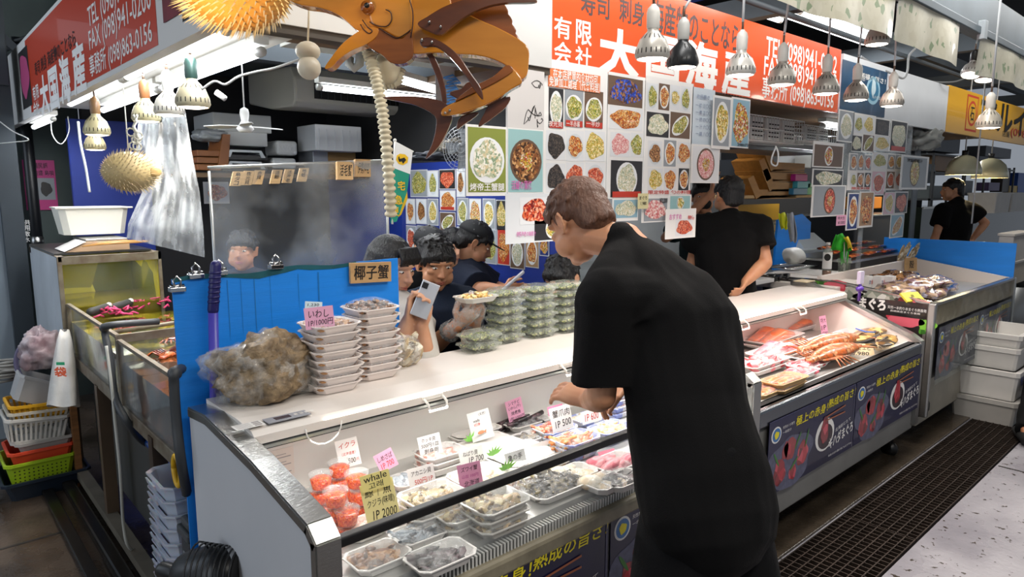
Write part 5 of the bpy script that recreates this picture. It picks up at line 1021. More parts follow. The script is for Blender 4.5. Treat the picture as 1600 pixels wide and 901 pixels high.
tube('fluorescent tube before the air conditioner', (1.80, 3.6, 2.135), (2.62, 3.6, 2.135), .016, 7); tube('second fluorescent tube seen through the marlin fins', (1.92, 3.0, 2.12), (2.46, 3.0, 2.05), .014, 7)
for i, (xa, xb) in enumerate(((3.2, 4.5), (4.6, 5.2))): tube(['ceiling fluorescent tube at the top, above the orange sign', 'short ceiling fluorescent tube at the top, right of the first'][i], (xa, 3.1-.4*i, 2.86), (xb, 3.1-.4*i, 2.86), .022, 10)
for i in range(2): tube(['long ceiling fluorescent tube behind the floral curtain, front one', 'long ceiling fluorescent tube behind the floral curtain, rear one'][i], (5.2, 2.56+i*.12, 2.9), (6.75, 2.56+i*.12, 2.9), .022, 10)
tube('short fluorescent tube below the right end of the orange sign', (5.35, 2.4, 2.06), (5.75, 2.4, 2.06), .02, 5)
# curtain
m = M().m(foodmat('floral_vinyl', ['#cfcab4', '#cbc6b0', '#d2cdb8', '#c8c2ac', '#d0cbb6', '#cdc8b2', '#ccc7b1', '#d0cbb6', '#cbc6b0', '#cdc8b2', '#8d9c7c'], 30, .35, .3, 0)); 
def curtain(x0, x1, label):
    m = M().m(MT['floral_vinyl']); n = int((x1-x0)*40); vs = []; fs = []
    for i in range(n+1):
        x = x0+(x1-x0)*i/n
        for j in range(5): z = 2.53-.25*j/4-(.012*math.sin(x*3) if j == 4 else 0); vs.append((x, 1.31+.008*math.sin(x*14)*(j/4)+.012*math.sin(x*5.3)*(j/4), z))
    for i in range(n):
        for j in range(4): fs.append((i*5+j, (i+1)*5+j, (i+1)*5+j+1, i*5+j+1))
    m.add(vs, fs, True); tag(m.build('floral_curtain'), label, 'curtain', 'floral curtains under the beam')
curtain(2.3, 3.62, 'cream floral vinyl curtain, left piece at the top centre'); curtain(3.66, 4.58, 'cream floral vinyl curtain, middle piece'); curtain(5.0, 8, 'cream floral vinyl curtain, right piece behind the pair of lamps')
m = M().m(mat('bracket_grey', '#8f979c', .5)); 
for x, l in ((3.64, 'grey clamp bracket on the beam between the first two curtains'), (4.98, 'grey clamp bracket on the beam by the pair of lamps')): m = M().m(MT['bracket_grey']); m.bb(x-.03, x+.03, 1.28, 1.32, 2.47, 2.58, .004); tag(m.build('beam_bracket'), l, 'bracket')
# ================================================================ HOSE, BALL, HOOKS
c = thing('spiral_hose', 'ribbed cream spiral hose hanging down behind the marlin', 'hose', tuple(at(590, 90, 2.35)))
ctr = [at(568, 60, 2.35), at(578, 90, 2.35), at(588, 125, 2.35), at(597, 170, 2.35), at(603, 220, 2.35), at(608, 280, 2.35), at(611, 340, 2.4)]
m = M().m(mat('hose_cream', '#cfc4a6', .45)); pts = []; rs = []
for i in range(len(ctr)-1):
    for q in range(24): pts.append(ctr[i].lerp(ctr[i+1], q/24)); rs.append((.0155, .0215, .0225, .0165)[q % 4])
m.tube(pts, rs, 12); m.build('ribbed_tube', None, c)
c2 = [at(580, 85, 2.5), at(586, 110, 2.5), at(600, 132, 2.5), at(620, 128, 2.5), at(626, 105, 2.5)]; m = M().m(MT['hose_cream']); pts = []; rs = []
for i in range(4):
    for q in range(16): pts.append(c2[i].lerp(c2[i+1], q/16)); rs.append((.0155, .0215, .0225, .0165)[q % 4])
m.tube(pts, rs, 12); m.build('ribbed_tube', None, c); 
m = M().m(mat('hose_grey', '#b8bab4', .4)); c3_ = [at(546, 90, 2.45), at(546, 100, 2.45), at(553, 107, 2.45), at(562, 100, 2.45), at(563, 70, 2.45)]; m.tube(c3_, .016, 10); m.build('smooth_tube', None, c)
m = M().m(mat('float_cream', '#d8cfb8', .4)); m.ball(at(483, 106, 2.0), .034, 20); m.ball(at(481, 80, 2.0), (.036, .036, .028), 20); m.tube([at(481, 70, 2.0), at(484, -20, 2.0)], .003, 6)
tag(m.build('buoy_float'), 'two pale round floats hanging together left of the marlin jaw', 'float')
m = M().m(mat('duct_cream', '#c8bda0', .5)); m.ball(at(606, 105, 2.42), (.045, .045, .06), 16); tag(m.build('hose_box'), 'cream rounded hose outlet behind the marlin throat', 'hose outlet')
# flag
c = thing('small_banner', 'small green and white banner with black cat on a yellow disc hanging by the partition', 'banner', tuple(at(625, 285, 2.55)))
P = at(612, 350, 2.55); p = Panel(P, RT, (.0, 0, 1), .002)
def fq(pts, mm): p.m.m(mm).add([p.P(*p.uv(x, y)) for x, y in pts], [tuple(range(len(pts)))], False)
fq([(618, 222), (645, 236), (636, 300), (620, 346), (610, 348), (612, 290)], mat('flag_green', '#1f9478', .5)); p.up(); fq([(618, 222), (645, 236), (641, 272), (614, 262)], PAPER); p.up()
fq([(620, 243), (625, 240), (633, 241), (638, 246), (637, 254), (630, 258), (623, 256), (619, 250)], mat('flag_yellow', '#f0c020', .5)); p.up(); fq([(622, 247), (626, 248), (632, 246), (635, 250), (633, 252), (630, 256), (628, 252), (624, 253)], INK); fq([(622, 246), (624, 244), (625, 248)], INK)
for t, x, y in (('宅', 627, 290), ('急', 623, 312), ('便', 617, 330)): p.textpx(t, x-5, y-7, x+6, y+7, mat('flag_yellow', '#f0c020', .5), .03)
p.done('cloth', None, None, None, c); m = M().m(WHITE); m.tube([at(617, 220, 2.55), at(613, 350, 2.55)], .004, 8); m.tube([at(616, 221, 2.55), at(646, 237, 2.55)], .003, 6); m.ball(at(617, 219, 2.55), .007, 8); m.build('pole', None, c)
m = M().m(mat('flag_yellow', '#f0c020', .5)); a = [at(636, 296, 2.56), at(637, 310, 2.56), at(627, 335, 2.56), at(613, 348, 2.56), at(624, 325, 2.56)]; m.add(a, [(0, 1, 2, 3, 4)], False); m.build('trim', None, c)
# plastic sheet curtain at left
c = thing('plastic_curtain', 'gathered translucent plastic sheet hanging left of the clear partition', 'plastic sheet', tuple(at(260, 280, 2.75)))
PS = film('milky_sheet', .48, .2, '#d4dade', .7, 9, mask=.25); m = M().m(PS)
L_ = [(216, 186, 3.0), (212, 240, 2.95), (222, 300, 2.9), (200, 350, 2.85), (198, 372, 2.85)]; R_ = [(290, 175, 2.6), (300, 240, 2.6), (312, 300, 2.6), (318, 360, 2.6), (320, 402, 2.6)]
vs = []; fs = []; n = 30
for j in range(17):
    t = j/16*4; k = min(3, int(t)); q = t-k
    l = [L_[k][a]*(1-q)+L_[k+1][a]*q for a in range(3)]; r = [R_[k][a]*(1-q)+R_[k+1][a]*q for a in range(3)]
    for i in range(n+1): w = i/n; vs.append(at(l[0]*(1-w)+r[0]*w, l[1]*(1-w)+r[1]*w, l[2]*(1-w)+r[2]*w+.035*math.sin(w*22+j*.15)))
for j in range(16):
    for i in range(n): fs.append((j*(n+1)+i, j*(n+1)+i+1, (j+1)*(n+1)+i+1, (j+1)*(n+1)+i))
m.add(vs, fs, True); m.build('sheet', None, c)
m = M().m(mat('rope_white', '#c8c4b4', .8)); R = random.Random(6)
for k in range(3): m.tube([at(212+R.uniform(-4, 4), 180+i*9, 2.4+R.uniform(-.02, .02)) for i in range(6)], .004, 6)
for k in range(5): a = at(207+R.uniform(-3, 10), 205+R.uniform(-12, 25), 2.4); m.tube([a+V((math.cos(g)*.014, 0, math.sin(g)*.014)) for g in [i*.9 for i in range(8)]], .003, 6)
tag(m.build('knotted_rope'), 'knotted white rope above the small puffer fish', 'rope')
# cables under left sign
def cable(label, pts, r=.003, col='#c4c6c4', D=3.2, name='cable'):
    m = M().m(mat('cable'+col, col, .5)); P = [at(x, y, (d[0] if d else D)) for x, y, *d in pts]; Q = []
    for i in range(len(P)-1):
        p0, p1, p2, p3 = P[max(0, i-1)], P[i], P[i+1], P[min(len(P)-1, i+2)]
        for q in range(5): t = q/5; Q.append(.5*((2*p1)+(p2-p0)*t+(2*p0-5*p1+4*p2-p3)*t*t+(3*p1-p0-3*p2+p3)*t**3))
    Q.append(P[-1]); m.tube(Q, r, 6); return tag(m.build(name), label, 'cable', 'loose cables')
cable('white cable looping down from the far end of the left sign', [(80, 180), (82, 210), (96, 225), (108, 205), (106, 182)], D=4.2); cable('white cord hanging in front of the blue panel at left', [(122, 190), (126, 225), (134, 262), (140, 300)], .006, '#d0d2d0', D=3.4)
cable('wavy white cord across the stall ceiling at left', [(315, 140), (335, 127), (352, 132), (372, 120), (400, 112), (430, 106), (470, 92)], .004, D=2.2); cable('white cable running from the left wall', [(0, 190), (20, 205), (45, 218), (20, 222), (0, 224)], D=3.6)
cable('grey cable looping above the white board at the upper right', [(1345, 88), (1370, 104), (1400, 118), (1412, 122), (1418, 110), (1420, 88), (1430, 76)], .008, '#8a8c8c', D=5.2); cable('thin cable sagging before the white board at right', [(1430, 122), (1460, 128), (1490, 128), (1508, 122)], .008, '#6a6c6c', D=6)
cable('short white cord with switch under the wire baskets', [(1212, 230), (1206, 246), (1206, 256), (1214, 258), (1216, 240), (1212, 228)], .005, '#d8d8d8', D=4.2)
m = M().m(mat('white_plastic', '#dcdcda', .4)); q = at(368, 150, 2.6); m.tube([at(338, 144, 2.5), at(352, 154, 2.5)], .011, 10); tag(m.build('cord_switch'), 'white inline cord switch near the small ceiling fan', 'switch')
# small ceiling fan
c = thing('ceiling_fan', 'small white hanging fan before the shelf at left', 'fan', tuple(at(383, 195, 3.6))); q = at(383, 198, 3.6); m = M().m(MT['white_plastic'])
m.lathe([(0, -.03), (.03, -.028), (.045, -.01), (.03, .01), (.018, .03), (.024, .07), (.02, .09), (.004, .10)], q, 20); m.tube([q+V((0, 0, .1)), q+V((0, 0, .35))], .004, 8); m.build('motor', None, c)
for k in range(3):
    g = .2+k*2.094; d = V((math.cos(g), math.sin(g), 0)); s = V((-d.y, d.x, .15)).normalized(); m = M().m(MT['white_plastic']); m.slab([q+d*.03-s*.02, q+d*.12-s*.035, q+d*.21-s*.03, q+d*.22+s*.02, q+d*.12+s*.035, q+d*.03+s*.02], (0, 0, .004)); m.build('blade', None, c)
# air conditioner
c = thing('air_conditioner', 'long cream ceiling air conditioner above the dining area', 'air conditioner', (2.4, 4.5, 2.15)); AC = mat('ac_cream', '#b8b6ac', .45, n=.1, ns=3)
a = ony(483, 160, 4.5); xa, xb = a.x, 3.35; z0 = a.z; m = M().m(AC); poly = [(4.5, z0), (4.5, z0+.16), (4.56, z0+.24), (5.3, z0+.27), (5.3, z0+.05), (4.9, z0-.02), (4.55, z0-.03)]; m.slab([(xa-.1, y, z) for y, z in poly], (xb-xa+.1, 0, 0)); m.build('casing', None, c, bevel=.015)
m = M().m(BLKM); m.bb(xa+.04, xb-.05, 4.488, 4.50, z0+.03, z0+.135); o = m.build('air_outlet', None, c); m = M().m(mat('vane', '#2e3236', .4)); 
for i in range(22): m.bb(xa+.08+i*.05, xa+.085+i*.05, 4.478, 4.488, z0+.035, z0+.13)
m.m(AC).bb(xa+.04, xb-.05, 4.47, 4.482, z0+.11, z0+.122); m.build('louvre', None, o)
# shelf and goods behind
SHF = mat('shelf_wood', '#6b5236', .6, n=.3, ns=6, stretch=(1, 8, 8))
m = M().m(SHF); m.bb(1.35, 2.86, 4.85, 5.35, 1.66, 1.69); tag(m.build('wall_shelf'), 'long brown wooden shelf below the air conditioner', 'shelf')
def sbox(name, label, cat, px, y, material, dep=.25, grp=None, lid=None, ribs=0, bev=.006, zmin=None):
    x0, y0, x1, y1 = px; a = ony(x0, (y0+y1)/2, y); b = ony(x1, (y0+y1)/2, y); zt = ony((x0+x1)/2, y0, y).z; zb = ony((x0+x1)/2, y1, y).z
    if zmin is not None: zb = zmin
    t = thing(name, label, cat, ((a.x+b.x)/2, y+dep/2, zb), 0, grp); m = M().m(material); m.bb(a.x, b.x, y, y+dep, zb, zt-(lid and .02 or 0), bev); m.build('body', None, t)
    if lid: m = M().m(lid); m.bb(a.x-.008, b.x+.008, y-.008, y+dep+.008, zt-.022, zt, .004); m.build('lid', None, t)
    if ribs:
        m = M().m(material)
        for i in range(ribs): xx = a.x+(b.x-a.x)*(i+.5)/ribs; m.bb(xx-.004, xx+.004, y-.006, y, zb+.01, zt-.03)
        m.build('rib', None, t)
    return t
CW = mat('carton_white', '#b4b8b8', .6, n=.1, ns=4); CT = mat('carton_brown', '#7f6238', .7, n=.2, ns=5)
sbox('carton', 'white flat carton topmost on the shelf behind the small fan', 'carton', (333, 178, 424, 206), 4.9, CW, .4, 'white cartons on the shelf'); sbox('carton', 'white carton under the top one behind the small fan', 'carton', (352, 206, 418, 228), 4.9, CW, .35, 'white cartons on the shelf')
sbox('storage_box', 'white ribbed storage tub on the shelf right of centre', 'storage box', (493, 196, 565, 236), 4.7, mat('tub_white', '#c4c8cc', .4, n=.1, ns=4), .3, None, None, 6); sbox('carton', 'brown carton under the white ribbed tub', 'carton', (512, 237, 556, 252), 4.86, CT, .3, zmin=1.69)
sbox('storage_box', 'silver vented appliance box left of the white tub', 'storage box', (488, 205, 512, 236), 4.86, mat('box_silver', '#8f949a', .4, .4), .25, zmin=1.69)
BK = mat('tray_blackgloss', '#17181a', .25, coat=.4)
for i, yy in enumerate((232, 250)):
    t = thing('lunch_tray', ['black and silver plastic tray stack, upper one on the shelf', 'black and silver plastic tray stack, lower one on the shelf'][i], 'tray stack', tuple(ony(383, yy+12, 4.86)), 0, 'black tray stacks on the shelf'); a = ony(352, yy+6, 4.86); b = ony(414, yy+6, 4.86)
    m = M().m(BK); m.bb(a.x-.02, b.x+.02, 4.86, 5.15, a.z-.05, a.z-.01, .004); m.build('base', None, t); m = M().m(mat('tray_silver', '#a8adb0', .3, .3)); z = a.z-.03
    m.slab([(a.x, 4.85, z), (a.x+.03, 4.85, z+.05), (b.x-.03, 4.85, z+.05), (b.x, 4.85, z), (b.x-.03, 4.85, z), (b.x-.045, 4.85, z+.035), (a.x+.045, 4.85, z+.035), (a.x+.03, 4.85, z)], (0, .2, 0)); m.build('cover', None, t)
for i, (x0, y0, x1, y1) in enumerate(((432, 219, 466, 243), (425, 246, 464, 264))):
    a = ony(x0, (y0+y1)/2, 4.88); b = ony(x1, y1, 4.88); zt = ony(x0, y0, 4.88).z; m = M().m(mat('bagged_white', '#b9bcbc', .35, bump=.8, bs=30)); m.bb(a.x, b.x, 4.88, 5.1, b.z, zt, .02); tag(m.build('wrapped_dishes'), ['plastic-wrapped pile of white lids, upper one on the shelf', 'plastic-wrapped pile of white lids, lower one on the shelf'][i], 'wrapped lids', 'wrapped lids on the shelf')
c = thing('wooden_boat_tray', 'brown wooden boat-shaped serving trays stacked on the left shelf end', 'serving tray', tuple(ony(330, 262, 4.85))); m = M().m(mat('boat_wood', '#8a5428', .5, n=.3, ns=5)); 
for i in range(3): a = ony(308, 234+i*11, 4.85); b = ony(345, 234+i*11, 4.85); m.bb(a.x, b.x, 4.85, 5.1, a.z-.04, a.z, .004)
a = ony(345, 262, 4.84); b = ony(360, 210, 4.84); m.slab([(a.x-.02, 4.84, a.z), (a.x+.05, 4.84, a.z), (b.x, 4.84, b.z), (b.x-.05, 4.84, b.z)], (0, .25, 0)); m.build('boat', None, c)
lump('plastic_bag', 'crumpled grey plastic bag on top of the wooden boat trays', 'bag', tuple(ony(328, 222, 4.95)), (.12, .1, .05), mat('bag_grey', '#8c9296', .3, bump=.8, bs=20), 5, .3)
# round wall fan
c = thing('wall_fan', 'silver round wall fan half hidden by the crab-leg sheet', 'fan', tuple(at(722, 232, 3.4))); q = at(724, 232, 3.4); R = RT.to_track_quat('X', 'Z').to_matrix(); ax = (CAM-q); ax.z = 0; ax.normalize(); ax = (ax-RT*.5).normalized(); s1 = ax.cross(V((0, 0, 1))).normalized(); s2 = s1.cross(ax)
m = M().m(mat('fan_silver', '#a8acb0', .3, .5))
for k in range(6): r = .02+.018*k+.003; m.tube([q+ax*(.03*(1-(r/.12)**2))+s1*math.cos(g)*r+s2*math.sin(g)*r for g in [i*math.pi/14 for i in range(29)]], .0016, 5, False)
for i in range(24): g = i*math.pi/12; m.tube([q+ax*.03, q+ax*.022+(s1*math.cos(g)+s2*math.sin(g))*.06, q+(s1*math.cos(g)+s2*math.sin(g))*.115], .0012, 4)
m.build('grille', None, c); m = M().m(mat('fan_blade', '#8f959a', .4)); m.tube([q-ax*.06, q+ax*.01], .03, 16); 
for k in range(4): g = k*1.57; d = s1*math.cos(g)+s2*math.sin(g); e_ = s2*math.cos(g)-s1*math.sin(g); m.slab([q-ax*.01, q-ax*.01+d*.09-e_*.03, q+ax*.0+d*.1+e_*.03, q+d*.03+e_*.03], ax*.003)
m.build('blades', None, c)
for i, (x0, y0, x1, y1, l) in enumerate(((690, 205, 730, 240, 'crumpled grey cloth bag on the high shelf left of the fan'), (640, 240, 720, 252, 'dark folded cloth on the high shelf above the dining wall'))):
    q = at((x0+x1)/2, y1, 4.1); lump('cloth_bundle', l, 'cloth', tuple(q), (.09+.07*i, .08, .05-.02*i), mat('cloth_grey%d' % i, ['#7a7468', '#2c3038'][i], .8, n=.3, ns=8), 8+i, .4)
m = M().m(mat('blue_hangers', '#4a86c8', .4)); R = random.Random(2)
for i in range(7): q = at(692+i % 2*6, 122+i*7, 2.7); m.tube([q, q+RT*.04+V((0, 0, .012)), q+RT*.055, q+RT*.01-V((0, 0, .004))], .004, 6)
tag(m.build('drying_hanger'), 'blue plastic drying clips seen between the marlin fins', 'hanger')
sbox('hanger_card', 'pale grey card carrying the blue drying clips behind the marlin', 'card', (681, 103, 714, 165), 2.75, mat('card_pale', '#b8b4b4', .5), .004)
# ================================================================ TANKS AT LEFT
RUST = mat('frame_rusty', '#8e8878', .5, .3, n=.45, ns=14, col2='#5a4632'); ACR = film('acrylic_wall', .16, .08, '#b0b4b8', .5, 5, mask=.14); ACF = film('acrylic_front', .05, .05, '#b0b4b8', .2, 5, mask=.03); WAT = mat('tank_water', '#4a4a18', .08, trans=.0, n=.5, ns=5, col2='#7a6a20')
c = thing('seafood_tank', 'tall square glass tank with greenish back wall and steel rim, farthest of the tanks', 'water tank', (1.1, 4.5, 0))
m = M().m(mat('glass_pale_reflection', '#d4dae0', .3, .25, n=.25, ns=4)); m.bb(.60, .606, 4.10, 5.05, .60, 1.235); m.build('side_glass', None, c)  # pale tone paints the outdoor light reflected in the side glass
m = M().m(RUST); m.bb(.60, 1.08, 4.09, 4.12, 1.20, 1.24); m.bb(.60, .63, 4.09, 5.06, 1.215, 1.24); m.bb(1.05, 1.08, 4.09, 5.06, 1.2, 1.24); m.bb(.60, 1.08, 5.0, 5.06, 1.2, 1.24); m.bb(.595, .615, 4.09, 4.11, .6, 1.24); m.bb(1.065, 1.08, 4.09, 4.11, .85, 1.24); m.build('rim', None, c)
m = M().m(foodmat('algae_glass', ['#a89c14', '#bcb020', '#86800e', '#ccc034', '#5f6210'], 4, .15, .5, 0)); m.bb(.61, 1.07, 4.72, 4.75, .9, 1.21); m.bb(.605, .61, 4.12, 5.0, .9, 1.2); m.bb(1.07, 1.075, 4.12, 5.0, .9, 1.2); m.m(mat('tank_post', '#3a3214', .5)).bb(.95, .99, 4.96, 5.0, .9, 1.2); m.build('back_wall', None, c)
m = M().m(ACF); m.bb(.62, 1.06, 4.10, 4.104, .98, 1.20); m.build('front_glass', None, c); m = M().m(WAT); m.bb(.61, 1.07, 4.12, 5.0, .86, .97); m.build('water', None, c)
l = area('tank_fill', (.84, 4.4, 1.195), (.3, .3), 1.4, (1, .98, .8)); l.parent = c; l.location = V(l.location)-V(c.location)  # added light under the lid, brightens the tank inside
m = M().m(mat('lid_dark', '#3c3c38', .3, .3)); m.bb(.60, 1.06, 4.2, 5.05, 1.24, 1.25); m.build('lid', None, c)
c2 = thing('seafood_tank', 'long low acrylic tank with algae water and pink bags, middle of left row', 'water tank', (1.0, 3.5, 0)); 
def lowtank(c, y0, y1, zt, zb, x0, x1, water):
    m = M().m(ACR); m.bb(x0, x0+.006, y0, y1, zb, zt); m.build('side_glass', None, c); m = M().m(RUST); m.bb(x0-.005, x0+.03, y0, y1, zb-.05, zb+.005, .003); m.bb(x0-.004, x0+.012, y0, y1, zt-.01, zt+.004); m.bb(x0-.006, x0+.014, y0-.008, y0+.008, zb, zt); m.bb(x0-.006, x0+.014, y1-.008, y1+.008, zb, zt)
    m.bb(x0, x1, y0-.01, y0+.01, zt-.03, zt+.004); m.build('frame', None, c); m = M().m(ACR); m.bb(x0, x1, y0, y0+.006, zb, zt); m.build('end_glass', None, c); m = M().m(water); m.bb(x0+.008, x1, y0+.012, y1-.01, zb, zt-.09); m.build('water', None, c)
    m = M().m(mat('tank_far_wall', '#2c2c20', .4, n=.4, ns=6)); m.bb(x1, x1+.02, y0, y1, zb, zt+.03); m.build('far_wall', None, c)
W1 = foodmat('algae_water', ['#8a8020', '#5c5614', '#a89430', '#3a3a14', '#bca844'], 9, .06, 1, .3); W2 = foodmat('lobster_water', ['#2e2a1c', '#5a3a20', '#3c3420', '#7a4a28', '#24221a'], 8, .06, 1, .3)
lowtank(c2, 3.05, 4.08, 1.0, .74, .62, 1.5, W1); lowtank(tag(thing('seafood_tank', 'low clear-walled lobster tank with dark water, nearest the blue board', 'water tank', (1.0, 2.6, 0))), 2.24, 3.03, .985, .715, .62, 1.5, W2)
m = M().m(RUST); m.tube([(1.0, 3.05, .93), (1.45, 3.06, .93)], .012); m.tube([(.66, 3.3, .97), (1.45, 3.5, .96)], .01, 8); tag(m.build('tank_divider'), 'yellowish tube lying across the middle tank', 'pipe')
PKR = mat('pink_net', '#e0487c', .5); R = random.Random(11)
for k, (x, y, l) in enumerate(((182, 490, 'pink net bag of shells in the middle tank, left one'), (205, 480, 'pink net bag of shells in the middle tank, right one'), (262, 475, 'small red net bag at the tank corner beside the blue board'))):
    P = onz(x, y, .94); m = M().m(PKR)
    for i in range(14): a = P+V((R.uniform(-.06, .06), R.uniform(-.05, .05), R.uniform(-.01, .03))); m.tube([a, a+V((R.uniform(-.03, .03), R.uniform(-.03, .03), .012)), a+V((R.uniform(-.05, .05), R.uniform(-.05, .05), 0))], .005, 5)
    tag(m.build('net_bag'), l, 'net bag', 'pink net bags in the tanks')
for k, (x, y, l) in enumerate(((155, 485, 'dark foam float cylinder in the middle tank, left one'), (190, 478, 'dark foam float cylinder beside the pink net bag'))):
    P = onz(x, y, .96); m = M().m(mat('foam_dark', '#2e2e2c', .6)); m.tube([P-V((.04, .02, 0)), P+V((.04, .02, .01))], .022, 12, rnd=True); m.m(WHITE).ball(P+V((.05, .02, .02)), .016, 8); tag(m.build('float_cylinder'), l, 'float', 'floats in the middle tank')
def lobster(label, P, d, L, matl, grp=None, ant=True):
    t = thing('spiny_lobster', label, 'lobster', tuple(P), 0, grp); P = V(P); d = V(d).normalized(); s = V((0, 0, 1)).cross(d).normalized()
    m = M().m(matl); pts = []; rs = []
    for i in range(22): q = i/21; pts.append(P+d*(L*(q-.5))+V((0, 0, .006*math.sin(q*3)))); w = L*(.085+.05*math.sin(min(1, q*1.25)*math.pi)) * (1-.35*(q > .85)); rs.append((w*(1.06 if i % 2 else .96), w*.62))
    m.tube(pts, rs, 12, side=s, rnd=True); m.build('body', None, t); m = M().m(matl)
    for k in (-2, -1, 0, 1, 2): g = k*.35; b = P-d*L*.5; m.slab([b-s*.006*1, b+s*.006, b-d*(L*.18)+s*(L*.09*k+.012), b-d*(L*.18)+s*(L*.09*k-.012)], (0, 0, .004))
    m.build('tail_fan', None, t); m = M().m(matl)
    for k in range(5):
        for sg in (-1, 1): a = P+d*L*(.38-k*.06)+s*sg*L*.09; m.tube([a, a+s*sg*L*.14+V((0, 0, .018)), a+s*sg*L*.24+d*.02*(2-k)-V((0, 0, .008))], [.005, .004, .0025], 6)
    m.build('legs' if False else 'leg', None, t)['kind'] = 'stuff'
    if ant:
        m = M().m(FD['crab'])
        for sg in (-1, 1): a = P+d*L*.5+s*sg*.012; m.tube([a, a+d*.05+s*sg*.03+V((0, 0, .02)), a+d*.14+s*sg*.07+V((0, 0, .01))], [.006, .004, .002], 6)
        m.build('antenna', None, t)
    return t
for i, (x, y, l) in enumerate(((250, 537, 'red-brown spiny lobster in the near tank beside the blue board'), (232, 515 + 40, 'dark lobster lying lower in the near tank'))):
    lobster(l, onz(x, y, .90)+V((.12, 0, 0)), (-.9, .3, 0) if i == 0 else (-.6, -.6, 0), .26, foodmat('live_lobster', ['#7a2c14', '#a84a20', '#4f1c10', '#c86a34'], 40, .2, .8), None, False)
# frame under tanks
c = thing('tank_stand', 'rusty angle-iron stand carrying the row of low tanks', 'stand', (.62, 3.2, 0)); IR = mat('iron_dark', '#4a3a2c', .55, .2, n=.5, ns=12)
for y in (4.3, 2.62, 3.5): m = M().m(IR if y != 3.5 else mat('iron_brown', '#5c4a38', .5, n=.4, ns=8)); m.bb(.61, .66, y-.02, y+.03, 0, .70); m.build('leg', None, c)
m = M().m(WOODD); m.bb(.60, .63, 4.15, 4.19, 0, .7); m.build('leg', None, c)
m = M().m(mat('base_rail', '#6b6458', .5, n=.4, ns=8)); m.bb(.60, .65, 2.2, 4.3, .05, .09); m.bb(.62, .66, 2.2, 4.3, .0, .04); m.build('rail', None, c)
m = M().m(mat('under_panel', '#3f3f3c', .6, n=.3, ns=3)); m.bb(.72, .73, 2.9, 4.2, .1, .5); m.bb(1.5, 1.52, 2.2, 5.0, 0, .66); m.bb(.72, .74, 2.55, 2.62, 0, .55); m.build('under_panel', None, c)
m = M().m(mat('pump_grey', '#6a6c6a', .5)); m.bb(.70, .95, 2.45, 2.75, .0, .42, .02); tag(m.build('pump_box'), 'grey pump box on the floor under the near tank', 'box')
for i in range(3): m = M().m(mat('bottle_blue', '#2c5cb0', .25, coat=.5)); P = V((.72, 2.95-.17*i, .56-.03*i)); m.tube([P-V((0, .05, .0)), P+V((.0, .05, .0))], .045, 16, rnd=True); m.m(WHITE).tube([P+V((-.02, .045, .02)), P+V((-.02, .085, .02))], .014, 10); tag(m.build('water_jug'), ['blue water bottle under the tanks, left one', 'blue water bottle under the tanks, middle one', 'blue water bottle under the tanks, right one'][i], 'bottle', 'blue bottles under the tanks')
def pipe(name, label, pts, r, material, D=None, cat='pipe'):
    P = [V(p) for p in pts]; Q = []
    for i in range(len(P)-1):
        p0, p1, p2, p3 = P[max(0, i-1)], P[i], P[i+1], P[min(len(P)-1, i+2)]
        for q in range(6): t = q/6; Q.append(.5*((2*p1)+(p2-p0)*t+(2*p0-5*p1+4*p2-p3)*t*t+(3*p1-p0-3*p2+p3)*t**3))
    Q.append(P[-1]); m = M().m(material); m.tube(Q, r, 10); return tag(m.build(name), label, cat)
pipe('drain_hose', 'thick black drain hose curving down from the middle tank', [onx(205, 507, .66)+V((.1, 0, 0)), onx(172, 508, .585), onx(164, 518, .58), onx(172, 560, .58), onx(180, 620, .58), onx(200, 660, .60), onx(225, 690, .68), onx(255, 700, .8)], .0135, PVC)
pipe('drain_pipe', 'black drain pipe elbow hanging at the left edge of the blue board', [onx(292, 574, .64), onx(274, 580, .575), onx(272, 600, .57), onx(276, 660, .57), onx(283, 720, .57), onx(292, 770, .60)], .015, PVC)
pipe('white_hose', 'thin white hose hanging straight down from the tank row', [onx(166, 540, .57), onx(174, 600, .57), onx(180, 660, .57), onx(188, 740, .57), onx(193, 820, .58), onx(203, 856, .6), onx(230, 860, .7)], .006, mat('hose_white', '#b8b8b0', .5), cat='hose')
m = M().m(PVC); e = onx(163, 512, .585); m.ball(e, .019, 12); e2 = onx(273, 583, .575); m.ball(e2, .021, 12); tag(m.build('pipe_elbow'), 'black pipe elbows on the two drain pipes of the tanks', 'pipe fitting')
# stuff on tall tank
t = thing('dish_tub', 'white plastic wash tub with cut-down rim standing on the far tank', 'tub', tuple(ony(151, 366, 4.45)+V((0, .12, 0))), 0, None, False)
m = M().m(mat('tub_cream', '#e6e2d4', .35)); 
def rr(w, d, z, c=.03): return octo(w, d, z, c)
m.ring([rr(.30, .22, 0), rr(.345, .26, .145), rr(.36, .275, .148), rr(.36, .275, .154), rr(.335, .25, .152), rr(.29, .21, .01)], True, True, False); o = m.build('tub', None, t, False); o2 = M().m(MT['tub_cream']); o2.bb(-.19, .19, -.142, -.128, .145, .155, .003); o2.build('rim', None, t, False)
t = thing('weighing_scale', 'small wood-sided scale box with sloping papers on the far tank', 'scale', tuple(ony(150, 380, 4.3))); a = ony(100, 388, 4.25); b = ony(200, 380, 4.25); m = M().m(mat('scale_wood', '#b89878', .6, n=.2, ns=6)); m.slab([(a.x, 4.22, 1.252), (b.x, 4.22, 1.252), (b.x, 4.22, 1.30), (a.x+.1, 4.22, 1.30)], (0, .3, 0)); m.build('body', None, t); m = M().m(STEEL); m.bb(a.x+.1, b.x, 4.25, 4.6, 1.30, 1.315, .004); m.build('plate', None, t)
m = M().m(PAPER); m.slab([(a.x-.005, 4.215, 1.255), (a.x+.095, 4.215, 1.303), (a.x+.095, 4.5, 1.303), (a.x-.005, 4.5, 1.255)], (0, 0, .002)); m.build('paper', None, t)
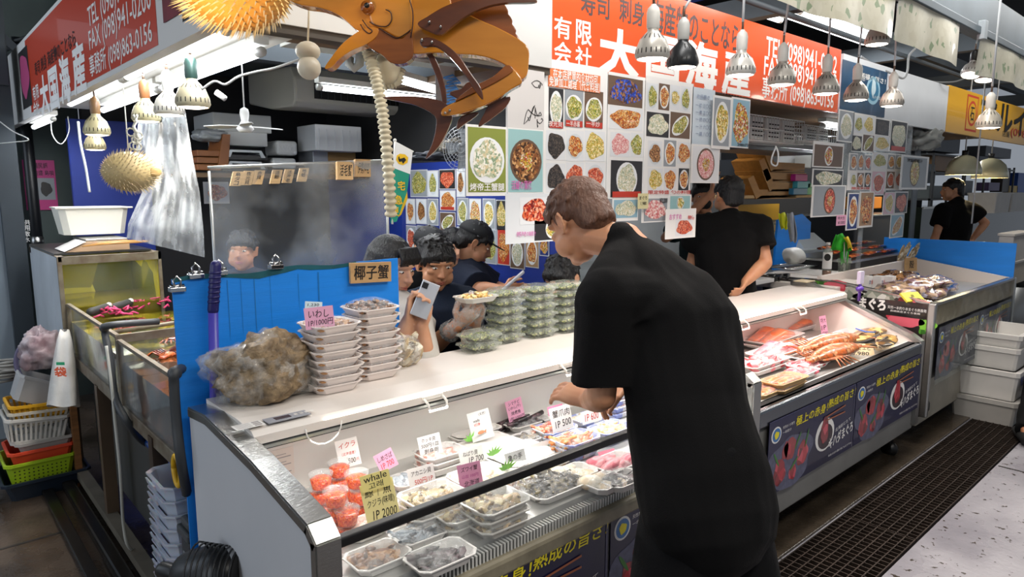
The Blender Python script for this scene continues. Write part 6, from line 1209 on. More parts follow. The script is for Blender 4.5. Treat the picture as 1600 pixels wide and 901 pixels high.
m = M().m(mat('dried_strip', '#a87838', .5, n=.4, ns=20)); 
for i in range(5): a = ony(128+i*6, 385-i*.6, 4.15); m.tube([a, a+V((.12, .01, .012)), a+V((.27, 0, .008))], [.004, .012, .005], 8, flat=.3)
tag(m.build('dried_fish_strip'), 'yellow-brown dried fish strips lying on the far tank rim', 'dried fish')
# bags, hose loop and basket stack at far left
t = thing('plastic_bag', 'white shopping bag with green and orange print hanging at the tank end', 'bag', tuple(at(95, 570, 3.35))); m = M().m(mat('bag_white', '#cdcac4', .4, bump=.8, bs=14)); vs = []; fs = []; n = 20
for j in range(9):
    q = j/8; wd = (8+20*q**.7)
    for i in range(n): g = 2*math.pi*i/n; x = 101-q*2+wd*math.cos(g)*.95; vs.append(at(x, 516+118*q+2*math.sin(g*3), 3.38+.07*q**.6*math.sin(g)*(1+.2*math.sin(5*g))))
for j in range(8):
    for i in range(n): fs.append((j*n+i, j*n+(i+1) % n, (j+1)*n+(i+1) % n, (j+1)*n+i))
m.add(vs, fs+[tuple(range(n))], True); m.add([vs[8*n+i] for i in range(n)], [tuple(range(n))], True); m.build('bag', None, t)
p = Panel(at(95, 575, 3.28), RT, (0, 0, 1), .001); p.board(-.02, .015, .02, .03, mat('bag_green', '#2fa070', .5)); p.k = 2; p.text('袋', -.03, -.04, .055, .045, mat('bag_orange', '#e0603a', .5), .05); p.done('print', None, None, None, t)
lump('glove_bag', 'clear bag with red and white gloves hanging left of the shopping bag', 'bag', tuple(at(68, 575, 3.5)), (.10, .06, .11), mat('bag_clearwhite', '#b4aeb2', .3, n=.4, ns=9, col2='#7a5a60', bump=.6, bs=20), 2, .4)
pipe('purple_hose', 'grey-purple hose loop at the left edge behind the bags', [at(60, 548, 3.6), at(35, 540, 3.6), at(25, 565, 3.6), at(35, 590, 3.6), at(60, 600, 3.6), at(75, 610, 3.6)], .012, mat('hose_purple', '#5a5470', .4), cat='hose')
m = M().m(mat('rope_grey', '#8f8c86', .8)); R = random.Random(9)
for i in range(12): a = at(10+R.uniform(-12, 15), 588+R.uniform(-8, 10), 4.0); m.tube([a+V((math.cos(g)*.07, math.sin(g)*.05, .008*i)) for g in [k*.6 for k in range(11)]], .009, 6)
tag(m.build('rope_coil'), 'coil of grey rope at the left frame edge', 'rope')
BP = onz(62, 757, 0); by = 4.3
def basket(label, cx, w, d, h, z, material, holes, rz=0, tiltx=0, cat='basket', n=None, top=1.12, tag_=None):
    t = thing('plastic_basket', label, cat, (cx, by, z), rz, 'baskets stacked on the floor at left', False); t.rotation_euler = (0, tiltx, rz); m = M().m(material)
    def wall(z0, z1, k0, k1): m.ring([octo(w*k0, d*k0, z0, .02), octo(w*k1, d*k1, z1, .02)], False, False)
    k = lambda z_: .85+.15*z_/h
    wall(0, h*.16, k(0), k(h*.16)); wall(h*.82, h, k(h*.82), 1); m.ring([octo(w, d, h, .02), octo(w*1.05, d*1.05, h, .02), octo(w*1.05, d*1.05, h-.012, .02)], False, False); m.add(octo(w*.85, d*.85, .002, .02), [tuple(range(8))], False)
    if holes == 'slots':
        for side in range(4):
            L_ = w if side % 2 == 0 else d; nn = int(L_/.024)
            for i in range(nn+1):
                q = -.5+i/nn; z0, z1 = h*.14, h*.84
                def pt(zz): kk = k(zz)/2*.985; x, y = (q*2*kk*w*.93, -kk*d) if side == 0 else (kk*w, q*2*kk*d*.93) if side == 1 else (q*2*kk*w*.93, kk*d) if side == 2 else (-kk*w, q*2*kk*d*.93); return V((x, y, zz))
                a, b = pt(z0), pt(z1); e = V((.005, 0, 0)) if side % 2 == 0 else V((0, .005, 0)); m.add([a-e, a+e, b+e, b-e], [(0, 1, 2, 3)], False)
    else:
        wall(h*.16, h*.82, k(h*.16), k(h*.82))
        hm = M().m(BLKM)
        for i in range(int(w/.02)):
            for j in range(4):
                x = -w*.40+i*.02; z_ = h*(.25+.15*j); kk = k(z_)/2; 
                if x < w*.4: hm.add([(x, -kk*d-.001, z_-.003), (x+.007, -kk*d-.001, z_-.003), (x+.007, -kk*d-.0014, z_+.003), (x, -kk*d-.0014, z_+.003)], [(0, 1, 2, 3)], False)
        if holes == 'dots': hm.build('perforation', None, t, False)
    o = m.build('basket', None, t, False); s_ = o.modifiers.new('s', 'SOLIDIFY'); s_.thickness = .003; return t
basket('dark navy tray at the bottom of the basket stack', .47, .37, .34, .10, 0, mat('basket_navy', '#14202e', .4), 'none', cat='tray'); basket('lime green perforated crate in the basket stack', .455, .30, .28, .13, .06, mat('crate_lime', '#9ab81e', .45), 'dots'); basket('red-orange crate resting in the lime green crate', .465, .28, .26, .09, .155, mat('crate_red', '#d8482a', .45), 'none')
basket('white tray between the red crate and the slotted basket', .485, .25, .24, .06, .225, mat('basket_grey', '#a8a49e', .45), 'none', cat='tray'); basket('large white slotted basket leaning in the stack', .45, .27, .25, .14, .27, mat('basket_white', '#d0ccc4', .4), 'slots', 0, .1); basket('yellow slotted basket inside the white ones', .475, .26, .24, .08, .40, mat('basket_yellow', '#dca41c', .4), 'slots', 0, .06)
basket('off-white basket nested under the yellow basket', .47, .26, .24, .08, .365, mat('basket_offwhite', '#c8c0ae', .4), 'slots', 0, .05); basket('white tub turned over on top of the basket stack', .455, .22, .2, .13, .475, mat('tub_grey', '#b0aeac', .4), 'none', 0, .45, cat='tub')
# umbrella, far left; conduit pole with characters
c = thing('umbrella', 'closed pale umbrella hanging on the far left pillar', 'umbrella', tuple(at(15, 280, 4.6))); m = M().m(mat('umbrella_grey', '#8f8c8c', .4)); m.tube([at(6, 182, 4.6), at(10, 215, 4.6), at(22, 270, 4.6), at(33, 325, 4.6)], [.02, .05, .035, .006], 10, flat=.5); m.build('canopy', None, c); m = M().m(mat('handle_white', '#c8c8c8', .3)); m.tube([at(3, 195, 4.6), at(1, 178, 4.6), at(6, 168, 4.6), at(14, 170, 4.6), at(16, 178, 4.6)], .008, 8); m.build('handle', None, c)
m = M().m(mat('pole_black', '#16181c', .4)); a = at(34, 130, 4.7); m.tube([(a.x, a.y, 0.4), (a.x, a.y, 2.6)], .035, 16); po = m.build('standpipe'); tag(po, 'black standpipe with white vertical characters beside the left pillar', 'pipe')
for i, ch in enumerate('共用散水'): q = at(43, 351+i*9, 4.62); mm = M().m(INKW).text(ch, q-RT*.018, RT, V((0, 0, 1)), .036, .034, .02); o = mm.build('lettering', None, po, False); 
m = M().m(STEEL); m.tube([(a.x, a.y, 1.18), (a.x, a.y, 1.25)], .04, 14); m.build('collar', None, po, False)
m = M().m(mat('machine_grey', '#4c5258', .5, n=.3, ns=5)); q = at(60, 30, 5.2); m.bb(q.x-.5, q.x+.6, q.y-.1, q.y+.5, q.z-.1, q.z+.5, .03); m.m(mat('machine_white', '#9aa4ac', .4)).bb(q.x-.25, q.x+.45, q.y-.12, q.y-.1, q.z+.05, q.z+.45, .01); c_ = q+V((-.1, -.13, .22)); m.m(BLKM).tube([c_, c_-V((0, .01, 0))], .12, 24)
tag(m.build('outdoor_unit'), 'grey machine unit high up at the upper left corner', 'machine')
m = M().m(mat('tray_cable', '#2c2e30', .6))
for i in range(6): m.tube([at(0, 70+i*11, 4.6+i*.04), at(30, 62+i*9, 4.5), at(62, 50+i*6, 4.5)], .012, 6)
m.slab([at(0, 45, 4.5), at(58, 100, 4.5), at(52, 106, 4.5), at(0, 62, 4.5)], V((0, .05, 0))); tag(m.build('cable_bundle'), 'bundle of dark cables on a tray at the upper left edge', 'cables')
# stacked translucent tubs
t0 = None; TB = mat('tub_translucent', '#bfc6d4', .35, sss=.3, coat=.3)
for i in range(11):
    z = .02+i*.049
    if t0 is None:
        t = thing('nesting_tub', 'x', 'tub', (.655, 2.42, z), 0, 'white nested tubs by the blue board', False)
        m = M().m(TB); m.ring([octo(.13, .17, 0, .02), octo(.165, .21, .10, .025), octo(.185, .235, .102, .03), octo(.185, .235, .108, .03), octo(.16, .205, .104, .025), octo(.125, .165, .006, .02)], True, True, False); k = m.build('tub', None, t, False)
        m = M().m(TB); m.slab([(-.093, -.05, .085), (-.098, -.05, .104), (-.098, .05, .104), (-.093, .05, .085)], (-.006, 0, 0)); k2 = m.build('grip', None, t, False); KIDS[t.name] = [k, k2]; t0 = t
    else: t = copy_tree(t0, None, (.655+.002*(i % 2), 2.42, z))
    t['label'] = 'whitish tub nested in the tall pile beside the blue board, '+('topmost' if i == 10 else ['lowest', 'second from bottom', 'third from bottom', 'fourth from bottom', 'fifth from bottom', 'middle one', 'fifth from top', 'fourth from top', 'third from top', 'second from top'][i])
t = thing('storage_box', 'dark grey lidded tote standing before the blue board with a small label', 'storage box', (.66, 2.24, 0)); m = M().m(mat('tote_dark', '#2e3134', .45)); m.bb(.60, .76, 2.19, 2.29, 0, .47, .012); m.build('body', None, t); m = M().m(mat('tote_lid', '#3f4346', .4)); m.bb(.592, .768, 2.182, 2.298, .47, .50, .006); m.bb(.60, .75, 2.19, 2.28, .50, .535, .012); m.build('lid', None, t); m = M().m(mat('label_grey', '#8a8c90', .5)); m.bb(.597, .5995, 2.21, 2.26, .33, .42); m.m(INKR).bb(.5965, .5972, 2.235, 2.25, .39, .405); m.build('label', None, t)
m = M().m(mat('tape_yellow', '#e0b020', .4)); q = onx(277, 735, .60); m.tube([q+V((0, math.cos(g)*.035, math.sin(g)*.05)) for g in [i*.35 for i in range(19)]], .009, 8); tag(m.build('tape_roll'), 'yellow tape roll hanging beside the dark drain pipe', 'tape roll')
# floor fan blower at bottom
c = thing('floor_blower', 'black round floor blower at the bottom edge beside the case', 'blower', (.50, 1.86, 0)); BG = mat('blower_black', '#1c1d1f', .35, n=.2, ns=6); q = at(325, 893, 1.95)
m = M().m(BG); m.tube([q+V((-.02, .04, -.02)), q+V((.03, -.06, .01))], [.075, .085], 22, rnd=True); 
m.build('motor_housing', None, c); m = M().m(BG); g0 = at(372, 893, 1.86); 
for k in range(9): a = g0-RT*(.014*k)+V((0, 0, .0)); m.tube([a+(UPW*math.cos(g)+_f*math.sin(g))*(.062+.002*k) for g in [i*math.pi/9 for i in range(19)]], .0028, 5, False)
m.build('grille', None, c); m = M().m(BLKM); m.tube([g0-RT*.004, g0+RT*.012], .06, 24); m.build('impeller', None, c); m = M().m(BG); m.tube([(.50, 1.86, .02), q], .03, 12); m.lathe([(.16, 0), (.16, .015), (.05, .03), (0, .03)], (.50, 1.86, 0), 24); m.build('base', None, c); m = M().m(BG); m.tube([at(256, 890, 2.0), at(285, 899, 1.97)], .025, 10, rnd=True); m.build('foot_pedal', None, c)
# ================================================================ RIGHT: FISH BOXES
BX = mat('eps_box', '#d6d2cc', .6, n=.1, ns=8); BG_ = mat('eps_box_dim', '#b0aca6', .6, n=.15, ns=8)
def fbox(label, x0, x1, y0, y1, z0, z1, material, txt=None):
    t = thing('fish_box', label, 'foam box', ((x0+x1)/2, (y0+y1)/2, z0), 0, 'white fish boxes stacked at the right'); m = M().m(material); w, d, h = x1-x0, y1-y0, z1-z0; o_ = ((x0+x1)/2, (y0+y1)/2)
    m.ring([octo(w*.94, d*.92, z0, .015, *o_), octo(w, d, z1-.03, .015, *o_), octo(w+.02, d+.02, z1-.03, .02, *o_), octo(w+.02, d+.02, z1, .02, *o_), octo(w-.04, d-.04, z1, .015, *o_), octo(w*.85, d*.8, z0+.03, .015, *o_)], True, True, False); m.build('box', None, t)
    if txt: p = Panel((0, y0-.004, 0), (1, 0, 0), (0, 0, 1), .0005); p.text(txt, x0+.06, z0+.10, .26, .07, mat('ink_blue', '#3a4a90', .6), .01); p.blob(x0+.40, z0+.12, .06, .05, mat('ink_paleblue', '#9aa4c8', .6), 3); p.done('print', None, None, None, t)
    return t
fbox('lowest white fish box standing on the wet floor at right', 5.42, 6.0, 1.02, 1.40, .0, .17, BG_); fbox('printed scallop fish box, second from the bottom at right', 5.44, 6.0, 1.03, 1.38, .17, .37, BX, '殻ほたて'); fbox('white open plastic tub, third from the bottom at right', 5.48, 6.02, 1.05, 1.36, .37, .52, BX); fbox('white open plastic tub topmost of the pile at right', 5.50, 6.04, 1.05, 1.36, .50, .61, BX)
fbox('handwritten white fish box far behind at the right edge, left one', *[ony(1558, 300, 3.0).x, ony(1581, 300, 3.0).x], 3.0, 3.4, ony(1570, 332, 3.0).z, ony(1570, 301, 3.0).z, BX); fbox('white fish box far behind at the frame edge, right one', ony(1583, 300, 3.0).x, ony(1606, 300, 3.0).x, 3.0, 3.4, ony(1570, 332, 3.0).z, ony(1570, 301, 3.0).z, BX)
for i, (px, l) in enumerate((((1583, 363, 1612, 405), 'pale crate with fish above the stone-coloured boxes at the right edge'), ((1582, 405, 1612, 440), 'beige crate below the pale crate at the right edge'))): sbox('fish_crate', l, 'crate', px, 1.35, [BG_, mat('crate_beige', '#a8a090', .6, n=.2, ns=6)][i], .1, 'crates at the right edge', BG_)
m = M().m(mat('steel_drum', '#8a8c8c', .35, .5, n=.2, ns=5)); q = ony(1590, 560, 1.5); m.tube([(q.x, 1.6, .1), (q.x, 1.6, .68)], .16, 28); m.m(BLACK).tube([(q.x, 1.6, .68), (q.x, 1.6, .80)], .15, 28); tag(m.build('steel_drum'), 'grey drum with black top behind the fish boxes', 'drum')
# ================================================================ CASE 2 FOOD
D2 = .69
stack('salmon', 'orange salmon fillet on white tray at the back wall of the pink-lit case', (1250, 508), 1, z0=D2, w=.46, d=.13, kindshape='slab', hh=.03)
stack('salmon', 'big orange salmon slabs tray in the pink-lit case', (1208, 526), 2, z0=D2, w=.46, d=.19, kindshape='slab', hh=.035)
stack('meat', 'pink fish slices tray beside the salmon slabs', (1213, 547), 2, z0=D2, w=.42, d=.15, kindshape='slab', hh=.03)
stack('redfish', 'pink and white fish tray beside the bending man hip', (1192, 564), 2, z0=D2, w=.36, d=.13, n=16, size=.03)
stack('redfish', 'red fish pieces tray in front of the lobster', (1262, 568), 1, z0=D2, w=.26, d=.12, n=12, size=.028); stack('meat', 'wrapped dark red tuna tray by the front edge', (1255, 580), 1, z0=D2, w=.2, d=.09, n=6, size=.03)
stack('urchin', 'orange urchin box at the front edge, right one', (1225, 592), 2, z0=D2, w=.26, d=.11, foam=WOOD, kindshape='slab', hh=.012, pitch=.026); stack('urchin', 'orange urchin box nearest the bending man', (1196, 608), 1, z0=D2, w=.24, d=.11, foam=WOOD, kindshape='slab', hh=.012)
m = M().m(FOAM); a, b = onz(1185, 560, D2+.01), onz(1330, 556, D2+.01); P = onz(1275, 548, D2); t = thing('foam_tray', 'long white foam tray carrying the two lobsters', 'foam tray', (P.x, P.y, D2), 0, None, False); tray_mesh(.72, .22, .028, FOAM, .02).build('tray', None, t, False)
lobster('upper large pale brown spiny lobster on the white tray', onz(1294, 536, D2+.06), (-1, .12, 0), .50, FD['lobster'], 'lobsters in the pink-lit case'); lobster('lower large pale brown spiny lobster, nearer the front edge', onz(1300, 552, D2+.05), (-1, .05, 0), .46, FD['lobster'], 'lobsters in the pink-lit case', False)
t = thing('foam_tray', 'grey-white tray under the dried butterflied fish', 'foam tray', tuple(onz(1345, 525, D2)), 0, None, False); tray_mesh(.75, .20, .03, mat('tray_greyish', '#c8c2c4', .5), .02).build('tray', None, t, False)
for i, (x, y, l) in enumerate(((1362, 517, 'dried butterflied fish, upper one in the pink-lit case'), (1345, 525, 'dried butterflied fish with dark edges in front of the upper one'), (1385, 531, 'dried fish piece partly under the wooden price block'))):
    P = onz(x, y, D2+.05+.01*i); m = M().m(FD['dried']); m.ball(P, (.17, .055, .014), 20, Matrix.Rotation(-.15+.2*i, 3, 'Z')); m.tube([P-V((.12, 0, 0)), P+V((0, .0, .016)), P+V((.15, 0, 0))], [.008, .006, .004], 8); m.slab([P-V((.16, 0, 0)), P-V((.21, -.03, 0)), P-V((.21, .03, 0))], (0, 0, .006)); tag(m.build('dried_fish'), l, 'dried fish', 'dried fish in the pink-lit case')
m = M().m(mat('hook_blue', '#3a6ac0', .4)); m.tube([onz(1337, 513, .79), onz(1352, 518, .78), onz(1368, 519, .78)], .004, 8); m.m(mat('hook_brown', '#6a5a40', .4)).tube([onz(1368, 519, .78), onz(1373, 518, .79), onz(1380, 530, .75)], .004, 8); tag(m.build('skewer_hook'), 'blue thin hook stuck into the dried fish', 'hook')
def wtag(label, px, y, w, h, lines, yaw=-10, lean=55, rz=0, col=None, th=.012):
    P = ony(px[0], px[1], y); R = Matrix.Rotation(math.radians(yaw), 3, 'Z') @ Matrix.Rotation(math.radians(-lean), 3, 'X'); u, v = R @ V((1, 0, 0)), R @ V((0, 0, 1)); p = Panel(P-u*w/2-v*h/2, u, v, th); p.dk = .0008; p.board(0, 0, w, h, col or mat('tag_wood_light', '#dcc49a', .6))
    for t_, a, b, ww, hh in lines: p.k = 1; p.text(t_, a*w, b*h, ww*w, hh*h, INK, .015, .1)
    p.done('wooden_tag', label, 'price tag', 'wooden price blocks in the cases')
wtag('wooden price block lying on the dried fish at the case corner', (1399, 524), 1.56, .17, .08, [('カンパチ開き', .1, .5, .8, .3), ('1P 1,500', .1, .1, .8, .3)]); wtag('wooden price block leaning on the lobster tail', (1343, 547), 1.46, .15, .085, [('大イセエビ', .1, .5, .8, .32), ('5,980', .2, .1, .6, .3)], -50, 40); wtag('wooden price block at the front edge below the dried fish', (1383, 541), 1.42, .17, .06, [('干物各種', .1, .3, .8, .4)])
card('pink two-part vertical price card standing in the pink-lit case', (1288, 515), 13, 44, 1.80, PINK, [('特大', .1, .74, .8, .18), ('1P', .1, .5, .7, .16), ('500', .1, .28, .8, .16), ('円', .2, .06, .5, .16)], grp='cards in the pink-lit case', roll=-6)
m = M().m(mat('notebook_white', '#d8d8d8', .5)); q = onz(1172, 441, .957); m.bb(q.x-.16, q.x+.14, q.y-.1, q.y+.1, .957, .985, .004); m.m(BLACK).bb(q.x+.14, q.x+.19, q.y-.1, q.y+.1, .957, .987, .004); tag(m.build('card_reader'), 'white and black payment terminal on the counter before the vendor', 'terminal')
m = M().m(BLACK); q = onz(1205, 436, .96); 
for i in range(4): m.tube([q+V((-.1+.05*i, -.03*i, .01)), q+V((.05+.04*i, .05-.03*i, .02)), q+V((.18, .02*i, .008))], .012, 8)
tag(m.build('black_cables'), 'black pens and cable pile on the counter next to the terminal', 'cables')
# ================================================================ CASE 3 GOODS
R = random.Random(21); P0 = onz(1404, 448, .88)
lump('snail_heap', 'heap of dark brown glossy shellfish in the far case', 'shellfish heap', (P0.x, P0.y, .84), (.32, .2, .085), foodmat('snail_heap', ['#4a2c18', '#7a5030', '#2c1a10', '#a87848', '#5c3a20'], 36, .15, 1, 1), 4, .3)['kind'] = 'stuff'
P1 = onz(1450, 462, .87); lump('clam_heap', 'heap of mixed pale and pink shellfish right in the far case', 'shellfish heap', (P1.x+.1, P1.y+.1, .84), (.55, .19, .08), foodmat('clam_heap', ['#a88c70', '#d8b89c', '#8a6a70', '#6a4c38', '#b0a8b8'], 26, .2, .8, 1), 6, .3)['kind'] = 'stuff'
for i, x in enumerate((1352, 1371, 1388)):
    q = onz(x, 462, .845); t = thing('seasoning_box', ['small patterned white carton, leftmost of three in the far case', 'small patterned white carton, middle of three in the far case', 'small patterned white carton, rightmost of three in the far case'][i], 'carton', tuple(q), 0, 'patterned cartons in the far case'); m = M().m(PAPER); m.bb(q.x-.035, q.x+.035, q.y-.03, q.y+.03, .845, .985, .002); m.build('box', None, t)
    p = Panel((0, q.y-.0305, 0), (1, 0, 0), (0, 0, 1), .0003); p.text('次', q.x-.03, .93, .026, .03, mat('ink_blue', '#3a4a90', .6), .02).text('金', q.x+.004, .93, .026, .03, INKR, .02); 
    for k in range(4): p.ell(q.x-.022+.015*k, .885-.012*(k % 2), .007, .012, [mat('ink_blue', '#3a4a90', .6), INKR][k % 2])
    p.done('print', None, None, None, t)
q = onz(1342, 470, .95); m = M().m(mat('ribbon_purple', '#5a3aa0', .4)); m.tube([q, q+V((0, 0, .13))], .009, 8); m.ball(q+V((0, 0, .07)), (.035, .02, .018), 10); m.m(mat('pale_card_v', '#c8c0d8', .5)).bb(q.x-.025, q.x+.025, q.y-.01, q.y+.01, q.z+.10, q.z+.17); tag(m.build('ribbon_stick'), 'purple ribbon tied stick at the corner of the far case', 'ribbon')
wtag('white price block on the shellfish heap in the far case', (1437, 452), 1.52, .18, .09, [('サザエ 活', .1, .4, .8, .4)], -40, 45, col=PAPER); wtag('yellow rimmed block in front of the shellfish heap', (1426, 463), 1.44, .15, .07, [('貝', .4, .3, .2, .4)], -20, 50, col=mat('tag_yellow', '#e8d84a', .4)); wtag('brown small price sign hanging at the scallop shells', (1424, 413), 1.95, .13, .11, [('殻', .3, .2, .4, .6)], -20, 5, col=WL)
# bottles and cup on the counter corner
q = onz(1291, 431, .952); t = thing('tea_bottle', 'plastic bottle with white label and dark circle, brown liquid at the bottom', 'bottle', tuple(q)); m = M().m(CLEAR2); m.lathe([(.03, 0), (.032, .01), (.032, .17), (.026, .195), (.013, .215), (.013, .23)], q, 20); m.build('bottle', None, t); m = M().m(mat('tea_brown', '#7a3c14', .2)); m.lathe([(0, .002), (.029, .002), (.03, .04), (0, .042)], q, 20); m.build('liquid', None, t); m = M().m(PAPER); m.lathe([(.0325, .055), (.0325, .175)], q, 20); lb = m.build('label', None, t); m = M().m(WHITE); m.lathe([(.014, .228), (.014, .245), (0, .246)], q, 16); m.build('cap', None, t)
d = (CAM-q); d.z = 0; d.normalize(); m = M().m(INK); s = d.cross(UPW).normalized(); m.add([q+d*.0335+V((0, 0, .14))+s*math.cos(g)*.022+UPW*math.sin(g)*.026 for g in [i*.4 for i in range(16)]], [tuple(range(16))], False); m.build('emblem', None, lb)
q = onz(1318, 431, .952); t = thing('clear_cup', 'clear plastic cup holding tongs on the counter corner', 'cup', tuple(q)); m = M().m(CLEAR2); m.lathe([(.0, .002), (.036, .002), (.045, .13), (.047, .13)], q, 24); m.build('cup', None, t)
m = M().m(STEEL); m.tube([q+V((0, 0, .01)), q+V((.04, 0, .26))], .006, 8); m.tube([q+V((0.01, 0, .01)), q+V((-.03, 0, .25))], .006, 8); tag(m.build('tongs'), 'steel tongs standing in the clear cup under the green cloth', 'tongs')
def cloth(label, top, pts, material, D, col2=None, name='towel'):
    m = M().m(material); vs = []; fs = []; n = 12; k = len(pts)
    for j, (xl, xr, y) in enumerate(pts):
        for i in range(n+1): w = i/n; vs.append(at(xl*(1-w)+xr*w, y+1.5*math.sin(w*7+j), D+.03*math.sin(w*9+j*.6)-.015*j/k))
    for j in range(k-1):
        for i in range(n): fs.append((j*(n+1)+i, j*(n+1)+i+1, (j+1)*(n+1)+i+1, (j+1)*(n+1)+i))
    m.add(vs, fs, True); o = m.build(name); s = o.modifiers.new('s', 'SOLIDIFY'); s.thickness = .006; return tag(o, label, 'cloth')
cloth('bright green microfibre cloth draped over the tongs', None, [(1306, 1318, 366), (1302, 1325, 374), (1299, 1329, 384), (1297, 1331, 392)], mat('cloth_green', '#35b82c', .8, bump=.5, bs=60), 5.0); cloth('green hanging cloth end below the tongs', None, [(1312, 1326, 384), (1313, 1326, 398), (1314, 1324, 412)], MT['cloth_green'], 5.02)
cloth('yellow edge of the cloth on the tongs', None, [(1318, 1326, 371), (1324, 1330, 380), (1325, 1332, 388)], mat('cloth_yellow', '#d8b828', .8), 4.96)
# grill rack with eel
t = thing('grill_tray', 'black tray rack with steel top carrying grilled eel', 'tray', tuple(ony(1365, 420, 2.2))); a = ony(1335, 405, 2.15); b = ony(1408, 405, 2.15); m = M().m(BLACK); m.bb(a.x-.1, b.x, 2.15, 2.6, a.z-.13, a.z-.02, .006); m.build('base', None, t); m = M().m(STEEL); m.bb(a.x-.12, b.x+.06, 2.12, 2.62, a.z-.02, a.z, .003); m.build('tray', None, t); m = M().m(mat('stone_dark', '#3c3c3a', .6, n=.3, ns=20)); m.bb(b.x-.5, b.x+.3, 2.1, 2.5, .957, a.z-.14, .01); m.build('stand', None, t)
er = random.Random(3)
for i in range(9):
    x = 1336+(i % 3)*24; z = a.z+.01+.028*(i//3); q = ony(x+8, 395, 2.2+.09*(i//3)); m = M().m(FD['eel']); P = V((a.x+.1+(i % 3)*(b.x-a.x)*.36, 2.2+.1*(i//3), z+.008)); m.tube([P-V((.19, .02, 0)), P+V((0, er.uniform(-.02, .02), .006)), P+V((.19, .0, 0))], [(.03, .010), (.042, .013), (.03, .009)], 10, side=(0, 1, 0), rnd=True)
    tag(m.build('grilled_eel'), 'glossy orange-brown grilled eel fillet on the steel tray, '+['front left', 'front middle', 'front right', 'second row left', 'second row middle', 'second row right', 'rear left', 'rear middle', 'rear right'][i], 'grilled eel', 'grilled eel on the tray')
for i, (x, y, g) in enumerate(((1408, 396, -.5), (1416, 392, -.2), (1424, 398, .1), (1430, 393, .25), (1436, 396, .4), (1441, 392, .5), (1447, 393, .7))):
    q = ony(x, y, 2.02+.02*(i % 3)); m = M().m(SHM); R3 = Matrix.Rotation(g, 3, 'Y') @ Matrix.Rotation(.3, 3, 'X'); m.ball(q, (.055, .012, .085), 16, R3)
    for k in range(6): m.tube([q+R3 @ V((0, -.012, -.07)), q+R3 @ V((-.04+.016*k, -.012, .05))], .0025, 5)
    tag(m.build('scallop_shell'), 'brownish flat fan shell standing upright before the blue board, '+['leftmost', 'second from left', 'third from left', 'middle', 'third from right', 'second from right', 'rightmost'][i], 'shell', 'fan shells before the blue board')
m = M().m(mat('dark_cooker', '#1c1e20', .4)); a = ony(1362, 330, 2.8); b = ony(1398, 380, 2.8); m.bb(a.x-.4, b.x, 2.8, 3.3, b.z-.3, a.z-.05, .01); m.m(STEEL).bb(a.x-.45, b.x+.03, 2.75, 3.35, a.z-.05, a.z-.03, .003); tag(m.build('cooking_stand'), 'black cooking stand with steel shelf behind the hanging photos', 'stand')
m = M().m(mat('crate_orange', '#f09a1c', .5)); a = ony(1349, 300, 3.0); b = ony(1379, 304, 3.0); z = ony(1360, 326, 3.0).z; m.bb(a.x, b.x, 3.0, 3.3, z, z+.13, .01); tag(m.build('orange_crate'), 'bright orange box on the steel shelf behind the photos', 'box')
# ================================================================ KITCHEN SHELVES (behind vendor)
c = thing('wire_basket', 'white wire basket of printed cards hung under the orange sign, left one', 'wire basket', tuple(ony(1200, 215, 2.3)))
def wireb(c, x0, x1, y0, y1, Y, dep=.18):
    a = ony(x0, y0, Y); b = ony(x1, y1, Y); z1, z0 = ony((x0+x1)/2, y0, Y).z, ony((x0+x1)/2, y1, Y).z; m = M().m(mat('wire_white', '#d8d8d6', .4))
    for z in (z0, (z0+z1)/2, z1): m.tube([(a.x, Y, z), (b.x, Y, z), (b.x, Y+dep, z), (a.x, Y+dep, z), (a.x, Y, z)], .004, 5)
    n = int((b.x-a.x)/.035)
    for i in range(n+1): x = a.x+(b.x-a.x)*i/n; m.tube([(x, Y, z1), (x, Y, z0), (x, Y+dep, z0), (x, Y+dep, z1)], .0025, 5)
    m.build('wire_frame', None, c); nn = max(2, int((b.x-a.x)/.22))
    for i in range(nn):
        xx = a.x+.06+(b.x-a.x-.1)*i/nn; m = M().m(PAPER); m.slab([(xx, Y+.02, z0+.01), (xx+.17, Y+.02, z0+.01), (xx+.19, Y+.04, z1), (xx+.02, Y+.04, z1)], (0, .02, 0)); 
        for k in range(4): q = .2+.17*k; m.m(INK).slab([(xx+.02, Y+.021, z0+(z1-z0)*q), (xx+.15, Y+.021, z0+(z1-z0)*q), (xx+.15, Y+.024, z0+(z1-z0)*(q+.05)), (xx+.02, Y+.024, z0+(z1-z0)*(q+.05))], (0, -.006, 0))
        m.build('card', None, c)
wireb(c, 1171, 1255, 184, 222, 2.3); c = thing('wire_basket', 'white wire basket of cards under the orange sign, right one', 'wire basket', tuple(ony(1290, 215, 2.3))); wireb(c, 1258, 1306, 198, 222, 2.3)
m = M().m(mat('tray_smoked', '#5a5a5c', .3)); a = ony(1165, 225, 2.5); b = ony(1290, 225, 2.5); m.bb(a.x, b.x, 2.5, 2.9, a.z-.03, a.z, .004); tag(m.build('hanging_shelf'), 'smoky shelf plate hanging below the wire baskets', 'shelf')
m = M().m(WOOD); a = ony(1172, 305, 3.3); b = ony(1345, 305, 3.3); m.bb(a.x-.1, b.x-1, 3.3, 3.8, a.z-.03, a.z, .003); tag(m.build('kitchen_shelf'), 'pale wooden shelf carrying the boat trays behind the vendor', 'shelf')
zsh = a.z
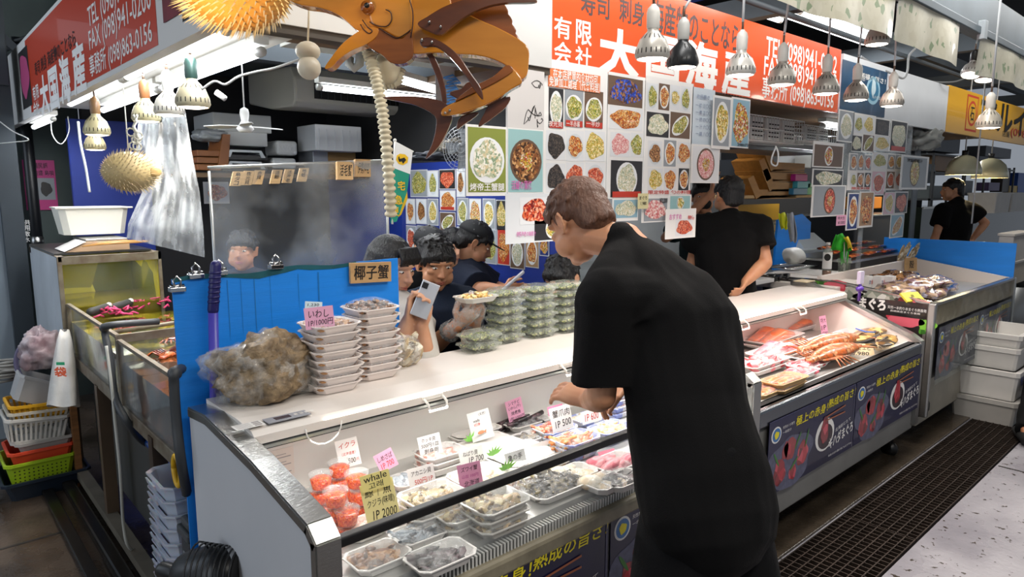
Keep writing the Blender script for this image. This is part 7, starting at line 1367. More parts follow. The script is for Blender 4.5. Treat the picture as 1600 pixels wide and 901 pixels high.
for i, (x0, x1, y, l) in enumerate(((1168, 1245, 296, 'lowest wooden boat tray on the kitchen shelf'), (1190, 1246, 284, 'second wooden boat tray on the kitchen shelf'), (1185, 1260, 268, 'third wooden boat tray on the kitchen shelf'), (1192, 1258, 252, 'topmost wooden boat tray on the kitchen shelf'))):
    Y = 3.3; a = ony(x0, y, Y); b = ony(x1, y, Y); z = a.z; t = thing('boat_tray', l, 'serving tray', (a.x, Y, z), 0, 'wooden boat trays on the kitchen shelf'); BW = mat('boat_pine', '#a8702e', .5, n=.3, ns=6, stretch=(1, 6, 6)); m = M().m(BW); h = .09
    m.slab([(a.x+.15, Y, z-h), (b.x, Y, z-h*.7), (b.x, Y, z), (a.x+.12, Y, z)], (0, .02, 0)); m.slab([(a.x+.15, Y+.25, z-h), (b.x, Y+.25, z-h*.7), (b.x, Y+.25, z), (a.x+.12, Y+.25, z)], (0, .02, 0)); m.bb(a.x+.15, b.x, Y, Y+.27, z-h, z-h+.02); m.build('hull', None, t); m = M().m(BW); m.slab([(a.x+.15, Y-.01, z-h), (a.x+.25, Y-.01, z-h*.6), (a.x+.08, Y-.01, z+.13), (a.x-.02, Y-.01, z+.10)], (0, .29, 0)); m.build('prow', None, t)
for i, (px, col, l) in enumerate((((1243, 272, 1262, 283), '#c0288c', 'magenta tissue box on the kitchen shelf'), ((1246, 283, 1266, 294), '#4ab8c8', 'turquoise tissue box in the middle of the pile'), ((1240, 294, 1262, 304), '#3c88b0', 'blue tissue box at the bottom left of the pile'), ((1262, 286, 1272, 304), '#48b888', 'green carton beside the tissue boxes'))): sbox('tissue_box', l, 'box', px, 3.25, mat('box%d' % i, col, .5), .2, 'coloured boxes on the kitchen shelf')
sbox('storage_box', 'white container upright on the shelf right of the boat trays', 'container', (1242, 240, 1268, 262), 3.5, mat('cont_white', '#b8bcbc', .4), .2); sbox('storage_box', 'dark stacked trays behind the boat trays', 'tray stack', (1150, 250, 1190, 275), 3.6, mat('cont_dark', '#22262c', .4), .3)
m = M().m(YELC and mat('board_mustard', '#c89a14', .5)); a = ony(1150, 320, 3.9); b = ony(1215, 370, 3.9); m.bb(a.x, b.x, 3.9, 3.92, .88, a.z); tag(m.build('yellow_board'), 'mustard yellow board behind the vendor shoulder', 'board')
c = thing('colander_basket', 'beige oval slotted basket behind the vendor shoulder', 'basket', tuple(ony(1205, 350, 3.5))); q = ony(1207, 352, 3.6); m = M().m(mat('basket_beige', '#cdc4a8', .5)); 
m.lathe([(.34, .15), (.36, .15), (.36, .13), (.33, .12)], q-V((0, 0, .1)), 32, sy=.6); m.lathe([(.28, 0), (.29, .02), (.0, .01)], q-V((0, 0, .1)), 32, sy=.6)
for i in range(40): g = i*math.pi/20; m.tube([q+V((math.cos(g)*.34, math.sin(g)*.2, .03)), q+V((math.cos(g)*.285, math.sin(g)*.17, -.09))], .006, 4)
m.build('basket', None, c)
m = M().m(BLUEP); a = ony(1212, 340, 2.9); b = ony(1256, 430, 2.9); m.slab([(a.x, 2.9, .6), (b.x+.1, 2.9, .6), (b.x+.08, 2.9, a.z-.06), (b.x-.1, 2.9, a.z+.02), (a.x+.05, 2.9, a.z-.02)], (0, .02, 0)); tag(m.build('blue_partition'), 'upright blue panel with towels over it behind the counter', 'panel')
cloth('yellow towel hanging over the blue panel', None, [(1216, 1228, 333), (1217, 1231, 342), (1219, 1230, 352), (1222, 1231, 358)], mat('towel_yellow', '#d8dc28', .8), 4.9); cloth('pale grey towel hanging beside the yellow towel', None, [(1230, 1240, 333), (1230, 1244, 350), (1233, 1246, 365), (1236, 1245, 378)], mat('towel_grey', '#aab0bc', .8), 4.88)
t = thing('printer', 'grey-white printer-like scale machine behind the counter corner', 'machine', tuple(ony(1275, 420, 2.8))); a = ony(1253, 400, 2.8); b = ony(1300, 420, 2.8); m = M().m(mat('machine_pale', '#a8b0b4', .4)); m.bb(a.x, b.x, 2.8, 3.2, .9, a.z+.06, .015); m.slab([(a.x+.08, 2.82, a.z+.06), (b.x-.05, 2.82, a.z+.06), (b.x-.1, 2.95, a.z+.18), (a.x+.15, 2.95, a.z+.18)], (0, .1, 0)); m.build('housing', None, t); m = M().m(DARK); m.bb(a.x+.1, b.x-.1, 2.79, 2.80, a.z-.06, a.z-.03); m.build('slot', None, t)
c = thing('dish_rack', 'wire rack with white stacked bowls beside the vendor', 'dish rack', tuple(ony(1238, 418, 2.5))); q = ony(1232, 405, 2.5); m = M().m(WHITE); 
for i in range(4): m.lathe([(.02, 0), (.05, .012), (.075, .05), (.07, .05), (.045, .016), (0, .01)], q+V((.03*i, 0, .0)), 18, Matrix.Rotation(1.1, 3, 'Y'))
m.build('bowl', None, c); m = M().m(CHROME)
for i in range(12): m.tube([q+V((-.1+.03*i, -.12, -.06)), q+V((-.1+.03*i, .12, -.06))], .003, 4)
m.tube([q+V((-.12, -.12, -.06)), q+V((.26, -.12, -.06)), q+V((.26, .12, -.06)), q+V((-.12, .12, -.06)), q+V((-.12, -.12, -.06))], .005, 5); m.build('wire_rack', None, c)
m = M().m(mat('worktop_steel', '#7c8284', .35, .4, n=.2, ns=5)); m.bb(3.0, 7.35, 2.62, 4.45, .84, .88, .004); m.m(mat('worktop_body', '#3c4144', .5)).bb(3.1, 8.4, 2.7, 3.3, 0, .84) if False else None; tag(m.build('worktop'), 'steel kitchen worktop behind the cases', 'worktop')
# clutter on worktop
CR = random.Random(17); cols = ['#5a6470', '#8f9496', '#2c3036', '#a89870', '#b8bcc0', '#3f5a48', '#6a4a38', '#c8c4b8']
names = ['grey', 'silver', 'black', 'tan', 'pale', 'green', 'brown', 'cream']
# ================================================================ FAR STALL
def dome(label, px, D, tilt=0, glow=False):
    q = at(px[0], px[1], D); c = thing('pendant_lamp', label, 'pendant lamp', tuple(q), 0, 'cream dome pendant lamps'); r = 25*D/FPX; m = M().m(mat('dome_cream', '#d2cfae', .25, coat=.5)); m.lathe([(r, 0), (r*.96, r*.35), (r*.8, r*.8), (r*.5, r*1.1), (r*.15, r*1.22), (.0, r*1.23)], q, 32); o = m.build('shade', None, c); s = o.modifiers.new('s', 'SOLIDIFY'); s.thickness = .004; s.offset = -1
    m = M().m(BLACK); m.tube([q+V((0, 0, r*1.2)), q+V((0, 0, r*1.5))], .03, 10); m.build('cap', None, c); m = M().m(mat('cord_white', '#c8c8c4', .5)); m.tube([q+V((0, 0, r*1.4)), q+V((0, 0, r*1.4+1.2))], .006, 6); m.build('cord', None, c)
    m = M().m(mat('bulb_warm', '#ffd890', .5, emit=6 if glow else 2)); m.ball(q+V((0, 0, r*.45)), .045, 12); m.build('bulb', None, c)
    l = bpy.data.lights.new('bulb', 'POINT'); l.energy = 14; l.color = (1, .8, .5); l.shadow_soft_size = .05; lo = bpy.data.objects.new('bulb', l); COL.objects.link(lo); lo.parent = c; lo.location = (0, 0, r*.1)
dome('cream dome lamp lit warm inside above the far man, left one', (1505, 273), 7.2, glow=True); dome('cream dome lamp at the far right, right one', (1546, 278), 7.6)
m = M().m(mat('far_rack', '#1c1e22', .7)); m.bb(7.4, 13.5, 4.2, 4.5, .3, 2.3); tag(m.build('rack_back'), kind='structure')
bpy.data.objects['rack_back'].name = 'wall_far'
FR = random.Random(8)
for i, (px, col, l, dep) in enumerate([((1461, 244, 1500, 268), '#7a5a34', 'brown carton with red mark high in the far stall', .3), ((1462, 215, 1500, 238), '#3c4450', 'blue-grey crate high behind the hanging photos', .3), ((1540, 230, 1580, 246), '#4a5058', 'grey box on the far stall upper rack', .3), ((1452, 290, 1472, 310), '#5a6468', 'clear grey box behind the far man, left', .3), ((1505, 282, 1520, 302), '#62686c', 'grey panel behind the far man head', .2), ((1545, 285, 1562, 298), '#6a5a84', 'purple tub on the far shelf', .2), ((1567, 262, 1578, 300), '#3c3630', 'dark brown thermos shape on the far shelf', .2), ((1590, 270, 1606, 302), '#1c50a8', 'blue box at the right frame edge', .2), ((1432, 362, 1456, 372), '#b8b4ac', 'white plate of switches on the far tank, left', .1), ((1512, 365, 1582, 376), '#c4c0b8', 'long white ledge of the far tank', .1), ((1576, 290, 1590, 303), '#c8a01c', 'yellow-topped small bottle on the far shelf', .1), ((1448, 256, 1462, 286), '#5c6670', 'narrow grey cylinder case near the soup photo', .2), ((1530, 244, 1545, 262), '#2f3848', 'navy folded crate between the dome lamps', .2)]): sbox('storage_box', l, 'container', px, 3.6, mat('far%d' % i, col, .5, n=.2, ns=6), dep, 'things stored in the far stall')
m = M().m(mat('rack_grey', '#3a3e42', .5))
for (x0, x1, y1) in ((1455, 1505, 268), (1455, 1505, 239), (1535, 1582, 262), (1448, 1475, 310), (1500, 1525, 302), (1540, 1610, 303)): a = ony(x0, y1, 3.6); b = ony(x1, y1, 3.6); m.bb(a.x, b.x, 3.55, 4.0, a.z-.03, a.z-.002); m.bb(a.x, a.x+.03, 3.55, 3.58, 1.3, a.z); m.bb(b.x-.03, b.x, 3.55, 3.58, 1.3, b.z)
tag(m.build('storage_rack'), 'dark shelf rack carrying boxes in the far stall behind the man', 'rack')
m = M().m(mat('far_tank', '#141a16', .1, n=.4, ns=4)); a = ony(1440, 335, 3.4); b = ony(1600, 330, 3.4); m.bb(a.x, b.x+1, 3.4, 3.9, .4, 1.32); m.m(STEEL).bb(a.x, b.x+1, 3.38, 3.4, 1.30, 1.33); m.m(INKR).ball((a.x+.6, 3.39, 1.2), (.1, .01, .05)); tag(m.build('far_tank'), 'dark long water tank behind the far man', 'water tank')
lump('bagged_net', 'bunched clear plastic bags hanging under the white board right of the photos', 'plastic bag', tuple(at(1440, 235, 6.2)), (.22, .15, .12), mat('bags_white', '#9a9c98', .3, bump=1, bs=12), 3, .5)
m = M().m(mat('pole_grey', '#7a8288', .4)); q = at(1429, 300, 6.3); m.tube([(q.x, q.y, 1.0), (q.x, q.y, 2.4)], .025, 8); tag(m.build('rack_post'), 'grey upright post right of the hanging photos', 'post'); m = M().m(mat('string_white', '#c8c8c8', .6)); q = at(1520, 330, 5.6); m.tube([q-V((0, 0, .1)), q+V((0, 0, 1.2))], .006, 6); tag(m.build('hanging_string'), 'white string hanging in front of the far man back', 'string')
# ================================================================ PEOPLE
def hand(m, w, d, n, side=1, s=1.0, curl=.35, fat=0, spread=.06):
    """w wrist, d towards fingers, n palm normal, side = +1 thumb on +u"""
    w, d, n = V(w), V(d).normalized(), V(n); n = (n-d*n.dot(d)).normalized(); u = d.cross(n).normalized()*side
    m.tube([w-d*.02, w+d*.015, w+d*.05, w+d*.085], [((.026+fat)*s, (.019+fat)*s), ((.031+fat)*s, (.018+fat)*s), ((.040+fat)*s, (.016+fat)*s), ((.040+fat)*s, (.012+fat)*s)], 12, side=u, rnd=True)
    for i, (o, L) in enumerate(((.030, .072), (.010, .080), (-.010, .075), (-.029, .060))):
        p = w+d*.082*s+u*o*s; P = [p-d*.015]; dd = (d+u*o*spread*20).normalized(); c = curl*(1+.12*i)
        P.append(p); a = 0
        for k, f in enumerate((.45, .31, .24)):
            a += c*(1, 1.15, .8)[k]; q = (dd*math.cos(a)+n*math.sin(a)); p = p+q*L*f*s; P.append(p)
        m.tube(P, [(.0092+fat)*s, (.0092+fat)*s, (.0085+fat)*s, (.0078+fat)*s, (.0068+fat)*s], 8, rnd=True)
    b = w+d*.022+u*.026*s; t1 = (d*.62+u*.66+n*.25).normalized(); t2 = (d*.85+u*.25+n*.45).normalized()
    m.tube([b-u*.012, b+t1*.036*s, b+t1*.036*s+t2*.03*s, b+t1*.036*s+t2*.054*s], [(.014+fat)*s, (.0115+fat)*s, (.0098+fat)*s, (.0078+fat)*s], 8, rnd=True)
def headframe(c, f, up=(0, 0, 1)):
    f = V(f).normalized(); r = f.cross(V(up)).normalized(); u = r.cross(f).normalized(); return V(c), r, f, u
def head(m, H, s=1.0):
    c, r, f, u = H; R = Matrix((r, f, u)).transposed(); W_ = lambda x, y, z: c+r*x*s+f*y*s+u*z*s
    B = lambda p, q: m.ball(W_(*p), tuple(a*s for a in q), 20, R)
    B((0, -.012, .030), (.074, .094, .082)); B((0, .020, -.025), (.063, .072, .078)); B((0, .038, -.075), (.044, .042, .036)); B((0, .068, -.092), (.022, .016, .016))
    for x in (-1, 1): B((x*.045, .045, -.05), (.026, .035, .036)); B((x*.040, .066, -.012), (.022, .016, .014))
    m.tube([W_(-.046, .070, .024), W_(-.02, .085, .028), W_(.02, .085, .028), W_(.046, .070, .024)], .0095*s, 10, rnd=True)
    m.tube([W_(0, .084, .016), W_(0, .098, -.008), W_(0, .108, -.026), W_(0, .094, -.036)], [.0075*s, .0085*s, .0125*s, .009*s], 10, rnd=True)
    for x in (-1, 1): B((x*.012, .094, -.030), (.0075, .009, .0065)); 
    m.tube([W_(-.022, .080, -.055), W_(-.008, .090, -.053), W_(.008, .090, -.053), W_(.022, .080, -.055)], .0055*s, 8, rnd=True); m.tube([W_(-.019, .080, -.064), W_(0, .089, -.066), W_(.019, .080, -.064)], .006*s, 8, rnd=True)
    for x in (-1, 1):
        R2 = R @ Matrix.Rotation(-x*.35, 3, 'Z') @ Matrix.Rotation(-.15, 3, 'X')
        pts = [W_(x*.072, .010, -.030), W_(x*.080, -.004, -.034), W_(x*.084, -.016, -.018), W_(x*.087, -.022, .004), W_(x*.085, -.014, .022), W_(x*.078, .002, .022), W_(x*.073, .010, .008)]
        m.tube(pts, .0052*s, 8, rnd=True); m.ball(W_(x*.075, -.004, -.004), (.006*s, .016*s, .022*s), 10, R2)
def eyes(H, par, s=1.0):
    c, r, f, u = H; R = Matrix((r, f, u)).transposed(); W_ = lambda x, y, z: c+r*x*s+f*y*s+u*z*s
    for x in (-1, 1):
        m = M().m(mat('eye_white', '#e8e4de', .2)); m.ball(W_(x*.030, .076, .006), (.0125*s, .0092*s, .0048*s), 14, R); m.m(mat('iris_dark', '#1a100c', .2)).ball(W_(x*.030, .0822, .005), (.0052*s, .0042*s, .0046*s), 10, R); m.build('eye', None, par)
        m = M().m(MT['skin_brow'] if 'skin_brow' in MT else mat('skin_brow', '#2a1c16', .6)); m.tube([W_(x*.016, .090, .034), W_(x*.032, .088, .039), W_(x*.048, .074, .034)], [.003*s, .004*s, .002*s], 6, rnd=True); m.build('eyebrow', None, par)
        m = M().m(mat('lip', '#a8604e', .45)); 
    m.tube([W_(-.021, .0845, -.0575), W_(0, .0965, -.0575), W_(.021, .0845, -.0575)], [.002*s, .0042*s, .002*s], 8, rnd=True); m.tube([W_(-.018, .0845, -.064), W_(0, .096, -.066), W_(.018, .0845, -.064)], [.002*s, .0048*s, .002*s], 8, rnd=True); m.build('lips', None, par)
def hair(H, par, material, style='short', s=1.0, vox=.005, name='hair'):
    c, r, f, u = H; R = Matrix((r, f, u)).transposed(); W_ = lambda x, y, z: c+r*x*s+f*y*s+u*z*s; m = M().m(material); B = lambda p, q: m.ball(W_(*p), tuple(a*s for a in q), 24, R)
    B((0, -.020, .046), (.080, .093, .078)); B((0, -.058, .000), (.068, .052, .062)); B((0, -.072, -.028), (.050, .030, .040))
    for x in (-1, 1): B((x*.060, -.020, .026), (.020, .045, .036)); B((x*.070, .012, .016), (.008, .012, .022))
    rr = random.Random(3)
    if style in ('short', 'fringe'):
        for i in range(60 if style == 'short' else 80):
            a = rr.uniform(-1.3, 1.3); h = rr.uniform(0, 1); b = W_(.066*math.sin(a), .052*math.cos(a)*.9+.01, .088-.02*abs(a)); l = .05 if style == 'short' else .065
            e = b+f*.028*math.cos(a)*s+r*.020*math.sin(a)*s-u*l*s*(.6+.5*h); m.tube([b, b.lerp(e, .5)+f*.012*s*math.cos(a)+r*.008*math.sin(a), e], [.010*s, .008*s, .0015*s], 6, rnd=True)
        for i in range(110):
            z = rr.uniform(-.1, 1); a = rr.uniform(0, 6.28); q = math.sqrt(max(0, 1-z*z)); b = W_(.078*q*math.cos(a), -.02+.09*q*math.sin(a), .046+.075*z)
            n_ = (b-W_(0, -.02, .03)).normalized(); d = (n_*.35-u*.4*(1-z)+f*.45+r*rr.uniform(-.3, .3)).normalized(); m.tube([b-n_*.006, b+d*.016*s, b+d*.030*s-u*.004], [.009*s, .006*s, .0012*s], 5, rnd=True)
        for i in range(50):
            a = rr.uniform(2.0, 4.3); b = W_(.066*math.sin(a), -.03+.075*math.cos(a), rr.uniform(-.03, .03)); d = -u; m.tube([b, b+d*.02*s+(b-W_(0, -.03, 0))*.05, b+d*.035*s], [.009*s, .006*s, .0012*s], 5, rnd=True)
    if style == 'long':
        for i in range(46):
            a = .75+ (6.28-1.5)*i/45; b = W_(.072*math.sin(a), -.02+.085*math.cos(a), .05); m.tube([b, b-u*.07*s+r*.012*math.sin(a)-f*.004, b-u*.15*s+r*.01*math.sin(a)], [.014*s, .014*s, .006*s], 6, rnd=True)
        for i in range(20): x = -.05+.1*i/19; m.tube([W_(x, .06, .09), W_(x*1.1, .088, .06), W_(x*1.15, .085, .032)], [.010*s, .008*s, .003*s], 6, rnd=True)
    if style == 'bun': B((0, -.11, .03), (.035, .035, .035))
    o = m.build(name, None, par); w = o['_w']; remesh(o, vox, 1, .3); o['_w'] = w; return o
def cap(H, par, material, logo=False, s=1.0, back=False):
    c, r, f, u = H; R = Matrix((r, f, u)).transposed(); W_ = lambda x, y, z: c+r*x*s+f*y*s+u*z*s; m = M().m(material); n = 28; vs = []; fs = []
    for j in range(8):
        a = math.pi/2*j/7
        for i in range(n): g = 2*math.pi*i/n; vs.append(W_(.087*math.cos(a)*math.cos(g), -.012+.105*math.cos(a)*math.sin(g), .045+.082*math.sin(a)**.9))
    for j in range(7):
        for i in range(n): fs.append((j*n+i, j*n+(i+1) % n, (j+1)*n+(i+1) % n, (j+1)*n+i))
    m.add(vs, fs, True); m.ball(W_(0, -.012, .127), .006, 8); cr = m.build('cap', None, par); so = cr.modifiers.new('s', 'SOLIDIFY'); so.thickness = .003
    b = M().m(material); P = [W_(.078*math.sin(t), .080*math.cos(t)*.6+.035+(.0), .050-.006*math.cos(t)) for t in [-1.35+2.7*i/12 for i in range(13)]]; Q = [W_(.070*math.sin(t), .085+.085*max(0, math.cos(t)), .036) for t in [1.35-2.7*i/12 for i in range(13)]]; b.slab(P+Q, u*.004); b.build('brim', None, cr)
    if logo: q = W_(0, .093, .085); lg = M().m(INKW); d = (f*.9+u*.35).normalized(); v = (u-d*u.dot(d)).normalized(); lg.text('NY', q+f*.008+r*(-.022)*-1*0-r*.022-v*.012, r, v, .044, .030, .04); lg.build('emblem', None, cr)
    return cr
def sweep(m, pts, rad, side): m.tube(pts, rad, 20, side=side, rnd=True)
def lin(a, b, t): return V(a).lerp(V(b), t)
def person(label, J, shirt, pants, skin=SKIN, vox=.006, hairm=HAIRK, hstyle='short', sleeve=.62, shorts=False, name='person', hcurl=(.35, .35), palm=None, fat=1.0, loose=.014, capm=None, logo=False, shirt_drop=.12, hs=1.0, glove=False, extra=None, show_legs=True, mask=False, fold=.012, tf=None):
    t = thing(name, label, 'person', tuple(V((J['pelvis'][0], J['pelvis'][1], 0)))); pv, ch, nk = V(J['pelvis']), V(J['chest']), V(J['neck']); sl, sr = V(J['shL']), V(J['shR']); side = (sr-sl).normalized()
    H = headframe(J['head'], J['face'], J.get('up', (0, 0, 1))); wst = pv.lerp(ch, .45); sm = (sl+sr)/2
    T = tf or fat
    def torso(m, g, drop=0):
        pts = [pv-(ch-pv).normalized()*(.06+drop), pv, wst, ch, sm.lerp(ch, .25), sm+(nk-sm)*.45, nk]
        rad = [(.158*T+g, .112*T+g), (.160*T+g, .115*T+g), (.150*T+g, .106*T+g), (.172*T+g, .122*T+g), (.170*T+g, .106*T+g), (.110*T+g, .074*T+g), (.056+g*.5, .056+g*.5)]
        m.tube(pts, rad, 24, side=side, rnd=True); m.tube([sl, sm.lerp(ch, .12), sr], [(.056*T+g, .060*T+g), (.086*T+g, .090*T+g), (.056*T+g, .060*T+g)], 18, rnd=True)
        for q in (sl, sr): m.tube([nk-(nk-sm)*.15, lin(nk, q, .5), q], [.050+g*.4, .050*T+g*.6, .054*T+g*.8], 14, rnd=True)
    b = M().m(skin); torso(b, 0); b.tube([nk-V((0, 0, .02)), nk, H[0]-H[3]*.055*hs-H[2]*.012], [.058, .054, .050], 14, rnd=True); head(b, H, hs)
    for k, sg in (('L', -1), ('R', 1)):
        s0, e0, w0 = V(J['sh'+k]), V(J['el'+k]), V(J['wr'+k]); b.tube([s0, lin(s0, e0, .35), lin(s0, e0, .7), e0], [.052*fat, .048*fat, .041*fat, .038*fat], 14, rnd=True); b.tube([e0, lin(e0, w0, .3), lin(e0, w0, .7), w0], [.039*fat, .041*fat, .033*fat, .026*fat], 14, rnd=True)
        hd = V(J.get('hd'+k, w0-e0)); pn = V(J.get('pn'+k, (0, 0, -1))); hand(b, w0, hd, pn, J.get('ts'+k, sg), hs, hcurl[0 if k == 'L' else 1])
        h0 = pv+side*sg*.085*fat-V((0, 0, .04)); kn, an = V(J['kn'+k]), V(J['an'+k])
        if show_legs:
            b.tube([h0, lin(h0, kn, .4), lin(h0, kn, .8), kn], [.088*fat, .080*fat, .062*fat, .056*fat], 16, rnd=True); b.tube([kn, lin(kn, an, .3), lin(kn, an, .7), an], [.055*fat, .056*fat, .040*fat, .034*fat], 14, rnd=True)
            fd = V(J.get('foot', (J['face'][0], J['face'][1], 0))); fd.z = 0; fd.normalize(); b.tube([an-fd*.03-V((0, 0, .04)), an+fd*.08-V((0, 0, .045)), an+fd*.16-V((0, 0, .055))], [(.032, .03), (.042, .028), (.038, .018)], 12, side=side, rnd=True)
    bo = b.build('body', None, t); remesh(bo, vox, 4, .5)
    eyes(H, t, hs); hair(H, t, hairm, hstyle, hs, max(.005, vox*.9)) if hstyle else None
    if capm: cap(H, t, capm, logo, hs)
    if mask:
        m = M().m(mask); c_, r_, f_, u_ = H; R = Matrix((r_, f_, u_)).transposed(); m.ball(c_+f_*.035-u_*.045, (.066, .072, .050), 20, R); m.build('face_mask', None, t)
    # shirt
    s = M().m(shirt); torso(s, loose, shirt_drop-.06)
    for k in 'LR':
        s0, e0, w0 = V(J['sh'+k]), V(J['el'+k]), V(J['wr'+k]); g = loose
        if sleeve <= 1: s.tube([s0+(sm-s0)*.25, s0, lin(s0, e0, sleeve*.6), lin(s0, e0, sleeve)], [.062*fat+g*.3, .064*fat+g, .061*fat+g, .060*fat+g*1.1], 18)
        else: s.tube([s0+(sm-s0)*.25, s0, lin(s0, e0, .6), e0], [.062*fat+g*.3, .062*fat+g, .056*fat+g, .050*fat+g], 16, rnd=True); s.tube([e0, lin(e0, w0, (sleeve-1)*.6), lin(e0, w0, sleeve-1)], [.050*fat+g, .048*fat+g, .042*fat+g], 16)
    so = s.build('shirt', None, t); remesh(so, max(.007, vox), 5, .5, fold, 9)
    p = M().m(pants)
    for k, sg in (('L', -1), ('R', 1)):
        h0 = pv+side*sg*.085*fat; kn, an = V(J['kn'+k]), V(J['an'+k]); g = loose
        if shorts: p.tube([h0, lin(h0, kn, .35), lin(h0, kn, .85)], [.088*fat+g*.6, .094*fat+g*.8, .088*fat+g*1.5], 20)
        else: p.tube([h0, lin(h0, kn, .5), kn, lin(kn, an, .5), an-V((0, 0, .01))], [.088*fat+g*.5, .085*fat+g, .066*fat+g, .060*fat+g, .052*fat+g], 18)
    p.tube([pv-V((0, 0, .06)), pv+V((0, 0, .06))], [(.155*fat+g*.6, .112*fat+g*.6)]*2, 20, side=side, rnd=True)
    po = p.build('shorts' if shorts else 'trousers', None, t); remesh(po, max(.008, vox), 5, .5, fold*.8, 7)
    fd = V(J.get('foot', (J['face'][0], J['face'][1], 0))); fd.z = 0; fd.normalize()
    for k in 'LR':
        an = V(J['an'+k]); m = M().m(BLKM); m.tube([an-fd*.05-V((0, 0, .04)), an+fd*.06-V((0, 0, .045)), an+fd*.19-V((0, 0, .055))], [(.042, .04), (.050, .036), (.044, .024)], 14, side=side, rnd=True); m.build('shoe', None, t)
    if glove:
        gm = M().m(film('glove_film', .3, .2, '#f0f0f0', 1, 40))
        for k, sg in (('L', -1), ('R', 1)):
            e0, w0 = V(J['el'+k]), V(J['wr'+k]); hand(gm, w0, V(J.get('hd'+k, w0-e0)), V(J.get('pn'+k, (0, 0, -1))), J.get('ts'+k, sg), hs*1.03, hcurl[0 if k == 'L' else 1], .003); gm.tube([lin(e0, w0, .72), w0], [.046, .034], 14, False)
        gm.build('plastic_glove', None, t)
    return t, H
CB = mat('cloth_black', '#0b0a0b', .95, n=.25, ns=3, bump=.15, bs=300); CBP = mat('cloth_black_shorts', '#08080a', .85, bump=.15, bs=200); CN = mat('cloth_navy', '#171e2e', .85, bump=.2, bs=200); CN2 = mat('cloth_navy_light', '#1c2536', .85, bump=.2, bs=200)
# the bending customer
J = dict(pelvis=at(1098, 745, 1.76), chest=at(1052, 510, 1.90), neck=at(975, 378, 1.93), head=at(905, 346, 1.99), face=(.05, .80, -.52), up=(0, .3, 1),
  shL=at(948, 470, 1.76), shR=at(1078, 462, 2.02), elL=at(940, 618, 1.78), wrL=at(920, 626, 1.94), elR=at(1060, 560, 2.15), wrR=at(985, 600, 2.2), hdL=(-.1, .9, .12), pnL=(.45, .1, -.9), tsL=-1,
  knL=at(1050, 980, 1.72), knR=at(1160, 960, 1.86), anL=V((1.28, .62, .09)), anR=V((1.52, .80, .09)), foot=(.1, 1, 0))
J['anL'] = V((J['knL'].x-.02, J['knL'].y-.06, .09)); J['anR'] = V((J['knR'].x, J['knR'].y-.06, .09))
person('man in black T-shirt and black shorts bending over the near display case, seen from behind', J, CB, CBP, SKIN, .004, HAIRB, 'short', .88, True, hcurl=(.3, .5), fat=1.0, tf=1.16, loose=.018, shirt_drop=.10, fold=.016)
def stand(c, fz, h=1.68, lean=0, **k):
    """joints of a standing or sitting figure; c = floor point, fz = facing"""
    c = V(c); f = V(fz).normalized(); r = f.cross(V((0, 0, 1))).normalized(); u = V((0, 0, 1)); q = h/1.70; W_ = lambda x, y, z: c+r*x*q+f*y*q+u*z*q
    J = dict(pelvis=W_(0, 0, .93), chest=W_(0, .01+lean*.5, 1.22), neck=W_(0, lean*.9, 1.44), head=W_(0, .025+lean*1.15, 1.575), face=tuple(f), shL=W_(-.185, lean*.85, 1.37), shR=W_(.185, lean*.85, 1.37), elL=W_(-.25, -.03+lean, 1.10), elR=W_(.25, -.03+lean, 1.10), wrL=W_(-.26, .06+lean, .86), wrR=W_(.26, .06+lean, .86), knL=W_(-.10, .03, .50), knR=W_(.10, .03, .50), anL=W_(-.10, 0, .09), anR=W_(.10, 0, .09), pnL=tuple(r), pnR=tuple(-r), foot=tuple(f))
    J.update(k); return J, W_
# vendor, seen from behind
c = at(1140, 350, 4.25); c.z = 0; J, W_ = stand(c, (.55, .85, 0), 1.66); J['elR'] = at(1196, 410, 4.2); J['wrR'] = at(1165, 440, 4.1); J['hdR'] = (-.6, -.1, -.4); J['elL'] = at(1085, 400, 4.4)
person('vendor in black T-shirt seen from behind between the two display cases', J, CB, CBP, SKIN, .008, HAIRK, 'short', .6, fat=1.1, loose=.03, fold=.02)
c = at(1103, 330, 4.95); c.z = 0; J, W_ = stand(c, (-.75, -.6, 0), 1.62); J['elR'] = W_(.30, .16, 1.30); J['wrR'] = at(1113, 300, 4.75); J['hdR'] = (0, 0, 1); J['head'] = at(1098, 308, 4.95)
person('masked person in dark clothes raising a hand behind the vendor', J, mat('cloth_darkgreen', '#1c2a28', .85), CBP, SKIN, .010, HAIRK, 'fringe', .6, mask=BLKM)
# far man, arms akimbo
c = at(1493, 350, 7.1); c.z = 0; J, W_ = stand(c, (.35, .95, 0), 1.70); J['face'] = (-.5, .8, 0); J['head'] = at(1488, 297, 7.1); J['elR'] = at(1540, 348, 7.15); J['wrR'] = at(1518, 375, 7.2); J['hdR'] = (-.5, .2, -.3); J['elL'] = at(1462, 368, 7.0); J['wrL'] = at(1452, 395, 6.95)
person('far man in black shirt with one hand on his hip under the dome lamps', J, CB, CBP, SKIN, .010, HAIRK, 'short', .62, fold=.02, loose=.025)
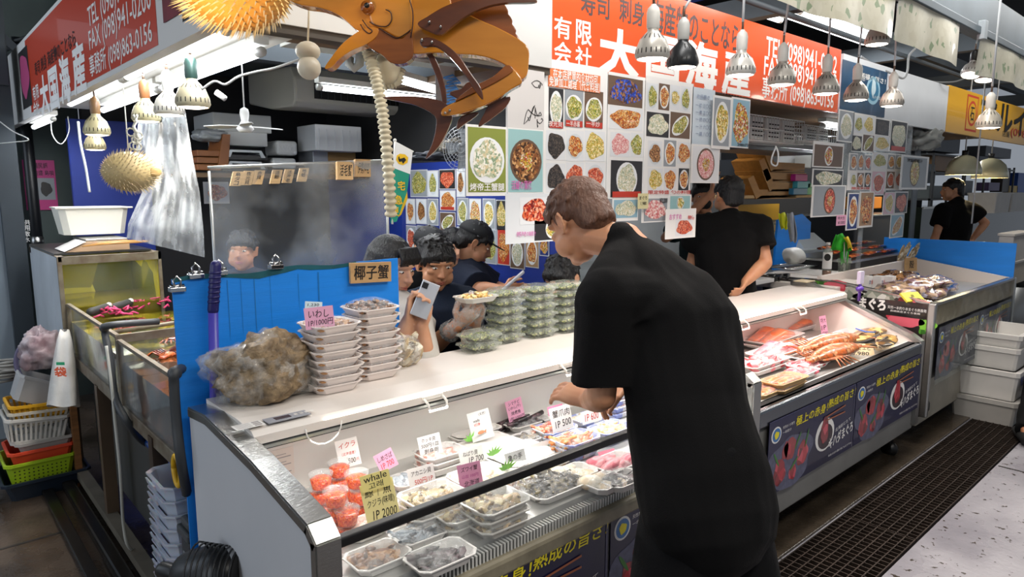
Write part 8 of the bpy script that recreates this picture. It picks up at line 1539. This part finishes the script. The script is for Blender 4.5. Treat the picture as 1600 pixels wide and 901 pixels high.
# seated customers
def sit(c, fz, h=1.64, **k):
    c = V(c); f = V(fz).normalized(); r = f.cross(V((0, 0, 1))).normalized(); u = V((0, 0, 1)); q = h/1.7; W_ = lambda x, y, z: c+r*x*q+f*y*q+u*z
    J = dict(pelvis=W_(0, -.02, .52), chest=W_(0, .03, .83), neck=W_(0, .04, 1.05), head=W_(0, .07, 1.185), face=tuple(f), shL=W_(-.18, .03, .98), shR=W_(.18, .03, .98), elL=W_(-.24, .14, .78), elR=W_(.24, .14, .78), wrL=W_(-.10, .32, .86), wrR=W_(.10, .32, .86), knL=W_(-.12, .42, .50), knR=W_(.12, .42, .50), anL=W_(-.12, .42, .09), anR=W_(.12, .42, .09), foot=tuple(f)); J.update(k); return J, W_
def stool(J, l):
    p = V(J['pelvis']); m = M().m(mat('stool_steel', '#7a7c7e', .4, .6)); t = thing('stool', l, 'stool', (p.x, p.y, 0), 0, 'stools in the dining corner'); 
    for a, b in ((-1, -1), (1, -1), (-1, 1), (1, 1)): m = M().m(mat('stool_steel', '#7a7c7e', .4, .6)); m.tube([(p.x+a*.15, p.y+b*.15, 0), (p.x+a*.11, p.y+b*.11, .38)], .012, 8); m.build('leg', None, t)
    m = M().m(BLACK); m.tube([(p.x, p.y, .375), (p.x, p.y, .41)], .16, 24); m.build('seat', None, t)
c = at(681, 415, 3.12); zB = c.z; c.z = 0; J, W_ = sit(c, (.1, -1, 0)); J['head'] = at(680, 411, 3.08); J['neck'] = at(682, 452, 3.12); J['chest'] = at(690, 505, 3.14); J['shL'] = at(728, 470, 3.14); J['shR'] = at(650, 475, 3.14); J['pelvis'] = V((2.05, 2.78, .52)); J['knL'] = V((2.15, 2.5, .5)); J['knR'] = V((1.95, 2.5, .5)); J['anL'] = V((2.15, 2.5, .09)); J['anR'] = V((1.95, 2.5, .09))
J['face'] = (-.25, -.95, -.25); J['elL'] = at(735, 540, 2.98); J['wrL'] = at(742, 502, 2.82); J['hdL'] = tuple(at(746, 478, 2.78)-at(742, 502, 2.82)); J['pnL'] = (-.8, -.3, .2); J['elR'] = at(672, 545, 2.92); J['wrR'] = at(714, 508, 2.74); J['hdR'] = tuple(at(736, 488, 2.72)-at(714, 508, 2.74)); J['pnR'] = (.3, .5, .6)
person('seated customer in navy T-shirt with plastic gloves picking food above the table', J, CN2, CBP, SKIN, .005, HAIRK, 'fringe', .72, glove=True, hcurl=(.45, .45)); stool(J, 'round black stool under the gloved navy-shirted customer')
bw = M().m(BLKM); q = lin(J['elR'], J['wrR'], .72); ax = (V(J['wrR'])-V(J['elR'])).normalized(); s1 = ax.orthogonal().normalized(); s2 = ax.cross(s1)
for i in range(14): g = i*.449; bw.ball(q+(s1*math.cos(g)+s2*math.sin(g))*.036, .0085, 8)
tag(bw.build('bead_bracelet'), 'black bead bracelet on the wrist of the gloved customer', 'bracelet')
c = at(664, 400, 3.75); c.z = 0; J, W_ = sit(c, (-.2, -1, 0)); dz = at(664, 388, 3.75).z-J['head'].z
for k in ('head', 'neck', 'chest', 'shL', 'shR'): J[k] = J[k]+V((0, 0, dz))
J['face'] = (-.3, -.9, -.1)
person('seated customer in black cap with white letters behind the gloved customer', J, CB, CBP, SKIN2, .009, HAIRK, 'short', .6, capm=mat('cap_black', '#16171a', .8), logo=True); stool(J, 'stool under the customer with the lettered black cap')
c = at(612, 430, 2.72); c.z = 0; J, W_ = sit(c, (.1, -1, 0)); J['head'] = at(612, 415, 2.76); J['neck'] = at(612, 460, 2.78); J['shL'] = at(645, 490, 2.78); J['shR'] = at(580, 490, 2.78); J['chest'] = at(612, 520, 2.8); J['pelvis'] = V((1.55, 2.62, .52)); J['knL'] = V((1.66, 2.36, .5)); J['knR'] = V((1.46, 2.36, .5)); J['anL'] = V((1.66, 2.36, .09)); J['anR'] = V((1.46, 2.36, .09))
J['face'] = (.3, -.9, -.3); J['elL'] = at(662, 560, 2.62); J['wrL'] = at(659, 510, 2.58); J['hdL'] = tuple(at(665, 480, 2.58)-at(659, 512, 2.58)); J['pnL'] = tuple(-RT*.5+V((0, 0, .2))-_f*.6); J['elR'] = at(620, 555, 2.6); J['wrR'] = at(638, 500, 2.58); J['hdR'] = (.2, 0, 1); J['pnR'] = (.6, -.6, .1)
person('seated person in pale shirt holding up a smartphone, half hidden by the blue board', J, mat('cloth_pale', '#b8b4ac', .85), CBP, SKIN2, .005, HAIRK, 'long', 1.25, hcurl=(.5, .5)); stool(J, 'stool under the person holding the smartphone')
q = at(664, 468, 2.55); m = M().m(mat('phone_silver', '#c8ccd2', .25, .4)); Rp = Matrix((RT, _f, UPW)).transposed() @ Matrix.Rotation(.38, 3, 'Y') @ Matrix.Rotation(-.15, 3, 'X'); t = thing('smartphone', 'white smartphone held up by the person behind the blue board', 'smartphone', tuple(q)); m.box(q, (.068, .008, .138), Rp, .003); m.build('case', None, t); m = M().m(BLACK); m.box(q+Rp @ V((-.018, -.0045, .05)), (.022, .003, .022), Rp); m.build('camera_bump', None, t)
# standing man in black cap
c = at(742, 400, 3.85); c.z = 0; J, W_ = stand(c, (.75, -.65, 0), 1.6, .02); dz = at(740, 384, 3.8).z-J['head'].z
for k in ('head', 'neck', 'chest', 'shL', 'shR', 'pelvis'): J[k] = J[k]+V((0, 0, dz))
J['head'] = at(741, 380, 3.8); J['neck'] = at(733, 412, 3.82); J['face'] = (.75, -.5, -.45); J['shR'] = at(722, 438, 3.68); J['shL'] = at(748, 432, 3.98); J['elR'] = at(748, 452, 3.55); J['wrR'] = at(783, 453, 3.5); J['hdR'] = (.8, -.3, -.05); J['elL'] = at(768, 448, 4.0); J['wrL'] = at(790, 452, 3.7); J['hdL'] = (.5, -.6, 0)
person('standing man in black cap and navy shirt looking at a device before the menu wall', J, CN, CBP, SKIN, .006, HAIRK, 'short', .95, capm=mat('cap_black', '#16171a', .8), fat=1.05, loose=.03)
q = at(800, 440, 3.45); m = M().m(mat('tablet_white', '#c8c8cc', .3)); m.box(q, (.012, .06, .16), Matrix((RT, _f, UPW)).transposed() @ Matrix.Rotation(.85, 3, 'Y'), .003); tag(m.build('order_device'), 'white handheld device in the hands of the capped man', 'device')
# tan-hatted customer
c = at(700, 400, 4.25); c.z = 0; J, W_ = sit(c, (-.2, -1, 0)); dz = at(696, 386, 4.25).z-J['head'].z
for k in ('head', 'neck', 'chest', 'shL', 'shR'): J[k] = J[k]+V((0, 0, dz))
t, H = person('seated person with black hair and tan clothing at the back of the dining corner', J, mat('cloth_tan', '#a08450', .85), CBP, SKIN2, .010, HAIRK, 'fringe', 1.4); stool(J, 'stool under the tan-clothed person')
# woman at right of the corner
c = at(880, 440, 3.45); c.z = 0; J, W_ = sit(c, (-.7, -.55, 0)); dz = at(868, 432, 3.45).z-J['head'].z
for k in ('head', 'neck', 'chest', 'shL', 'shR'): J[k] = J[k]+V((0, 0, dz))
J['face'] = (-.85, -.25, -.4)
person('seated dark-haired person behind the stacked clear packs', J, CB, CBP, SKIN2, .008, HAIRK, 'fringe', .6); stool(J, 'stool under the person behind the clear packs')
m = M().m(WHITE); m.ball(at(836, 397, 2.95), (.012, .006, .014), 8); 
c = at(385, 400, 4.1); c.z = 0; J, W_ = sit(c, (-.6, -.8, 0)); dz = at(372, 390, 4.1).z-J['head'].z
for k in ('head', 'neck', 'chest', 'shL', 'shR'): J[k] = J[k]+V((0, 0, dz))
person('seated dark-haired person seen dimly through the clear partition', J, mat('cloth_dim', '#2a2624', .85), CBP, SKIN, .010, HAIRK, 'fringe', .6); stool(J, 'stool under the person behind the clear partition')
c = V((5.46, .62, 0)) ; c = at(1678, 600, 5.0); c.z = 0; J, W_ = stand(c, (.9, .35, 0), 1.7); J['anL'] = onz(1604, 672, .09); J['knL'] = at(1632, 560, 4.85)
person('passer-by in black trousers cut off by the right frame edge', J, CB, CBP, SKIN, .012, HAIRK, 'short', .6)
# dining table and food
c = thing('dining_table', 'low table with food boxes behind the near display case', 'table', (1.9, 2.3, 0)); m = M().m(mat('table_dark', '#2c2824', .4)); m.bb(1.38, 2.6, 2.14, 2.46, .72, .75, .004); m.build('tabletop', None, c)
for x in (1.45, 2.52):
    for y in (2.18, 2.42): m = M().m(DARK); m.bb(x-.02, x+.02, y-.02, y+.02, 0, .72); m.build('leg', None, c)
def ontable(label, px, w, d, fk, foam=FOAM, **k): P = onz(px[0], px[1], .775); pack(fk, label, (P.x, P.y, .751), k.pop('rz', 0), w=w, d=d, foam=foam, **k)
ontable('white foam tray with brown food on the dining table', (720, 538), .22, .12, 'brown'); ontable('white plate of noodles and clams on the dining table', (755, 517), .24, .14, 'green', n=40, size=.012); ontable('orange fried food tray before the gloved customer', (705, 522), .16, .10, 'urchin', n=14, size=.02, hh=.03)
P = onz(700, 553, .78); m = M().m(mat('pack_red', '#c82a1c', .3)); m.box((P.x, P.y, .785), (.10, .06, .06), Matrix.Rotation(.4, 3, 'Z'), .01); m.m(INKW).box((P.x-.02, P.y-.02, .817), (.04, .02, .003), Matrix.Rotation(.4, 3, 'Z')); tag(m.build('snack_pack'), 'small red snack pack on the dining table edge', 'pack')
P = onz(741, 549, .76); m = M().m(mat('pack_yellow', '#e8c828', .4)); m.box((P.x, P.y, .755), (.12, .05, .008), Matrix.Rotation(.2, 3, 'Z'), .002); tag(m.build('sauce_pack'), 'flat yellow packet on the dining table edge', 'pack')
P = at(744, 470, 2.72); t = thing('food_tray', 'shallow clear tray of food held by the gloved hands', 'food tray', tuple(P), 0, None, False); tray_mesh(.17, .11, .02, MT['clear_tray']).build('tray', None, t, False); heap(.13, .08, .02, .012, 30, .011, FD['uni'], 4).build('food', None, t, False)
for n_ in ('cloth_black', 'cloth_black_shorts', 'cloth_navy', 'cloth_navy_light', 'cloth_darkgreen'): bpy.data.materials[n_].node_tree.nodes['Principled BSDF'].inputs['Specular IOR Level'].default_value = .2
# cleanup
bpy.data.scenes.remove(TS)
for o in bpy.data.objects:
    if '_w' in o: del o['_w']
